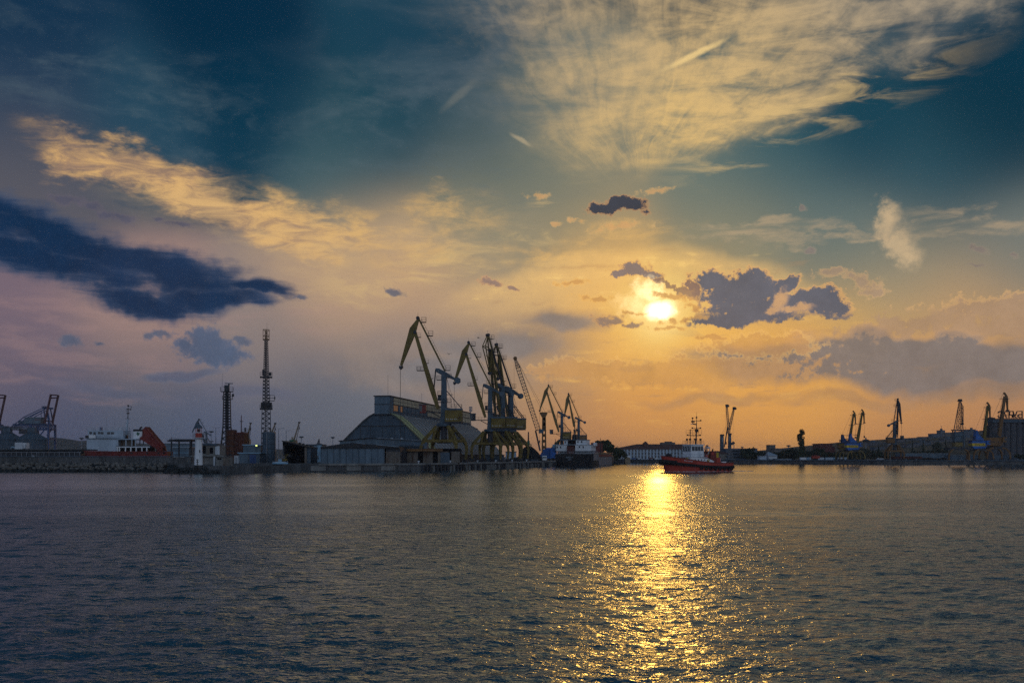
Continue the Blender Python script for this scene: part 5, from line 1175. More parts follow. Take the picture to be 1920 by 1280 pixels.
# ================================================================== PORTAL CRANES (jib along local -x)
def wire(mb, a, b, r=0.09): mb.bar(a, b, r)
def portal_crane(label, px, D, yaw=0.0, scale=1.0, beak='plate', jibcol='yellow', towercol='blue_grey', housecol='yellow', cabcol='dark', legcol='yellow', rail_ang=R(-16), group=None,
                 head=(-10.3, 46.4), tip=(-9.3, 51.5), bulge=(-12.2, 47.9), nose=(-15.4, 34.2), rope_to=8.0, loc=None, foot=(-2.1, 19.2), reel=False):
    t = thing('portal_crane', label, 'crane', loc or (WX(px, D), D, GZ), yaw, group, scale)
    J = lambda p, y=0.0: Vector((p[0], y, p[1]))
    # portal: four knee legs standing on rails parallel to the quay
    ca, sa = math.cos(rail_ang - yaw), math.sin(rail_ang - yaw)
    rot = lambda x, y, z: (x * ca - y * sa, x * sa + y * ca, z)
    gx, gy = 6.3, 5.4
    for i in (-1, 1):
        for j in (-1, 1):
            m = MB()
            pts = [(0.36, 13.0, 1.1), (0.62, 10.6, 1.2), (0.90, 8.2, 1.35), (1.02, 6.4, 1.2), (1.05, 4.4, 1.0), (1.0, 1.2, 0.8)]
            for (f0, z0, w0), (f1, z1, w1) in zip(pts, pts[1:]): m.bar(rot(i * gx * f0, j * gy * f0, z0), rot(i * gx * f1, j * gy * f1, z1), w0, w0 * 0.8, w1, w1 * 0.8)
            m.bar(rot(i * gx * 0.40, j * gy * 0.40, 12.6), rot(i * gx * 0.52, j * gy * 0.52, 7.9), 0.7)
            m.build('portal_leg', legcol, t)
            b = MB().bx(-0.45, 0.45, -1.9, 1.9, 0.35, 1.25)
            for q in (-1.2, 0, 1.2): b.tube((-0.3, q, 0.38), (0.3, q, 0.38), 0.38, n=10)
            bo = b.build('bogie', 'dark', t); bo.location = rot(i * gx, j * gy, 0); bo.rotation_euler = (0, 0, rail_ang - yaw)
    m = MB()
    for i in (-1, 1):
        m.bar(rot(i * gx * 0.9, -gy * 0.9, 7.8), rot(i * gx * 0.9, gy * 0.9, 7.8), 0.8, 1.0); m.bar(rot(-gx * 0.9, i * gy * 0.9, 7.8), rot(gx * 0.9, i * gy * 0.9, 7.8), 0.8, 1.0)
    for i in (-1, 1): m.bar(rot(-gx * 0.5, i * gy * 0.5, 7.8), rot(gx * 0.5, i * gy * 0.5, 7.8), 0.5, 0.8)
    m.build('portal_beam', legcol, t)
    if reel:
        m = MB().ring(rot(gx * 0.98, -gy * 0.7, 9.6), 1.1, 0.16); 
        c = Vector(rot(gx * 0.98, -gy * 0.7, 9.6))
        for k in range(6): a = math.pi * k / 3; m.bar(c, c + Vector((1.1 * math.cos(a), 0, 1.1 * math.sin(a))), 0.1)
        m.bar(c, c + Vector((0, 0, -4)), 0.12); m.build('cable_reel', 'black', t)
        MB().box(rot(gx * 1.02, -gy * 0.9, 4.2), (1.3, 1.3, 1.3)).build('transformer_box', 'yellow', t)
    MB().lathe([(2.7, 13.0), (2.7, 13.7), (2.2, 14.1)], 20).build('slew_ring', 'slate_dark', t)
    MB().lathe([(1.15, 7.4), (1.15, 13.0)], 12).build('core_shaft', 'dark', t)
    m = MB(); m.rail([(2.6 * math.cos(a), 2.6 * math.sin(a), 7.2) for a in [math.pi * k / 4 for k in range(8)]], 1.1, 0.06, 3, True); m.lathe([(2.6, 7.0), (2.6, 7.2)], 10); m.build('ring_walkway', 'dark', t)
    # slewing column
    tw = MB().prism([(-1.35, 14), (1.35, 14), (1.1, 17), (0.86, 31.6), (-0.86, 31.6), (-1.1, 17)], -1.0, 1.0); tw.build('tower', towercol, t)
    for z, a, b in ((21.6, -2.7, 2.6), (24.2, -2.3, -0.9), (29.6, -2.6, -0.9), (30.4, 0.9, 2.6)):
        m = MB(); m.bx(a, b, -1.3, 1.3, z - 0.15, z); m.rail([(a, -1.3, z), (b, -1.3, z)], 1.3, 0.07, 1.2); m.rail([(a, 1.3, z), (b, 1.3, z)], 1.3, 0.07, 1.2)
        if z == 24.2: m.bar((-0.9, 0, 24.3), (3.2, 0, 24.3), 0.2)
        m.build('platform', 'dark', t)
    MB().bx(-2.2, -1.1, -0.8, 0.8, 22.2, 24.0).build('winch', 'dark', t)
    # counterweight lever on the tower head
    lv = MB()
    for y in (-0.8, 0.8): lv.prism([(-3.1, 32.6), (-2.9, 33.7), (-1.6, 33.5), (0.5, 32.4), (4.3, 30.0), (4.3, 29.2), (0.5, 30.9), (-1.4, 31.6)], y - 0.15, y + 0.15)
    lv.bx(-0.8, 0.8, -0.8, 0.8, 31.2, 32.2); lv.build('balance_lever', towercol, t)
    cx, cz, rr2 = 4.9, 29.3, 1.0
    MB().prism([(cx + rr2 * 1.1 * math.cos(a), cz + rr2 * 1.2 * math.sin(a)) for a in [math.pi * k / 3 + math.pi / 6 for k in range(6)]], -1.1, 1.1).build('counterweight', towercol, t)
    m = MB()
    f1 = Vector((foot[0], 0, foot[1])).lerp(J(head), 0.20)
    for y in (-0.8, 0.8): m.bar((-2.95, y, 33.3), (f1.x, y, f1.z), 0.3)
    m.build('balance_rod', 'dark', t)
    # machinery house and cab
    h = MB().bx(0.5, 6.5, -2.5, 2.5, 14.6, 18.7).build('machinery_house', housecol, t)
    MB().bx(0.4, 6.6, -2.6, 2.6, 18.7, 19.3).build('house_roof', towercol, h); MB().bx(0.3, 6.4, -2.3, 2.3, 14.0, 14.6).build('house_base', 'dark', h)
    for k in range(6): MB().bx(0.9 + k * 0.75, 0.9 + k * 0.75 + (0.16 if k % 2 else 0.34), -2.54, -2.5, 15.3, 15.65).build('marking', 'offwhite', h)
    m = MB(); m.rail([(0.6, -2.4, 19.3), (6.3, -2.4, 19.3), (6.3, 2.4, 19.3), (0.6, 2.4, 19.3)], 1.5, 0.06, 1.8, True); m.build('railing', 'dark', h)
    m = MB()
    for y in (-0.9, 0.9): m.bar((1.0, y, 25.6), (6.4, y, 19.2), 0.3)
    m.build('back_strut', 'dark', t)
    m = MB()
    wire(m, (0.9, 0.4, 30.5), (2.9, 0.4, 19.3)); wire(m, (0.9, -0.4, 30.5), (4.2, -0.4, 19.3)); m.build('rope', 'rope', t)
    MB().bx(-6.4, -1.0, -3.3, -1.6, 17.7, 18.0).build('cab_walkway', 'dark', t); m = MB().rail([(-6.2, -3.3, 18), (-1.2, -3.3, 18)], 1.1, 0.06, 1.2); m.bar((-4, -2.4, 17.7), (-1.1, -1.0, 16.2), 0.25); m.build('walkway_rail', 'dark', t)
    c = MB().prism([(-8.6, 18.9), (-8.2, 17.6), (-6.2, 17.6), (-6.2, 20.5), (-8.6, 20.6)], -3.5, -1.4).build('cab', cabcol, t)
    MB().prism([(-8.64, 18.9), (-8.3, 18.1), (-7.5, 18.1), (-7.5, 20.2), (-8.64, 20.2)], -3.54, -1.36).build('window', 'glass', c)
    MB().bx(-8.8, -6.0, -3.6, -1.3, 20.5, 20.75).build('cab_roof', 'slate_dark', c)
    # jib: tapering box girder pair
    fo, hd, tp, bu, no = J(foot), J(head), J(tip), J(bulge), J(nose)
    jv = hd - fo
    for y in ((-1.5, -0.5), (1.5, 0.5)):
        m = MB(); m.bar(fo + Vector((0, y[0], 0)), fo + jv * 0.25 + Vector((0, y[0], 0)), 0.45, 1.0, 0.45, 1.7); m.bar(fo + jv * 0.25 + Vector((0, y[0], 0)), hd + Vector((0, y[1], 0)), 0.45, 1.7, 0.4, 1.0); m.build('jib', jibcol, t)
    m = MB()
    for f in (0.2, 0.35, 0.5, 0.65, 0.8, 0.93): p = fo + jv * f; m.bar(p + Vector((0, -1.5 + f, 0)), p + Vector((0, 1.5 - f, 0)), 0.5)
    m.build('jib_tie', jibcol, t)
    m = MB(); p = fo + jv * 0.52; n_ = Vector((-jv.z, 0, jv.x)).normalized(); n_ = n_ if n_.x < 0 else -n_
    q = p + Vector((-3.3, 0, -0.4)); m.bx(q.x, q.x + 3.4, -1.2, 1.2, q.z - 0.18, q.z); m.rail([(q.x, -1.2, q.z), (q.x + 2.6, -1.2, q.z)], 1.3, 0.07, 0.9)
    m.rail([(q.x, 1.2, q.z), (q.x + 2.6, 1.2, q.z)], 1.3, 0.07, 0.9)
    for f in (0.40, 0.60, 0.94): p = fo + jv * f; m.bx(p.x - 0.2, p.x + 1.6, -0.9, 0.9, p.z - 0.12, p.z); m.rail([(p.x + 0.3, -0.9, p.z), (p.x + 1.6, -0.9, p.z)], 1.3, 0.06, 0.8)
    m.build('jib_platform', 'dark', t)
    # fly jib (beak)
    nb = 0.45
    if beak == 'plate':
        for y in (-0.55, 0.55):
            MB().prism([(tp.x, tp.z), (bu.x, bu.z), (no.x - 0.25, no.z + 0.6), (no.x + 0.5, no.z + 0.4), (hd.x + 0.2, hd.z - 0.2), (tp.x + 0.5, tp.z - 0.3)], y - 0.13, y + 0.13).build('beak', jibcol, t)
        m = MB()
        for f in (0.2, 0.45, 0.7, 0.9): p = bu.lerp(no, f); m.bar(p + Vector((0.3, -0.5, 0)), p + Vector((0.3, 0.5, 0)), 0.3, 0.5)
        m.build('beak_tie', jibcol, t)
    else:
        m = MB()
        for y in (-1.1, 1.1):
            y1 = y * 0.3
            m.bar(tp + Vector((0, y1, 0)), bu + Vector((0, y, 0)), 0.34); m.bar(bu + Vector((0, y, 0)), no + Vector((0, y1, 0)), 0.34); m.bar(tp + Vector((0, y1, 0)), hd + Vector((0, y, 0)), 0.45); m.bar(hd + Vector((0, y, 0)), no + Vector((0, y1, 0)), 0.45); m.bar(bu + Vector((0, y, 0)), hd + Vector((0, y, 0)), 0.3)
        m.bar(bu + Vector((0, -1.1, 0)), bu + Vector((0, 1.1, 0)), 0.3); m.bar(hd + Vector((0, -1.1, 0)), hd + Vector((0, 1.1, 0)), 0.4)
        for f in (0.35, 0.7): a = bu.lerp(no, f); b = hd.lerp(no, f); m.bar(a, b, 0.22); 
        m.build('beak', jibcol, t)
    MB().tube((tp.x, -0.8, tp.z), (tp.x, 0.8, tp.z), 0.65, n=12).build('sheave', 'dark', t); MB().tube((hd.x, -0.9, hd.z), (hd.x, 0.9, hd.z), 0.6, n=12).build('sheave', 'dark', t)
    m = MB().bx(no.x - 0.6, no.x + 0.8, -0.7, 0.7, no.z - 0.5, no.z + 0.3); m.tube((no.x, -0.6, no.z - 0.5), (no.x, 0.6, no.z - 0.5), 0.5, n=10); m.build('nose_block', 'dark', t)
    # backstay with ladder and platforms
    bs0, bs1 = tp + Vector((0.35, 0, -0.3)), Vector((0.4, 0, 32.6)); bv = bs1 - bs0
    MB().bar(bs0, bs1, 0.55, 0.6).build('backstay', jibcol if beak == 'plate' else 'dark', t)
    m = MB().ladder(bs0.lerp(bs1, 0.04), bs0.lerp(bs1, 0.97), (0.75, 0, 0.5), step=1.0, r=0.07)
    for f in (0.06, 0.32, 0.98): p = bs0 + bv * f; m.bx(p.x, p.x + 2.0, -0.9, 0.9, p.z - 0.12, p.z + 0.05); m.rail([(p.x + 0.4, -0.9, p.z), (p.x + 2.0, -0.9, p.z), (p.x + 2.0, 0.9, p.z), (p.x + 0.4, 0.9, p.z)], 1.7, 0.06, 0.9)
    m.build('ladder', 'dark', t)
    MB().tube((tp.x, 0, tp.z), (tp.x, 0, tp.z + 2.0), 0.05, n=5).build('rod', 'dark', t)
    # hoist
    m = MB()
    for y in (-0.3, 0.3): wire(m, (no.x - 0.15, y, no.z - 0.5), (no.x - 0.15, y, rope_to + 1.4), 0.085)
    wire(m, hd, no, 0.07); m.build('hoist_rope', 'rope', t)
    g = MB().bx(no.x - 0.55, no.x + 0.25, -0.5, 0.5, rope_to, rope_to + 1.5); g.build('hook_block', 'dark', t)
    MB().ring((no.x - 0.15, 0, rope_to - 0.5), 0.4, 0.12, 12, 6).build('hook', 'dark', t)
    return t
G1 = 'portal cranes along the centre quay'
portal_crane('frontmost yellow portal crane with blue tower and red cab beside the arched hall', 832.5, 355, cabcol='red_dark', group=G1, reel=True, rope_to=4.5)
portal_crane('second yellow plate jib crane right of the hall, grey cab hanging out left', 919, 431, group=G1, rope_to=10)
portal_crane('tallest of the clustered cranes, open frame beak, just behind the second crane', 941, 452, R(38), 1.05, 'frame', group=G1, head=(-6.2, 47.5), tip=(-7.6, 54.0), bulge=(-9.6, 49.2), nose=(-6.6, 38.0), rope_to=12)
portal_crane('rightmost of the clustered cranes, open frame beak and long ladder on its backstay', 957.5, 474, R(24), 1.06, 'frame', housecol='yellow_far', group=G1, head=(-5.6, 47.2), tip=(-7.0, 52.0), bulge=(-9.2, 47.2), nose=(-6.2, 37.0), rope_to=14)
portal_crane('far yellow crane left of the pair behind the moored cargo ship', 1053.5, 692, towercol='slate_dark', jibcol='yellow_far', group=G1, rope_to=12)
portal_crane('far yellow crane directly above the stern of the moored cargo ship, beak held high', 1085, 795, towercol='slate_dark', jibcol='yellow_far', housecol='ochre', group=G1, head=(-7.6, 46.8), tip=(-8.2, 52.2), bulge=(-10.2, 48.0), nose=(-11.4, 34.5), rope_to=12)
portal_crane('small far grey crane rising behind the lighthouse lantern', 387, 960, scale=0.78, jibcol='slate_dark', towercol='slate_dark', housecol='slate_dark', legcol='slate_dark', loc=(WX(387, 960), 960, GZ), head=(-10.3, 44.0), tip=(-9.3, 49.0), nose=(-17.0, 33.5), bulge=(-12.6, 45), rope_to=14)
# dark crane with its jib to the right on the far basin
portal_crane('dark slim crane with folded beak right of the blue and yellow pair', 1677, 588, math.pi, 0.70, jibcol='dark', towercol='slate_dark', housecol='ochre', legcol='ochre', group='cranes on the far right quay', head=(-2.9, 46.6), tip=(-2.9, 51.6), bulge=(-4.9, 47.4), nose=(-5.9, 31.6), foot=(-2.1, 19.2), rope_to=18, rail_ang=R(-8))

# ------------------------------------------------------------------ luffing cranes with a leaning box jib (right quay)
def lean_crane(label, px, D, base_py, scale, house, stripe, frame, jibc, legc, lean=1.0, group='cranes on the far right quay', cut=None):
    z0 = WZ(base_py, D); t = thing('luffing_crane', label, 'crane', (WX(px, D), D, GZ), 0, group, scale)
    # portal with arched legs
    for i in (-1, 1):
        for j in (-1, 1):
            m = MB(); pts = [(2.0, 5.6), (3.6, 5.2), (4.8, 3.9), (5.2, 2.2), (5.2, 0.7)]
            for (x0, a), (x1, b) in zip(pts, pts[1:]): m.bar((i * x0 - 1.5, j * 3.8 * (0.55 + 0.09 * x0), a), (i * x1 - 1.5, j * 3.8 * (0.55 + 0.09 * x1), b), 0.62, 0.7)
            m.build('portal_leg', legc, t); MB().bx(i * 5.2 - 2.4, i * 5.2 - 0.6, j * 3.9 - 0.4, j * 3.9 + 0.4, 0, 0.7).build('bogie', 'dark', t)
    MB().bx(-4.6, 1.6, -3, 3, 5.1, 6.0).build('portal_deck', 'dark', t); MB().lathe([(1.7, 6.0), (1.7, 6.6)], 14, (-1.5, 0, 0)).build('slew_ring', 'dark', t)
    h = MB().prism([(-6.6, 7.6), (-5.6, 6.0 if house == 'blue' else 6.6), (0.4, 6.4), (1.2, 7.6), (1.2, 10.3), (-6.6, 10.3)], -2.2, 2.2).build('machinery_house', house, t)
    MB().bx(-6.64, 0.3, -2.26, 2.26, 7.5, 9.0).build('stripe', stripe, h)
    for k in range(5): MB().bx(-5.4 + k * 0.62, -5.0 + k * 0.62, -2.3, -2.26, 8.0, 8.5).build('marking', 'dark', h)
    MB().bx(-1.2, -0.7, -2.3, -2.26, 8.0, 8.6).build('marking', 'dark', h)
    MB().bx(-6.8, 1.3, -2.4, 2.4, 10.3, 10.6).build('house_roof', 'dark', h)
    for y in (-1.3, 1.3): MB().prism([(-4.6, 10.6), (0.0, 10.6), (-0.6, 11.4), (-2.8, 13.6), (-3.6, 15.9), (-4.2, 15.9)], y - 0.2, y + 0.2).build('frame_plate', frame, t)
    m = MB(); m.bar((-3.9, -1.5, 15.7), (-3.9, 1.5, 15.7), 0.3); m.bar((-4.0, 0, 15.6), (1.9, 0, 14.8), 0.2); m.bar((-3.0, 0, 13.0), (1.6, 0, 13.6), 0.3); m.bar((-5.8, 0, 11.4), (-4.4, 0, 12.6), 0.35); m.bar((-5.9, 0, 12.5), (-4.6, 0, 12.2), 0.4); m.rail([(-6.4, -2.2, 10.6), (-4.6, -2.2, 10.6)], 1.0, 0.08, 0.9); m.build('luffing_rod', 'dark', t)
    c = MB().bx(0.8, 2.6, -2.9, -0.9, 8.2, 10.4).build('cab', house, t); MB().bx(1.6, 2.64, -2.94, -0.86, 8.9, 10.0).build('window', 'glass', c)
    fo = Vector((0.4, 0, 10.2)); hd = Vector((0.4 + 2.9 * lean, 0, 28.8))
    m = MB(); m.bar(fo, fo.lerp(hd, 0.3), 1.4, 1.3, 1.3, 1.5); m.bar(fo.lerp(hd, 0.3), hd, 1.3, 1.5, 0.8, 0.95); m.build('jib', jibc, t)
    m = MB()
    for f in (0.28, 0.62, 0.95): p = fo.lerp(hd, f); m.bx(p.x - 2.0, p.x + 2.0 * (f > 0.5), -0.7, 0.7, p.z - 0.12, p.z + 0.05)
    m.ladder(fo.lerp(hd, .05), fo.lerp(hd, .95), (-1.0, 0, 0.1), r=0.06); m.build('jib_platform', 'dark', t)
    k = hd.x - 0.1
    MB().prism([(k - 0.6, 30.2), (k - 0.2, 30.8), (k + 0.35, 30.3), (k + 1.25, 28.9), (k + 1.45, 27.2), (k + 1.5, 22.8), (k + 1.05, 22.8), (k + 0.75, 26.2), (k + 0.1, 28.2), (k + 0.2, 29.4)], -0.4, 0.4).build('beak', jibc if jibc != 'yellow' else 'ochre', t)
    MB().bx(k + 0.7, k + 1.95, -0.5, 0.5, 22.2, 22.8).build('nose_block', 'dark', t)
    m = MB(); wire(m, (k + 1.35, 0, 22.2), (k + 1.35, 0, 14.5), 0.07); wire(m, (k - 0.5, 0.3, 30.3), (-3.9, 0.3, 15.8), 0.07); wire(m, (k - 0.5, -0.3, 29.6), (-1.6, -0.3, 13.6), 0.07); m.build('rope', 'rope', t)
    MB().bx(k + 1.0, k + 1.7, -0.3, 0.3, 13.4, 14.6).build('hook_block', 'dark', t)
    return t
lean_crane('left crane of the blue and yellow pair, half hidden behind its twin', 1591, 612, 862, 0.99, 'yellow_far', 'ochre', 'blue_deep', 'yellow_far', 'yellow_far', 0.95)
lean_crane('right crane of the blue and yellow pair, yellow jib and blue cab house', 1606, 600, 862, 1.0, 'blue', 'flag_yellow', 'blue', 'yellow', 'yellow_far', 1.05)
lean_crane('blue crane with a bright yellow stripe and yellow jib left of the grain silo', 1843, 578, 866, 1.10, 'blue', 'flag_yellow', 'blue', 'yellow', 'ochre', 0.75)
lean_crane('brown crane with tall ochre jib standing in front of the grain silo', 1871, 586, 866, 1.30, 'ochre', 'ochre', 'dark', 'ochre', 'ochre', 0.95)
# older lattice jib portal crane
D = 576.0; s = D / F_PX; X = lambda px: (px - 1798) * s; Z = lambda py: WZ(py, D) - GZ
t = thing('lattice_crane', 'old portal crane with an upright lattice jib left of the blue and yellow crane', 'crane', (WX(1798, D), D, GZ), 0, 'cranes on the far right quay')
for i in (-1, 1):
    for j in (-1, 1):
        m = MB(); x0 = i * 4.5; xx = -0.4 + i * 3.0
        for (a, za), (b, zb) in zip([(3.0, 6.4), (4.6, 5.6), (5.6, 4.0), (5.9, 0.7)], [(4.6, 5.6), (5.6, 4.0), (5.9, 0.7), (5.9, 0.0)]): m.bar((i * a + j * 1.4, j * 3.6, za), (i * b + j * 1.4, j * 3.6, zb), 0.6)
        m.build('portal_leg', 'ochre', t)
MB().bx(-6.5, 6.5, -3.8, 3.8, 6.0, 7.4).build('portal_deck', 'dark', t)
h = MB().bx(X(1787.5), X(1801.5), -2.4, 2.0, Z(836.5), Z(829)).build('machinery_house', 'yellow_far', t); MB().bx(X(1787), X(1802), -2.6, 2.2, Z(829), Z(828.2)).build('house_roof', 'dark', h)
m = MB()
for px in (1788.5, 1805.5): m.bar((X(px), -1.5, Z(840)), (X(px), -1.5, Z(806)), 0.6); m.bar((X(px), 1.5, Z(840)), (X(px), 1.5, Z(806)), 0.6)
for py in (826, 816, 807): m.bar((X(1788.5), -1.5, Z(py)), (X(1805.5), -1.5, Z(py)), 0.4)
m.bx(X(1790), X(1804), -1.2, 1.2, Z(828), Z(809)); m.build('tower', 'blue_grey', t)
MB().bx(X(1786), X(1808), -2, 2, Z(807), Z(805)).build('platform', 'dark', t)
m = MB().rail([(X(1786), -2, Z(805)), (X(1808), -2, Z(805))], 1.5, 0.1, 1.5); m.build('railing', 'dark', t)
m = MB(); m.truss((X(1799), 0, Z(806)), (X(1800), 0, Z(752)), 3.6, 1.0, 13, 0.11, d0=2.6, d1=0.9, x=False); m.build('jib', 'dark', t)
m = MB(); m.truss((X(1804.6), 0, Z(795)), (X(1804.5), 0, Z(761)), 0.8, 0.8, 8, 0.1, x=False); m.bar((X(1804.5), 0, Z(761)), (X(1800.5), 0, Z(751)), 0.45); m.bar((X(1806), 0, Z(806)), (X(1805), 0, Z(792)), 0.3); m.bx(X(1802), X(1806.5), -0.6, 0.6, Z(796), Z(793)); m.build('fly_jib', 'dark', t)
m = MB(); m.bar((X(1788.5), 0, Z(806)), (X(1798.5), 0, Z(752)), 0.36); 
for k in range(9): f = k / 9; a = Vector((X(1788.5 + 10 * f), 0, Z(806 - 54 * f))); m.bar(a, a + Vector((2.1 * (1 - f) + 0.4, 0, 0.2)), 0.12)
m.build('backstay', 'dark', t)
MB().bx(X(1797), X(1803), -0.8, 0.8, Z(752.5), Z(748)).build('jib_head', 'dark', t); m = MB(); m.bx(X(1795.5), X(1804), -0.9, 0.9, Z(752), Z(751.3)); m.build('head_platform', 'dark', t)

# ------------------------------------------------------------------ mobile harbour cranes with lattice booms
def harbour_crane(label, px, D, ybase, ytop, boom0, boom1, towermat, boommat, tw=6.5, cabpx=None, strut=None, holes=True, ball=False):
    s = D / F_PX; X = lambda p: (p - px) * s; Z = lambda py: WZ(py, D) - GZ
    t = thing('harbour_crane', label, 'crane', (WX(px, D), D, GZ))
    MB().bx(-8, 6, -4, 4, 1.2, 3.4).build('chassis', 'blue', t)
    m = MB()
    for k in range(6):
        for y in (-4.2, 3.4): m.tube((-7 + k * 2.4, y, 0.7), (-7 + k * 2.4, y + 0.8, 0.7), 0.7, n=10)
    m.build('wheel', 'rubber', t)
    w = tw * s
    if holes:
        m = MB(); zb, zt = Z(ybase), Z(ytop)
        for x in (-1, 1): m.prism([(x * w * 1.0, 3.4), (x * w * 0.35, 3.4), (x * w * 0.35, zt), (x * w * 0.7, zt)], -1.0, 1.0)
        n_ = 7
        for k in range(n_ + 1): z = 3.4 + (zt - 3.4) * (0.0 if k == 0 else (k / n_) ** 0.9); m.bx(-w * 0.5, w * 0.5, -1, 1, z - 0.8 if k else 3.4, z + (0.0 if k == n_ else 0.8))
        m.bx(-w * 0.5, w * 0.5, -1, 1, 3.4 + (zt - 3.4) * 0.62, zt)
        m.prism([(-w * 0.7, zt - 2.5), (-w * 1.7, zt), (-w * 1.7, zt + 0.7), (w * 1.4, zt + 0.7), (w * 1.4, zt), (w * 0.7, zt - 2)], -1.1, 1.1); m.build('tower', towermat, t)
    else:
        MB().prism([(-w, 3.4), (w, 3.4), (w * 0.85, Z(ytop)), (-w * 0.85, Z(ytop))], -1.3, 1.3).build('tower', towermat, t)
        MB().bx(-w * 0.9, w * 1.15, -1.5, 1.5, Z(ytop) - 0.4, Z(ytop) + 0.9).build('tower_head', 'dark', t)
        MB().bx(-0.15, 0.15, -1.36, -1.3, Z(ytop + 12), Z(ytop + 4)).build('marking', 'offwhite', t)
    a, b = Vector((X(boom0[0]), -1.8, Z(boom0[1]))), Vector((X(boom1[0]), -1.8, Z(boom1[1])))
    m = MB(); c = a.lerp(b, 0.88); bw_ = 1.0 if ball else 0.62; tr = 0.17 if ball else 0.12; m.truss(a, c, 2.6 * bw_, 2.3 * bw_, 20, tr, d0=2.4 * bw_, d1=2.2 * bw_, x=False); m.truss(c, b, 2.3 * bw_, 0.7, 3, tr, d0=2.2 * bw_, d1=0.7); m.build('boom', boommat, t)
    if ball: MB().ball(tuple(b + Vector((0, 0, 0.5))), 1.1, 12).build('head_sheave', 'ochre', t)
    else:
        m = MB().bx(b.x - 0.9, b.x + 1.3, b.y - 0.7, b.y + 0.7, b.z - 0.6, b.z + 1.5); m.tube((b.x + 1.2, b.y - 0.5, b.z + 0.2), (b.x + 1.2, b.y + 0.5, b.z + 0.2), 1.0, n=10); m.build('head_sheave', 'dark', t)
    m = MB(); top = Vector((X(px), -1.0, Z(ytop) + 0.5)); pl_ = Vector((b.x + 0.8, b.y, b.z))
    for y in (-0.5, 0.5): wire(m, pl_ + Vector((0, y, 0)), top + Vector((y * 1.5, y, 0)), 0.1)
    m.build('stay_rope', 'rope', t)
    m = MB(); wire(m, b + Vector((-0.6, 0, 0)), Vector((b.x - 0.6, b.y, 14)), 0.09); m.build('hoist_rope', 'rope', t); MB().bx(b.x - 1.1, b.x - 0.1, b.y - 0.5, b.y + 0.5, 12, 14.2).build('hook_block', 'dark', t)
    if cabpx: 
        c = MB().bx(X(cabpx[0]), X(cabpx[1]), -2.6, -0.6, Z(cabpx[3]), Z(cabpx[2])).build('cab', 'slate', t); MB().bx(X(cabpx[0]) - 0.04, X(cabpx[0]) + 0.8, -2.64, -0.56, Z(cabpx[3] - 1.5), Z(cabpx[2] + 1.2)).build('window', 'glass', c)
    if strut: m = MB().bar((X(strut[0]), -1.6, Z(strut[1])), (X(strut[2]), -1.4, Z(strut[3])), 0.8); m.bar((X(strut[0]), -1.6, Z(strut[1])), a, 0.5); m.build('luffing_ram', 'dark', t)
    MB().bx(1, 7, -2.5, 2.5, 3.4, 7).build('engine_house', 'blue', t)
    return t
harbour_crane('mobile harbour crane with yellow pierced tower and long pale lattice boom', 1020, 548, 842, 775, (1009, 806), (966, 674), 'ochre', 'brownwall', 4.6, (1010, 1019, 804.5, 812), (1004, 807, 1012.5, 845), True, True)
harbour_crane('far mobile crane, dark stout tower and lattice boom leaning right', 1353.5, 800, 845, 816, (1365, 812), (1375, 766.5), 'slate_dark', 'brownwall', 3.4, None, (1363.5, 800, 1357.5, 838), False)
harbour_crane('far mobile crane with upright lattice boom, right of the stout dark tower', 1368, 815, 842, 814, (1365.6, 806), (1361.5, 761.5), 'slate_dark', 'brownwall', 2.8, (1370, 1373.5, 829, 834), None, False)
# ================================================================== CENTRE: coal heap, containers, cargo ship
def heap(name, label, cat, prof, D, depth, mat):
    """heap whose skyline follows the given picture points"""
    m = MB(); n = len(prof); r = random.Random(len(prof)); rows = 7; P = []
    for j in range(rows):
        f = j / (rows - 1); k = math.sin(math.pi * f) ** 0.8
        for i, (px, py) in enumerate(prof):
            z = GZ + (WZ(py, D) - GZ) * k * (1 + r.uniform(-0.03, 0.03)); P.append((WX(px, D) + r.uniform(-0.3, 0.3), D + (f - 0.5) * depth, max(z, GZ - 0.2)))
    m.add(P, [(j * n + i, j * n + i + 1, (j + 1) * n + i + 1, (j + 1) * n + i) for j in range(rows - 1) for i in range(n - 1)])
    return solo(name, m, mat, label, cat)
heap('coal_heap', 'large dark coal heap on the quay left of the mobile crane', 'coal heap', [(968, 866), (976, 846), (984, 838), (990, 836), (996, 837), (1004, 842), (1010, 848), (1016, 858), (1020, 866)], 535, 26, 'coal')
D = 545.0; s = D / F_PX
t = thing('conveyor', 'green railed conveyor running down over the coal heap', 'conveyor', (0, D, 0)); m = MB(); m.truss((WX(977, D), 0, WZ(828, D)), (WX(996, D), 0, WZ(836, D)), 1.6, 1.6, 7, 0.16); m.build('lattice', 'green', t)
MB().bx(WX(976, D), WX(980, D), -2, 2, WZ(862, D), WZ(822, D)).build('drive_tower', 'dark', t)
t = thing('chimney_stack', 'slim dark chimney behind the coal heap', 'chimney', (WX(990.8, 720), 720, GZ)); MB().tube((0, 0, 0), (0, 0, WZ(809.5, 720) - GZ), 0.8, 0.45, 10).build('shaft', 'maroon', t); MB().lathe([(1.0, 0), (1.0, 3.0)], 10, (0, 0, WZ(834, 720) - GZ)).build('collar', 'green', t)
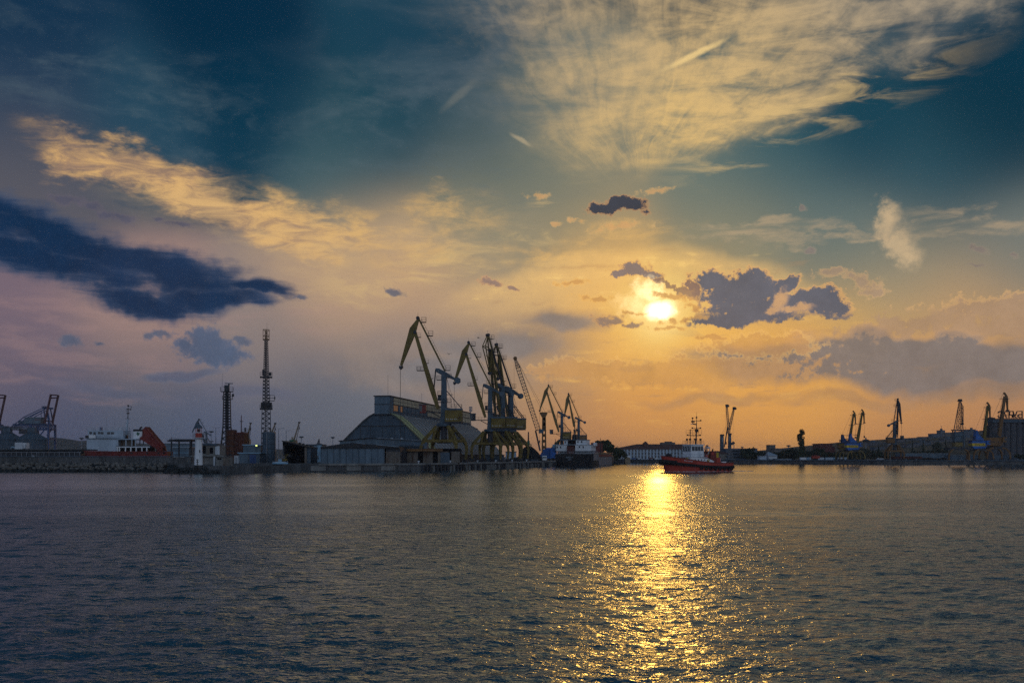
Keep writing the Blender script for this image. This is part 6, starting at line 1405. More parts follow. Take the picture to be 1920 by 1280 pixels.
def container(label, px0, px1, yt, yb, D, mat, group='containers on the quay', depth=2.5, ribs=8, zb=None):
    w = (px1 - px0) * D / F_PX; z0, z1 = WZ(yb, D), WZ(yt, D)
    t = thing('container', label, 'container', (WX((px0 + px1) / 2, D), D, z0), 0, group); MB().bx(-w / 2 + 0.05, w / 2 - 0.05, 0, depth, 0.02, z1 - z0 - 0.02).build('body', mat, t)
    m = MB()
    for k in range(ribs + 1): x = -w / 2 + 0.1 + (w - 0.2) * k / ribs; m.bx(x - 0.06, x + 0.06, -0.06, 0.02, 0.1, z1 - z0 - 0.1)
    m.build('rib', mat, t)
    fr = MB()
    for x in (-w / 2 + 0.08, w / 2 - 0.08): fr.bx(x - 0.08, x + 0.08, -0.09, 0.1, 0, z1 - z0)
    fr.bx(-w / 2, w / 2, -0.08, 0.1, 0, 0.16); fr.bx(-w / 2, w / 2, -0.08, 0.1, z1 - z0 - 0.14, z1 - z0); fr.build('frame', mat, t); return t
zq = YH - (GZ - CAM_H) / 500 * F_PX
container('lower blue container left of the cargo ship stern', 1014, 1032, 848.5, 856.5, 500, 'blue'); container('upper blue container stacked by the stern of the cargo ship', 1018, 1032, 841.5, 848.5, 500, 'blue')
t = thing('delivery_truck', 'white truck facing the water beside the blue containers', 'truck', (WX(1021, 492), 490, GZ + 0.004))
MB().bx(-1.15, 1.15, 1.6, 7, 0.8, 2.6).build('cargo_box', 'white', t); c = MB().prism([(0, 0.4), (0, 1.4), (0.35, 2.5), (1.6, 2.5), (1.6, 0.4)], -1.05, 1.05, 'x').build('cab', 'white', t)
MB().prism([(-0.03, 1.45), (0.3, 2.3), (0.32, 2.3), (0.0, 1.45)], -0.95, 0.95, 'x').build('windscreen', 'glass', c)
for x in (-0.8, 0.8): MB().bx(x - 0.15, x + 0.15, -0.04, 0.02, 0.75, 0.95).build('headlight', 'white', t)
for y in (0.9, 5.6):
    for x in (-1.15, 0.85): MB().tube((x, y, 0.48), (x + 0.3, y, 0.48), 0.48, n=10).build('wheel', 'rubber', t)
gbuild('quay_shed', 'low dark shed behind the paired cranes on the quay', 'shed', 903, 945, 852, 868, 470, 8, 'slate_dark', 'dark')
gbuild('site_office', 'low pale office seen under the clustered cranes', 'office', 948, 968, 846, 866, 520, 6, 'palewall', 'slate')
heap('coal_heap', 'low dark heap under the legs of the clustered cranes', 'coal heap', [(944, 868), (952, 861), (962, 857), (972, 858), (982, 863), (990, 868)], 500, 14, 'coal')
gbuild('gate_house', 'small dark gate house on the quay between coal heap and truck', 'hut', 995, 1009, 859, 869, 480, 5, 'slate_dark', 'dark')

# moored bulk ship seen from the stern quarter
D = 486.0; s = D / F_PX; AX = math.atan2(0.272, 0.962)
ship = thing('cargo_ship', 'moored cargo ship with black stern, white superstructure and dark rust red deck gear', 'ship', (WX(1075, D), D, 0), -AX * 0.92)
Zs = lambda py: WZ(py, D)
BW = 9.6; LS = 92.0; ZD = Zs(850.5)
# hull sections from stern to bow (y, halfwidth at deck, halfwidth at waterline, deck z)
secs = [(0, BW * 0.92, BW * 0.55, ZD), (3, BW, BW * 0.8, ZD), (10, BW, BW * 0.95, ZD), (17, BW, BW, ZD), (17.4, BW, BW, ZD - 1.4), (60, BW, BW, ZD - 1.4), (74, BW * 0.9, BW * 0.75, ZD - 1.2), (84, BW * 0.6, BW * 0.4, ZD + 0.3), (LS, 0.4, 0.1, ZD + 1.2)]
m = MB(); P = []
for y, a, b, z in secs: P += [(-a, y, z), (-a, y, z * 0.45), (-b, y + (1.4 if y == 0 else 0), -1.5), (b, y + (1.4 if y == 0 else 0), -1.5), (a, y, z * 0.45), (a, y, z)]
n6 = 6; F = []
for k in range(len(secs) - 1):
    for j in range(5): F.append((k * 6 + j, k * 6 + j + 1, (k + 1) * 6 + j + 1, (k + 1) * 6 + j))
    F.append((k * 6 + 5, k * 6, (k + 1) * 6, (k + 1) * 6 + 5))
F.append((0, 1, 2, 3, 4, 5)); m.add(P, F); m.build('hull', 'black', ship)
MB().bx(BW - 0.02, BW + 0.1, 2, 17.2, ZD * 0.46, ZD - 0.1).build('lit_hull_side', 'steel', ship); MB().bx(BW - 0.02, BW + 0.1, 17.4, 60, 0.2, ZD - 1.6).build('lit_hull_side', 'steel', ship)  # grey sheets paint the lit right-hand side of the black hull
m = MB().rail([(-8.6, 0.2, ZD), (8.6, 0.2, ZD)], 1.1, 0.06, 1.6).rail([(9.4, 3, ZD), (9.4, 17, ZD)], 1.1, 0.06, 1.6); m.build('railing', 'offwhite', ship)
def text_mesh(body, size, mat, depth=0.05, name='lettering'):
    cu = bpy.data.curves.new(name, 'FONT'); cu.body = body; cu.size = size; cu.extrude = depth; cu.align_x = 'CENTER'
    o = bpy.data.objects.new('tmp', cu); COL.objects.link(o); dg = bpy.context.evaluated_depsgraph_get(); dg.update()
    me = bpy.data.meshes.new_from_object(o.evaluated_get(dg)); bpy.data.objects.remove(o); bpy.data.curves.remove(cu)
    me.name = name; me.materials.clear(); me.materials.append(M[mat]); return me
for body, sz, z in (('FATIH Y', 1.0, ZD - 2.1), ('IZMIR', 0.7, ZD - 3.0)):
    o = link('lettering', text_mesh(body, sz, 'palewall'), ship, (-1.9, -0.06, z)); o.rotation_euler = (R(90), 0, 0)
SW = lambda px: (px - 1075) * s       # across the stern
def tier(px0, px1, yt, yb, y0, y1, mat='white', name='deck_tier'):
    return MB().bx(SW(px0), SW(px1), y0, y1, Zs(yb), Zs(yt)).build(name, mat, ship)
tier(1041, 1105, 846, 851, 4, 16, 'palewall')
p = tier(1039.5, 1061, 833.6, 845, 2.5, 16); p2 = tier(1076.5, 1107, 833.6, 845, 2.5, 16)
wp = MB().bx(-0.3, 0.3, -0.05, 0.05, -0.45, 0.45).mesh('porthole', M['glass'])
for px in (1042, 1048.7): link('porthole', wp, p, (SW(px), 2.45, Zs(838)))
for px in (1085, 1092): link('porthole', wp, p2, (SW(px), 2.45, Zs(837.6)))
wq = MB().bx(-0.05, 0.05, -0.3, 0.3, -0.45, 0.45).mesh('porthole', M['glass'])
for y in (4.5, 7.5, 10.5, 13.5): link('porthole', wq, p2, (SW(1107) + 0.03, y, Zs(837.6)))
p3 = tier(1054, 1068, 824.3, 833.6, 4, 15); p4 = tier(1077, 1096, 824, 833.6, 4, 15)
for px in (1057,): link('porthole', wp, p3, (SW(px), 3.95, Zs(828.4)))
for px in (1081, 1088): link('porthole', wp, p4, (SW(px), 3.95, Zs(828)))
tier(1061, 1077, 824.6, 846, 6, 15, 'maroon', 'engine_casing'); tier(1061.5, 1075, 836, 850, 1.5, 5.8, 'maroon', 'winch_house')
tier(1053, 1097, 823.4, 824.3, 3.6, 15.5, 'slate', 'deck_edge'); tier(1038.5, 1108, 832.8, 833.6, 2.2, 16.3, 'palewall', 'deck_edge'); tier(1039, 1108.5, 845, 845.8, 2, 16.5, 'slate_dark', 'deck_edge')
tier(1062, 1071.5, 824.4, 832.5, 3.3, 5.8, 'inner_shade', 'recess_shade'); tier(1107, 1110.5, 829, 835, 9, 15, 'white', 'wing_house'); tier(1098, 1107, 850, 856 - 2.4, 6, 16, 'tan', 'deck_locker')  # first box is near-black, painting the shade of a recess
tier(1031.6, 1036.6, 832.5, 839, 4, 8, 'sky_blue', 'lifeboat_cover'); tier(1031.6, 1036.6, 839, 848, 4, 8, 'blue', 'blue_screen')
MB().prism([(SW(1066), Zs(824)), (SW(1075), Zs(824)), (SW(1074), Zs(813.5)), (SW(1067), Zs(813.5))], 8, 13).build('funnel', 'black', ship)
m = MB().tube((SW(1071.5), 7, Zs(824)), (SW(1071.5), 7, Zs(805)), 0.5, 0.3, 8); m.bar((SW(1067), 7, Zs(810)), (SW(1076), 7, Zs(810)), 0.2); m.bx(SW(1070), SW(1073), 6.6, 7.4, Zs(807), Zs(804)); m.build('mast', 'dark', ship)
m = MB().tube((SW(1036.5), 5, Zs(833)), (SW(1036.5), 5, Zs(822.5)), 0.16, n=6); m.box((SW(1036.5), 5, Zs(830)), (0.8, 0.6, 0.9)); m.box((SW(1041), 5, Zs(831)), (0.9, 0.8, 1.2)); m.box((SW(1049), 5, Zs(830)), (1.6, 0.8, 1.4)); m.build('vent_post', 'dark', ship)
for k in range(5): MB().bx(-BW + 1.2, BW - 1.2, 20 + k * 8.6, 27.6 + k * 8.6, ZD - 1.4, ZD - 0.1).build('hatch_cover', 'red_dark', ship)
MB().bx(BW - 0.3, BW, 17.4, 60, ZD - 1.4, ZD - 0.2).build('bulwark', 'red_dark', ship)
m = MB().rail([(9.4, 18, ZD - 1.4), (9.4, 58, ZD - 1.4)], 1.1, 0.06, 3); m.build('railing', 'red_dark', ship)
m = MB().tube((0, 80, ZD), (0, 80, ZD + 9), 0.3, 0.15, 8); m.bar((-2.2, 80, ZD + 6.6), (2.2, 80, ZD + 6.6), 0.15); m.build('foremast', 'dark', ship)
m = MB(); m.bar((SW(1046), 0.5, ZD), (SW(1026), 4, GZ + 0.3), 0.12); m.build('mooring_rope', 'rope', ship)
# red containers and tree by the bow
for i, (a, b, y0, y1, lb) in enumerate(((1108.5, 1119, 829.5, 838, 'top dark red container of the left stack behind the cargo ship'), (1108.5, 1119, 838, 846.5, 'middle dark red container of the left stack behind the cargo ship'), (1108.5, 1119, 846.5, 855, 'lowest dark red container of the left stack behind the cargo ship'),
                             (1119.4, 1130, 830.3, 838.5, 'top dark red container of the right stack beside the round tree'), (1119.4, 1130, 838.5, 846.7, 'middle dark red container of the right stack beside the round tree'), (1119.4, 1130, 846.7, 855, 'lowest dark red container of the right stack beside the round tree'))):
    container(lb, a, b, y0, y1, 668, 'container_red', 'dark red containers stacked behind the cargo ship')

# ------------------------------------------------------------------ trees
leaf_cache = {}
def crown_mesh(kind, seed, n=900, mat='leaf'):
    n = int(n * 1.6)
    key = (kind, seed, mat)
    if key in leaf_cache: return leaf_cache[key]
    r = random.Random(seed); V = []; F = []
    cl = []
    if kind == 'round':
        for k in range(26):
            a = r.uniform(0, 6.28); e = r.uniform(-0.5, 1.0); q = r.uniform(0.45, 0.85); cl.append((q * math.cos(a) * math.cos(e), q * math.sin(a) * math.cos(e), q * math.sin(e) * 0.75, r.uniform(0.2, 0.36)))
    elif kind == 'poplar':
        for k in range(34):
            z = -0.95 + 1.9 * k / 33; w = 0.85 * (1 - abs(z) ** 4) ** 0.5; a = r.uniform(0, 6.28); cl.append((w * 0.5 * math.cos(a), w * 0.5 * math.sin(a), z, r.uniform(0.42, 0.6)))
    elif kind == 'conifer':
        for k in range(30):
            z = r.uniform(-0.9, 0.95); w = (1 - z) / 2; a = r.uniform(0, 6.28); cl.append((w * 0.8 * math.cos(a), w * 0.8 * math.sin(a), z, 0.12 + w * 0.22))
    else:
        for k in range(30): cl.append((r.uniform(-1, 1), r.uniform(-0.7, 0.7), r.uniform(-0.8, 0.5) + 0.3 * r.random(), r.uniform(0.2, 0.4)))
    for c in cl:
        for i in range(n // len(cl)):
            d = Vector((r.gauss(0, 1), r.gauss(0, 1), r.gauss(0, 1))).normalized() * c[3] * r.uniform(0.35, 1.0) ** 0.5
            if kind == 'poplar': d.z *= 0.3
            p = Vector(c[:3]) + d; u = Vector((r.gauss(0, 1), r.gauss(0, 1), r.gauss(0, 1))).normalized(); v = u.cross(Vector((r.gauss(0, 1), r.gauss(0, 1), r.gauss(0, 1)))).normalized(); sz = r.uniform(0.07, 0.15); zz_ = 0.35 if kind == 'poplar' else 1.0
            o = len(V)
            for q in (u * sz, v * sz * 0.7, -u * sz, -v * sz * 0.7): V.append((p.x + q.x, p.y + q.y, p.z + q.z * zz_))
            F.append((o, o + 1, o + 2, o + 3))
    me = bpy.data.meshes.new('crown'); me.from_pydata(V, [], F); me.materials.append(M[mat]); leaf_cache[key] = me; return me
def tree(label, px, ytop, ybot, D, wpx, kind='round', seed=1, group='trees on the far shore', n=900, mat='leaf', zb=None, name='tree'):
    s = D / F_PX; zt = WZ(ytop, D); zb = GZ if zb is None else zb; h = zt - zb; w = wpx * s / 2
    t = thing(name, label, 'tree', (WX(px, D), D, zb), 0, group)
    lo = 0.18 if kind in ('round',) else (0.06 if kind != 'bush' else -0.05); ch = h * (1 - lo) / 2
    c = link('crown', crown_mesh(kind, seed, n, mat), t, (0, 0, h * lo + ch * 1.0)); c.scale = (w * 0.97, w * 0.9, ch * (0.98 if kind != 'round' else 1.18))
    m = MB().tube((0, 0, -0.2), (0, 0, h * 0.6), max(0.14, h * 0.022), h * 0.008, 7)
    r = random.Random(seed)
    if kind != 'bush':
        for k in range(5): a = r.uniform(0, 6.28); z = h * r.uniform(0.28, 0.5); m.tube((0, 0, z), (w * 0.55 * math.cos(a), w * 0.55 * math.sin(a), z + h * 0.22), h * 0.009, h * 0.003, 5)
    m.build('trunk', 'bark', t); return t
tree('big round tree between the red containers and the long white building', 1131, 823.5, 868, 690, 46, 'round', 3, None, 2200)
tree('small dark tree just right of the big round tree', 1152, 836, 868, 690, 26, 'bush', 5, None, 900)
tree('dark bush in front of the left corner of the long white building', 1163, 842, 868, 688, 26, 'bush', 6, None, 900)
# ------------------------------------------------------------------ buildings across the basin
def hipped(name, label, px0, px1, yr, ye, yb, D, depth, wall, roof, hip=(0.5, 0.5), win=None, dorm=None, cat='building', group=None):
    s = D / F_PX; w = (px1 - px0) * s; h = WZ(ye, D) - GZ; hr = WZ(yr, D) - GZ
    t = thing(name, label, cat, (WX((px0 + px1) / 2, D), D, GZ), 0, group); MB().bx(-w / 2, w / 2, 0, depth, 0, h).build('wall', wall, t)
    e = 0.5; a, b = hip[0] * depth, hip[1] * depth
    V = [(-w / 2 - e, -e, h), (w / 2 + e, -e, h), (w / 2 + e, depth + e, h), (-w / 2 - e, depth + e, h), (-w / 2 + a, depth / 2, hr), (w / 2 - b, depth / 2, hr), (-w / 2 - e, -e, h - 0.3), (w / 2 + e, -e, h - 0.3), (w / 2 + e, depth + e, h - 0.3), (-w / 2 - e, depth + e, h - 0.3)]
    MB().add(V, [(0, 1, 5, 4), (1, 2, 5), (2, 3, 4, 5), (3, 0, 4), (0, 6, 7, 1), (1, 7, 8, 2), (2, 8, 9, 3), (3, 9, 6, 0), (6, 9, 8, 7)]).build('roof', roof, t)
    if win:
        me = MB().bx(-win[2] / 2, win[2] / 2, -0.06, 0.1, 0, win[3]).mesh('window', M['glass']); sm = MB().bx(-win[2] / 2 - 0.12, win[2] / 2 + 0.12, -0.16, 0.0, -0.14, -0.02).mesh('sill', M['offwhite'])
        for r_ in range(win[0]):
            for c in range(win[1]):
                o = link('window', me, t, (-w / 2 + w * (c + 0.5) / win[1], -0.02, h * (r_ + 0.25) / win[0])); link('sill', sm, o)
    if dorm:
        for px in dorm: x = (px - (px0 + px1) / 2) * s; MB().prism([(x - 1.8, hr - 2.4), (x + 1.8, hr - 2.4), (x + 1.8, hr + 0.3), (x, hr + 2.0), (x - 1.8, hr + 0.3)], depth * 0.2, depth * 0.6).build('dormer', roof, t)
    return t
lb_ = hipped('long_building', 'long white three storey building with a red hipped roof behind the tugboat bow', 1152, 1312, 832, 841, 866, 735, 16, 'palewall', 'red_oxide', (1.1, 0.5), (3, 26, 1.2, 2.1), (1212,))
gbuild('block', 'pale rooftop block above the long red roof left of the tug mast', 'building', 1242, 1266, 829, 862, 820, 14, 'apt2', 'apt1')
gbuild('block', 'small dark penthouse block on top of the pale rooftop block', 'building', 1249, 1260, 827.3, 840, 824, 8, 'slate_dark', 'dark')
hipped('quay_building', 'low pinkish building with a red roof right of the tug wheelhouse', 1318, 1364, 845, 849, 866, 700, 12, 'brownwall', 'red_oxide', (0.3, 0.3), (2, 9, 1.0, 1.3))
gbuild('blue_block', 'flat roofed blue grey three storey block right of the mobile cranes', 'building', 1361, 1420, 840.3, 866, 700, 16, 'apt3', 'slate', None, win=(3, 16, 1.3, 1.2))
# small moored boat with tan bow
D = 702.0; s = D / F_PX; t = thing('moored_boat', 'small moored boat, tan bow and pale cabin, in front of the long white building', 'boat', (WX(1160, D), D, 0)); X = lambda px: (px - 1160) * s; Z = lambda py: WZ(py, D)
MB().prism([(X(1141), Z(861)), (X(1170), Z(860)), (X(1170), -1), (X(1142), -1)], -3, 3).build('hull', 'dark', t); MB().prism([(X(1171), Z(855.6)), (X(1181), Z(857.6)), (X(1181), -1), (X(1171.4), -1)], -3, 3).build('bow', 'tan', t)
MB().prism([(X(1171), Z(856)), (X(1171.4), Z(853)), (X(1176), Z(855)), (X(1180.6), Z(853.6)), (X(1181), Z(858)), ], -2.4, 2.4).build('bulwark', 'white', t); MB().bx(X(1146), X(1158), -2, 2, Z(861), Z(857)).build('cabin', 'slate_dark', t)
for px, lb, mt in ((1190, 'blue van parked before the long white building', 'blue'), (1197, 'pale car parked right of the blue van', 'offwhite'), (1222, 'dark red car parked before the long white building', 'red_dark'), (1229, 'pale car right of the dark red car', 'white')): car(px, 716, lb, mt, 'cars parked along the far quay')
far_wall = MB()
for a, b in zip(FQ, FQ[1:]): far_wall.bar((a[0], a[1], GZ - 0.1), (b[0], b[1], GZ - 0.1), 1.0, 0.5)
structure('kerb', far_wall, 'slate_dark', 'dark coping along the far basin quay')

# tree belt and houses 1395-1570
tr_ = [(1402, 838, 'bush', 30), (1412, 840, 'bush', 26), (1424, 843, 'round', 14), (1437, 845, 'bush', 22), (1432, 848, 'bush', 30), (1472, 841, 'round', 20), (1487, 837.5, 'round', 20), (1478, 845, 'bush', 30), (1498, 842, 'bush', 26), (1512, 845, 'bush', 30), (1462, 846, 'bush', 24), (1523, 841, 'bush', 24), (1536, 838, 'round', 22), (1550, 846, 'bush', 34), (1566, 846, 'bush', 30)]
wl_ = ['dense dark tree against the right end of the blue grey block', 'dark tree just right of the blue grey block', 'thin umbrella shaped tree right of the blue grey block', 'low dark bush left of the white gabled house', 'wide dark bush behind the pale box shed', 'rounded tree left of the tall poplar', 'taller rounded tree nearest left of the poplar', 'broad dark bush below the rounded trees', 'dark bush at the foot of the tall poplar', 'wide dark bush right of the poplar foot', 'low bush behind the pale row of sheds', 'dark bush left of the purple block', 'round dark tree in front of the purple block', 'wide dark bush below the purple block', 'dark bush between the purple block and the crane pair']
for i, ((px, yt, k, w), lb) in enumerate(zip(tr_, wl_)): tree(lb, px, yt, 866, 690 + (i % 4) * 6, w, k, 10 + i, n=700, mat='leaf_far')
tree('very tall slim poplar rising above the dark tree belt', 1502, 806, 866, 672, 17, 'poplar', 41, None, 2400, name='poplar_tree')
gbuild('tower_block', 'narrow tall block with a small roof house left of the poplar', 'building', 1443, 1454, 833.5, 864, 900, 12, 'apt2', 'apt1', win=(5, 3, 1.6, 1.4))
gbuild('flat_block', 'low wide tan block between the narrow tower and the poplar', 'building', 1453, 1480, 840, 864, 880, 12, 'apt2', 'apt1', win=(4, 8, 1.4, 1.3))
gbuild('purple_block', 'dark maroon windowless block left of the crane pair', 'building', 1537, 1561, 831, 864, 760, 18, 'maroon', 'maroon')
gbuild('stepped_block', 'lower dark block stepping down right of the maroon block', 'building', 1558, 1566, 837, 864, 765, 14, 'maroon', 'dark')
t = thing('water_tower', 'small dark cross shaped water tower right of the crane pair', 'tower', (WX(1623.5, 1000), 1000, GZ)); z = WZ(820, 1000) - GZ; MB().tube((0, 0, 0), (0, 0, z), 0.9, 0.7, 8).build('shaft', 'steel', t); MB().lathe([(1.2, z - 4.6), (3.4, z - 3.6), (3.4, z - 2.4), (1.0, z - 1.6)], 12).build('bowl', 'dark', t)
light_mast(1478.5, 834, 900, 'dark rectangular floodlight mast left of the tall poplar', 3.6); light_mast(1669, 825, 760, 'square floodlight frame left of the dark slim crane', 5.2, square=True); light_mast(1391.5, 837, 900, 'small floodlight mast above the blue grey block', 2.2)
light_mast(1325.8, 834, 850, 'slim floodlight mast right of the tug wheelhouse', 2.2); light_mast(1376, 828.6, 850, 'slim floodlight mast right of the two mobile cranes', 2.0)
hipped('gabled_house', 'pale gabled house among the dark trees', 1441, 1457, 847, 853.5, 866, 676, 8, 'offwhite', 'roofsheen', (0.02, 0.5), cat='house')
gbuild('box_shed', 'pale box shed left of the gabled house', 'shed', 1424.5, 1437, 854.6, 866, 672, 6, 'palewall', 'offwhite'); gbuild('box_shed', 'low pale shed below the gabled house', 'shed', 1443, 1453, 860.5, 866, 668, 5, 'offwhite', 'slate'); gbuild('box_shed', 'longest low pale shed left of the white containers', 'shed', 1454, 1484, 859.5, 866, 664, 6, 'palewall', 'slate')
for a, b, mt, lb in ((1501, 1512, 'white', 'white container at the left end of the row under the poplar'), (1512.5, 1517, 'sky_blue', 'pale blue container between two white ones under the poplar'), (1517.5, 1520.5, 'offwhite', 'short white container left of the red boat'), (1533, 1545, 'offwhite', 'white container right of the red boat'), (1548, 1562, 'palewall', 'long pale container in the middle of the row'), (1562.5, 1568, 'sky_blue', 'pale blue container near the crane pair'), (1572, 1580, 'offwhite', 'white container under the left crane leg'), (1583, 1590, 'palewall', 'pale container at the right end of the row under the crane pair')):
    container(lb, a, b, 857, 864.2, 648, mt, 'row of pale containers on the far quay', ribs=5)
D = 645.0; s = D / F_PX; t = thing('work_boat', 'small red boat on chocks in the row of pale containers', 'boat', (WX(1526.5, D), D - 3, GZ)); MB().prism([(-2.3, 1.0), (2.3, 1.0), (2.6, 2.6), (1.4, 2.4), (-1.8, 2.4), (-2.4, 2.6)], -1.0, 1.0).build('hull', 'red', t); MB().bx(-1.0, 0.8, -0.8, 0.8, 2.4, 3.4).build('cabin', 'red_dark', t); MB().bx(-1.6, 1.6, -0.3, 0.3, 0, 1.0).build('chock', 'dark', t)

# ------------------------------------------------------------------ hillside town on the right
tp = [(1560, 846), (1590, 838), (1640, 832), (1700, 826), (1750, 820), (1800, 816), (1860, 812), (1960, 808), (2100, 806)]
def ty(px):
    if px <= tp[0][0]: return 852
    for (a, ya), (b, yb) in zip(tp, tp[1:]):
        if a <= px <= b: return ya + (yb - ya) * (px - a) / (b - a)
    return 806
DH = 1450.0; NP = 30; P = []
for j, (d, k) in enumerate(((760, 0.0), (900, 0.18), (1100, 0.5), (1300, 0.82), (1450, 1.0), (1900, 0.95), (2600, 0.2))):
    for i in range(NP + 1):
        px = 1480 + 700 * i / NP; zt = WZ(ty(px), DH); P.append((WX(px, min(d, DH)), d, GZ + 0.01 + max(0, zt - GZ) * k))
m = MB().add(P, [(j * (NP + 1) + i, j * (NP + 1) + i + 1, (j + 1) * (NP + 1) + i + 1, (j + 1) * (NP + 1) + i) for j in range(6) for i in range(NP)])
structure('hillside', m, 'hill', 'low hillside under the town on the right')
def zh(px, d):
    ks = [(760, 0.0), (900, 0.18), (1100, 0.5), (1300, 0.82), (1450, 1.0)]; k = 0
    for (a, ka), (b, kb) in zip(ks, ks[1:]):
        if a <= d <= b: k = ka + (kb - ka) * (d - a) / (b - a)
    return GZ + max(0, WZ(ty(px), DH) - GZ) * k - 1.5
apt = [ # px0, px1, ytop, D, wall, label
 (1632, 1650, 828.6, 1300, 'apt1', 'low grey block at the left end of the hillside skyline'), (1651, 1664, 829.8, 1300, 'apt2', 'tan block left of the square floodlight frame'), (1640, 1658, 838, 1050, 'apt3', 'blue grey block lower on the slope left of the slim crane'),
 (1684, 1698, 821, 1330, 'apt1', 'stepped grey block right of the slim crane tower'), (1697, 1714, 823.4, 1330, 'apt2', 'low tan block right of the stepped grey block'), (1712, 1728, 820.8, 1350, 'apt3', 'blue grey block below the rising skyline'), (1700, 1722, 832, 1080, 'apt1', 'wide grey block in the middle of the slope'), (1722, 1746, 829, 1120, 'apt3', 'wide blue grey block in the middle of the slope'),
 (1727, 1739, 818.4, 1380, 'apt1', 'grey block with two roof houses on the skyline'), (1738, 1750, 818.2, 1380, 'apt2', 'tan block just left of the tall skyline step'), (1748, 1766, 812.4, 1400, 'apt3', 'tall block that starts the high skyline'), (1764, 1772, 806.2, 1410, 'apt1', 'narrow tower with an aerial on the skyline'), (1771, 1784, 810.4, 1410, 'apt2', 'tan skyline block right of the narrow tower'), (1783, 1800, 810.2, 1410, 'apt1', 'grey skyline block behind the lattice crane'),
 (1745, 1768, 826, 1150, 'apt2', 'tan block lower on the slope beneath the narrow tower'), (1770, 1792, 822, 1180, 'apt1', 'grey block on the slope left of the lattice crane'), (1806, 1822, 807.8, 1420, 'apt3', 'skyline block right of the lattice crane'), (1820, 1829, 804.4, 1425, 'apt1', 'highest skyline block with a square top'), (1828, 1846, 807.6, 1425, 'apt2', 'skyline block left of the yellow jib'), (1845, 1866, 806.6, 1425, 'apt1', 'skyline block behind the yellow jib'), (1806, 1830, 819, 1180, 'apt2', 'tan block low on the slope right of the lattice crane'), (1832, 1858, 818, 1180, 'apt3', 'blue grey block low on the slope left of the silo'), (1664, 1686, 835, 1080, 'apt2', 'tan block hidden behind the slim crane house')]
for px0, px1, yt, D, w, lb in apt:
    zb = zh((px0 + px1) / 2, D); rows = max(2, int((WZ(yt, D) - zb) / 5.5)); cols = max(3, int((px1 - px0) * D / F_PX / 3.6)); t = gbuild('apartment_block', lb, 'building', px0, px1, yt, 0, D, 14, w, 'slate_dark', 'blocks of the hillside town', zb=zb, win=(rows, cols, 1.6, 1.5, 0.06), roofth=0.8)
    if (px0 % 3) == 0 or px1 - px0 < 10: wz = (px1 - px0) * D / F_PX * 0.2; zt = WZ(yt, D) - zb; MB().bx(-wz, wz * 0.6, 3, 7, zt, zt + 2.4).build('roof_house', 'slate_dark', t)
    if lb.startswith('narrow tower'): zt = WZ(yt, D) - zb; m = MB().tube((0, 5, zt), (0, 5, zt + 6), 0.25, n=6); m.bar((-0.9, 5, zt + 5.8), (0.9, 5, zt + 5.8), 0.3); m.build('aerial', 'dark', t)
for i, (px, yt, w, k, d, lb) in enumerate(((1647, 833, 8, 'conifer', 820, 'slim dark conifer at the left end of the slope'), (1612, 838, 28, 'bush', 700, 'dark tree mass behind the blue and yellow pair'), (1632, 842, 34, 'bush', 690, 'wide dark tree right of the blue and yellow pair'), (1652, 846, 34, 'bush', 690, 'dark trees left of the slim crane portal'), (1711, 824, 6, 'conifer', 900, 'thin dark conifer right of the slim crane'), (1731, 824, 8, 'conifer', 900, 'dark conifer in the middle of the town'), (1757, 826, 22, 'round', 900, 'large pale green tree below the town'), (1773, 825, 12, 'conifer', 880, 'pointed conifer left of the lattice crane'), (1718, 843, 22, 'bush', 760, 'rounded bush behind the long pale warehouse'), (1744, 841, 26, 'bush', 760, 'wide bush behind the pale warehouse roof'), (1764, 842, 24, 'bush', 760, 'bush at the right end of the pale warehouse roof'), (1600, 848, 30, 'bush', 680, 'dark bush behind the legs of the crane pair'), (1690, 846, 24, 'bush', 720, 'bush behind the legs of the slim crane'), (1912, 849, 22, 'bush', 632, 'dark bush at the foot of the grain silo'), (1580, 850, 28, 'bush', 690, 'dark bush left of the crane pair legs'))):
    tree(lb, px, yt, 866, d, w, k, 60 + i, n=700, mat='leaf_far')
gbuild('quay_warehouse', 'long low pale blue warehouse right of the slim crane', 'warehouse', 1694, 1782, 849.5, 864, 690, 14, 'slate', 'roofsheen')
gbuild('quay_warehouse', 'low pale warehouse behind the lattice crane legs', 'warehouse', 1784, 1838, 852, 866, 680, 14, 'slate', 'roofblue')
D = 592.0; s = D / F_PX
def gondola(i, px0, px1, lb):
    w = (px1 - px0) * s; t = thing('rail_wagon', lb, 'wagon', (WX((px0 + px1) / 2, D), D, GZ), 0, 'dark red wagons on the far quay'); MB().bx(-w / 2 + 0.1, w / 2 - 0.1, -1.4, 1.4, 0.9, WZ(855.2, D) - GZ).build('body', 'maroon', t)
    m = MB()
    for k in range(7): x = -w / 2 + 0.3 + (w - 0.6) * k / 6; m.bx(x - 0.07, x + 0.07, -1.5, -1.4, 0.9, WZ(855.4, D) - GZ)
    m.build('rib', 'dark', t)
    for x in (-w * 0.3, w * 0.3): MB().bx(x - 1, x + 1, -1, 1, 0.1, 0.9).build('bogie', 'black', t)
for i, (a, b, lb) in enumerate(((1672, 1690, 'dark red wagon under the slim crane'), (1690.5, 1708.5, 'middle dark red wagon on the far quay'), (1709, 1728, 'rightmost dark red wagon, next to the coal heap'))): gondola(i, a, b, lb)
heap('coal_heap', 'long low coal heap right of the dark red wagons on the far quay', 'coal heap', [(1727, 865), (1731, 858), (1744, 857.5), (1752, 859), (1764, 858.5), (1769, 857), (1773, 862), (1776, 866)], 600, 12, 'coal')
car(1651, 600, 'pale van parked under the dark trees left of the slim crane', 'offwhite')
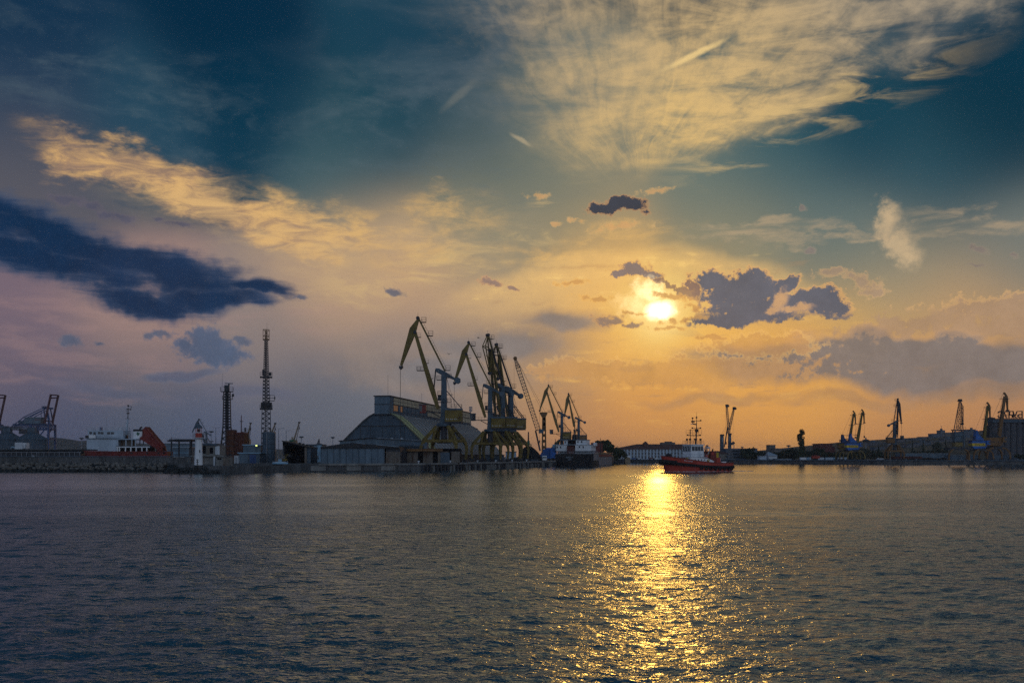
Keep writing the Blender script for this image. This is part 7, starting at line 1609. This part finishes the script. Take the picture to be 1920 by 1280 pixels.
# grain silo with roof sign
D = 640.0; s = D / F_PX; X = lambda px: (px - 1895) * s; Z = lambda py: WZ(py, D) - GZ
t = thing('grain_silo', 'tall grey concrete grain silo with ribbed cylinders at the right edge', 'silo', (WX(1895, D), D, GZ))
for k in range(9):
    px = 1867 + k * 11.6; me = MB().lathe([(6.1 * s, 0), (6.1 * s, Z(791))], 22).mesh('silo_cell', M['silo'], True)
    for j in (0, 1): link('silo_cell', me, t, (X(px), 6.1 * s + j * 12 * s, 0))
MB().bx(X(1860.5), X(1970), -0.6, 24 * s, Z(791.4), Z(785.6)).build('top_band', 'slate_dark', t); MB().bx(X(1859.5), X(1972), -1.0, 25 * s, Z(785.6), Z(784.6)).build('roof', 'dark', t)
MB().bx(X(1860), X(1866), 0, 8, Z(784.6), Z(782.5)).build('roof_house', 'dark', t); MB().bx(X(1860.5), X(1970), -0.3, 2, 0, 3).build('plinth', 'slate_dark', t); MB().bx(X(1859.2), X(1861), 0, 3, Z(800), Z(790)).build('side_duct', 'dark', t)
sg = thing('roof_sign', 'big mirrored letters of a roof sign seen from behind on the grain silo', 'sign', (WX(1895, D), D + 3, WZ(784.4, D)))
zb_ = 0.5
for ch, px in zip('БУРГАС', (1917.5, 1907.5, 1901, 1893.5, 1886.3, 1880.3)):
    me = text_mesh(ch, 6.2, 'black', 0.3, 'letter'); o = link('letter', me, sg, (X(px), 0, zb_)); o.rotation_euler = (R(90), 0, R(180)); o['label'] = 'letter %s of the roof sign, seen from behind' % ch
m = MB().bx(X(1876), X(1923), -0.1, 0.1, 0.3, 0.5)
for px in range(1877, 1924, 5): m.bx(X(px) - 0.08, X(px) + 0.08, 0.1, 0.3, -0.2, 3.0)
m.bx(X(1876), X(1923), 0.15, 0.25, 2.2, 2.35); m.build('support_frame', 'dark', sg)
# ================================================================== THE TUGBOAT
TD = 312.0; TS = TD / F_PX
YAW = R(26)                                   # bow to the left and towards the viewer
tug = thing('tugboat', 'red tugboat with white wheelhouse and tall mast heading left across the harbour', 'tugboat', (WX(1303, TD), TD, 0), math.pi + YAW)
# local: x forward (bow), y to port, z up.  length 25 m
TL = 25.0; hx = TL / 2
def beam(u):   # half width at deck, u = 0 stern .. 1 bow
    if u < 0.12: return 3.5 + 1.1 * (u / 0.12) ** 0.5
    if u < 0.62: return 4.6
    return 4.6 * max(0.0, 1 - ((u - 0.62) / 0.385) ** 2.2) ** 0.62
def sheer(u): return 2.75 + 0.8 * max(0, u - 0.15) ** 1.5 + 2.5 * max(0.0, u - 0.3) ** 1.35   # top of bulwark
NU = 26; rows_ = [(-1.4, 0.60), (0.0, 0.84), (0.55, 0.93), (1.0, 1.0)]
def hull_pts(u, f, out=0.0):
    """f: height fraction of bulwark; below 0 = below water"""
    b = beam(u); z = sheer(u) * f if f >= 0 else f
    flare = 1.0 if u < 0.5 else 1 - (u - 0.5) * 0.55 * (1 - max(0, f))
    x = -hx + TL * u - (0 if u < 0.6 else (u - 0.6) * 3.6 * (1 - max(0.0, f)) ** 1.1) + (0.9 * (1 - max(0, f)) if u < 0.06 else 0)
    return Vector((x, (b * flare + out), z))
fs = [-1.2, 0.0, 0.35, 0.62, 1.0]
def hull_mesh(fr, out=0.0):
    m = MB(); P = []
    us = [i / NU for i in range(NU + 1)]
    for u in us:
        for f in fr:
            p = hull_pts(u, f, out); P.append(p)
    k = len(fr); n = len(P)
    P2 = P + [Vector((p.x, -p.y, p.z)) for p in P]
    F = []
    for i in range(NU):
        for j in range(k - 1):
            a, b, c, d = i * k + j, (i + 1) * k + j, (i + 1) * k + j + 1, i * k + j + 1; F += [(a, b, c, d), (n + d, n + c, n + b, n + a)]
    for j in range(k - 1):
        F += [(j, j + 1, n + j + 1, n + j), (NU * k + j + 1, NU * k + j, n + NU * k + j, n + NU * k + j + 1)]
    m.add(P2, F); return m, k, n
hm_, k_, n_ = hull_mesh(fs)
hull = hm_.build('hull', 'red', tug, True)
# deck
m = MB(); P = []; 
for i in range(NU + 1): p = hull_pts(i / NU, 0.66); P += [(p.x, p.y - 0.1, p.z), (p.x, -p.y + 0.1, p.z)]
m.add(P, [(2 * i, 2 * i + 2, 2 * i + 3, 2 * i + 1) for i in range(NU)]); m.build('deck', 'red_dark', tug)
# bulwark cap
m = MB()
for sg_ in (1, -1):
    for i in range(NU): a, b = hull_pts(i / NU, 1.0), hull_pts((i + 1) / NU, 1.0); m.bar((a.x, a.y * sg_, a.z), (b.x, b.y * sg_, b.z), 0.3, 0.14)
p = hull_pts(0, 1.0); m.bar((p.x, p.y, p.z), (p.x, -p.y, p.z), 0.3, 0.14); m.build('bulwark_cap', 'red_dark', tug)
# rubber fender belt and bow fender
m = MB()
for sg_ in (1, -1):
    for i in range(NU):
        f0, f1 = 0.62, 0.62
        a, b = hull_pts(i / NU, f0, 0.15), hull_pts((i + 1) / NU, f1, 0.15); h = 0.72 + 0.5 * max(0, i / NU - 0.55)
        m.bar((a.x, a.y * sg_, a.z - 0.25), (b.x, b.y * sg_, b.z - 0.25), 0.42, h)
p = hull_pts(0, 0.6); m.bar((p.x - 0.25, p.y + 0.1, p.z - 0.2), (p.x - 0.25, -p.y - 0.1, p.z - 0.2), 0.5, 0.9); m.build('fender_belt', 'rubber', tug)
m = MB()
for i in range(7):
    u0, u1 = 0.88 + 0.12 * i / 7, 0.88 + 0.12 * (i + 1) / 7
    for sg_ in (1, -1): a, b = hull_pts(u0, 0.72, 0.25), hull_pts(u1, 0.72, 0.25); m.tube((a.x, a.y * sg_, a.z - 0.5), (b.x, b.y * sg_, b.z - 0.5), 0.75, n=10)
p = hull_pts(1.0, 0.72); m.tube((p.x + 0.3, -0.6, p.z - 0.5), (p.x + 0.3, 0.6, p.z - 0.5), 0.85, n=12); m.build('bow_fender', 'rubber', tug)
tyre = MB().ring((0, 0, 0), 0.46, 0.2, 16, 8, 'y').mesh('tyre', M['rubber'], True)
for sg_ in (1, -1):
    for u in (0.05, 0.12, 0.19, 0.26, 0.33, 0.40, 0.47, 0.54): p = hull_pts(u, 0.42, 0.34); link('tyre', tyre, tug, (p.x, p.y * sg_, p.z - 0.15))
p = hull_pts(0.0, 0.55); link('tyre', tyre, tug, (p.x - 0.5, 2.2, 1.2)); link('tyre', tyre, tug, (p.x - 0.5, -2.2, 1.2))
# name on the bow
o = link('lettering', text_mesh('BURGAS', 0.78, 'white', 0.02), tug); a, b = hull_pts(0.66, 0.86, 0.06), hull_pts(0.80, 0.86, 0.06); mid = (a + b) / 2
o.location = (mid.x, mid.y + 0.05, mid.z - 0.15); o.rotation_euler = (R(83), -math.atan2(b.z - a.z, (b - a).length) * -1, math.atan2(b.y - a.y, b.x - a.x) + math.pi)
# foredeck: winch, bitts
ZF = sheer(0.8) * 0.66; ZM = sheer(0.45) * 0.66
m = MB(); p = hull_pts(0.93, 1.0); q = p.x - 0.8
for y in (-0.5, 0.5): m.bar((q, y, p.z - 1.4), (q - 0.1, y, p.z + 0.9), 0.45)
m.bar((q, -0.9, p.z + 0.75), (q, 0.9, p.z + 0.75), 0.4); m.tube((q, -1.1, p.z + 0.35), (q, 1.1, p.z + 0.35), 0.45, n=12); m.build('tow_bitt', 'black', tug)
m = MB().tube((5.2, -1.1, ZF + 0.9), (5.2, 1.1, ZF + 0.9), 0.65, n=14); m.bx(4.6, 5.8, -1.4, -1.15, ZF, ZF + 1.6); m.bx(4.6, 5.8, 1.15, 1.4, ZF, ZF + 1.6); m.build('winch', 'red_dark', tug)
# deckhouse, wheelhouse
Z1, Z2, Z3, Z4 = ZM - 0.2, 4.55, 5.6, 8.35
MB().prism([(3.6, Z1), (3.6, Z2), (-3.2, Z2 - 0.4), (-5.4, Z2 - 1.3), (-5.4, Z1)], -2.6, 2.6).build('deckhouse', 'white', tug)
MB().bx(-2.7, 3.9, -2.75, 2.75, Z2 - 0.05, Z2 + 0.08).build('boat_deck', 'offwhite', tug)
wh = MB().prism([(3.1, Z2), (3.1, 6.55), (2.9, Z4 - 0.1), (-1.6, Z4 - 0.1), (-1.8, 6.55), (-1.8, Z2)], -2.15, 2.15).build('wheelhouse', 'white', tug)
MB().bx(-1.95, 3.2, -2.35, 2.35, Z4 - 0.1, Z4 + 0.16).build('wheelhouse_roof', 'white', wh)
for sg_ in (1, -1):
    for x0, x1 in ((1.7, 2.75), (0.55, 1.55), (-0.5, 0.4), (-1.5, -0.65)): MB().bx(x0, x1, 2.15 * sg_ - 0.04, 2.15 * sg_ + 0.04, 6.5, 7.85).build('window', 'glass', wh)
    MB().bx(-0.55, 0.3, 2.15 * sg_ - 0.03, 2.15 * sg_ + 0.05, 4.7, 6.35).build('door', 'offwhite', wh)
for y0, y1 in ((-2.0, -1.3), (-1.2, -0.45), (-0.35, 0.35), (0.45, 1.2), (1.3, 2.0)): MB().prism([(3.12, 6.55), (3.16, 6.55), (2.98, 7.95), (2.92, 7.95)], y0, y1).build('window', 'glass', wh)
for y0, y1 in ((-1.7, -0.5), (0.5, 1.7)): MB().bx(-1.84, -1.74, y0, y1, 6.7, 7.8).build('window', 'glass', wh)
m = MB()
for y in (-2.1, -1.25, -0.4, 0.4, 1.25, 2.1): m.bar((3.18, y, 6.5), (2.98, y, 8.0), 0.12)
m.build('window_post', 'white', wh)
MB().bx(3.1, 3.22, -2.1, 2.1, 6.35, 6.5).build('sill', 'slate', wh)
lb2 = MB().ring((0, 0, 0), 0.34, 0.1, 14, 6, 'y').mesh('lifebuoy', M['flag_yellow'], True)
o = link('lifebuoy', lb2, tug, (3.72, 1.0, 4.2)); o.rotation_euler = (0, 0, R(90)); o = link('lifebuoy', lb2, tug, (-3.2, 2.7, 3.6))
for x in (1.8, 0.6, -0.6, -1.8): MB().tube((x, 2.58, 3.7), (x, 2.66, 3.7), 0.2, n=12).build('porthole', 'glass', tug); MB().tube((x, -2.66, 3.7), (x, -2.58, 3.7), 0.2, n=12).build('porthole', 'glass', tug)
MB().bx(-3.5, -2.7, 2.58, 2.66, 2.4, 3.5).build('deck_door', 'black', tug)
m = MB().rail([(3.8, 2.7, Z2 + 0.08), (-2.6, 2.7, Z2 + 0.08)], 1.0, 0.04, 0.9).rail([(3.8, -2.7, Z2 + 0.08), (-2.6, -2.7, Z2 + 0.08)], 1.0, 0.04, 0.9).rail([(3.8, -2.7, Z2 + 0.08), (3.8, 2.7, Z2 + 0.08)], 1.0, 0.04, 0.9); m.build('railing', 'offwhite', tug)
m = MB().rail([(3.0, 2.2, Z4 + 0.16), (-1.8, 2.2, Z4 + 0.16), (-1.8, -2.2, Z4 + 0.16), (3.0, -2.2, Z4 + 0.16)], 1.15, 0.045, 0.9, True); m.build('roof_railing', 'dark', wh)
# funnels and yellow box aft
for sg_ in (1, -1):
    f_ = MB().prism([(-4.2, 3.0), (-6.6, 3.0), (-6.5, 6.1), (-5.9, 6.4), (-4.6, 6.4)], 1.2 * sg_, 2.3 * sg_).build('funnel', 'red_dark', tug); MB().prism([(-4.6, 5.2), (-5.5, 5.2), (-5.5, 6.1), (-4.6, 6.1)], 2.3 * sg_, 2.36 * sg_).build('funnel_mark', 'red', f_)
    MB().tube((-5.4, 1.75 * sg_, 6.3), (-5.6, 1.75 * sg_, 7.1), 0.22, n=8).build('exhaust', 'black', f_)
MB().bx(-8.0, -5.9, -1.6, 1.6, 4.4, 6.0).build('winch_cover', 'flag_yellow', tug); MB().bx(-8.3, -5.6, -2.1, 2.1, 1.4, 4.4).build('winch_house', 'red', tug)
MB().bx(-3.4, -2.6, 1.6, 2.3, 4.4, 5.3).build('locker', 'red', tug)
m = MB().bar((-8.3, -1.8, 1.5), (-9.0, -1.2, 4.0), 0.25); m.bar((-8.3, 1.8, 1.5), (-9.0, 1.2, 4.0), 0.25); m.bar((-9.0, -1.2, 4.0), (-9.0, 1.2, 4.0), 0.25); m.build('towing_frame', 'offwhite', tug)
m = MB().lathe([(0.3, 1.4), (0.3, 2.4), (0.5, 2.6), (0.5, 2.8)], 10, (-10.6, 1.4, 0)); m.lathe([(0.3, 1.4), (0.3, 2.4), (0.5, 2.6), (0.5, 2.8)], 10, (-10.6, -1.4, 0)); m.build('bollard', 'black', tug)
MB().box((-9.6, 1.8, 2.9), (1.7, 0.9, 0.5), 0).build('life_raft', 'white', tug)
m = MB().bar((-3.6, 1.4, 4.6), (-4.8, 1.4, 7.3), 0.16); m.bar((-3.6, -1.4, 4.6), (-4.8, -1.4, 7.3), 0.16); m.bar((-4.8, -1.6, 7.3), (-4.8, 1.6, 7.3), 0.16); m.bx(-5.3, -4.3, -0.6, 0.6, 7.3, 7.8); m.build('searchlight_frame', 'offwhite', tug)
# mast
mt_ = MB().tube((-0.4, 0, Z4), (-0.6, 0, 12.6), 0.2, 0.17, 8); mt_.tube((-0.6, 0, 12.6), (-0.65, 0, 17.4), 0.15, 0.07, 8); mt_.tube((-0.65, 0, 16.4), (-0.65, 0, 18.6), 0.05, 0.03, 5); mt_.build('mast', 'dark', tug)
m = MB().bar((1.8, 0, Z4), (1.7, 0, 13.2), 0.16)
m.bar((2.8, 0, 11.3), (-2.0, 0, 11.3), 0.22); m.bar((-0.6, -1.6, 11.3), (-0.6, 1.6, 11.3), 0.2); m.bx(-1.4, 0.2, -0.7, 0.7, 11.2, 11.4)
m.bar((1.0, 0, 13.5), (-2.1, 0, 13.5), 0.16); m.bar((-0.6, -1.3, 13.5), (-0.6, 1.3, 13.5), 0.14); m.bar((-0.6, 0, 15.9), (-2.2, 0, 15.9), 0.14); m.bar((-0.6, -1.2, 15.9), (-0.6, 1.2, 15.9), 0.12); m.bar((-0.6, 0, 14.7), (0.9, 0, 15.0), 0.3); m.bar((0.9, 0, 15.0), (0.9, 0, 16.6), 0.12)
m.build('yard', 'dark', tug)
m = MB()
for x, z in ((2.8, 11.3), (-2.0, 11.3), (1.0, 13.5), (-2.1, 13.5), (-2.2, 15.9), (0.9, 16.6), (-0.6, 16.8), (-0.6, 12.4)): m.bx(x - 0.18, x + 0.18, -0.18, 0.18, z - 0.1, z + 0.35)
m.bx(0.3, 1.2, -0.35, 0.35, 15.4, 15.9); m.bx(-1.1, -0.2, -0.3, 0.3, 12.4, 13.3); m.build('nav_light', 'black', tug)
MB().box((1.0, 0, 14.9), (1.9, 0.22, 0.22), 0.5).build('radar_bar', 'offwhite', tug)
m = MB().rail([(2.8, -0.8, 11.35), (-2.0, -0.8, 11.35)], 1.6, 0.045, 1.1).rail([(2.8, 0.8, 11.35), (-2.0, 0.8, 11.35)], 1.6, 0.045, 1.1); m.build('mast_railing', 'dark', tug)
for x, y in ((2.5, 0.9), (0.9, 1.3), (-1.4, 1.0), (2.3, -1.0), (-1.3, -1.2)): MB().lathe([(0.08, 0), (0.08, 1.2), (0.36, 1.35), (0.4, 1.75), (0.1, 1.85)], 10, (x, y, Z4 + 0.16)).build('deck_lamp', 'black', tug)
for x, y in ((2.0, 1.8), (-1.5, -1.9)): MB().tube((x, y, Z4), (x, y, Z4 + 3.6), 0.03, n=5).build('aerial', 'dark', tug)
# bow wave and wake
wm = MB(); wr = random.Random(8)
for i in range(46):
    u = i / 45; p = hull_pts(max(0.02, 1 - u * 1.0), 0.0, 0.12 + 0.10 * wr.random()); wm.ball((p.x, p.y, 0.06), wr.uniform(0.10, 0.26) * (1.2 - 0.6 * u), 6, (1.7, 0.6, 0.5))
for i in range(60): wm.ball((-hx - 0.3 - 9 * wr.random() ** 1.5, wr.uniform(-2.6, 2.6), 0.05), wr.uniform(0.08, 0.22), 6, (2.2, 1.0, 0.4))
w_ = wm.build('wake', 'foam', None); w_.location = tug.location; w_.rotation_euler = tug.rotation_euler; tag(w_, 'thin white foam along the hull and stern of the tug', None, None, 'stuff')
# ------------------------------------------------------------------ birds
def gull(label, px, py, D, rz, up):
    t = thing('gull', label, 'bird', W(px, py, D), rz, None)
    m = MB().lathe([(0.02, -0.32), (0.09, -0.15), (0.1, 0.05), (0.05, 0.22), (0.01, 0.3)], 8); o = m.build('body', 'dark', t, True); o.rotation_euler = (R(90), 0, 0)
    for sg_ in (1, -1): MB().add([(0, -0.1, 0), (0, 0.12, 0), (sg_ * 0.4, 0.1, up), (sg_ * 0.85, -0.12, up * 0.6), (sg_ * 0.4, -0.1, up), (0, -0.1, 0.03), (0, 0.12, 0.03), (sg_ * 0.4, 0.1, up + 0.03), (sg_ * 0.85, -0.12, up * 0.6 + 0.02), (sg_ * 0.4, -0.1, up + 0.03)], [(0, 1, 2, 4), (4, 2, 3), (5, 9, 7, 6), (9, 8, 7), (0, 5, 6, 1), (1, 6, 7, 2), (2, 7, 8, 3), (3, 8, 9, 4), (4, 9, 5, 0)]).build('wing', 'dark', t)
gull('small dark bird in the sky between the front crane and the clustered cranes', 842, 664, 250, 0.4, 0.25); gull('small dark bird gliding above the clustered cranes', 897, 633, 250, 1.2, 0.1)
# ------------------------------------------------------------------ haze: one closed box of thin air
hzm = bpy.data.materials.new('haze'); hzm.use_nodes = True; nt_ = hzm.node_tree; nt_.nodes.clear()
pv_ = nt_.nodes.new('ShaderNodeVolumePrincipled'); pv_.inputs['Color'].default_value = (0.72, 0.80, 0.92, 1); pv_.inputs['Density'].default_value = 0.00011; pv_.inputs['Anisotropy'].default_value = 0.35
ho_ = nt_.nodes.new('ShaderNodeOutputMaterial'); nt_.links.new(pv_.outputs[0], ho_.inputs['Volume'])
hb = MB().bx(-3300, 3300, -700, 5200, -4.2, 64)
hz = hb.build('haze', hzm); hz['kind'] = 'stuff'
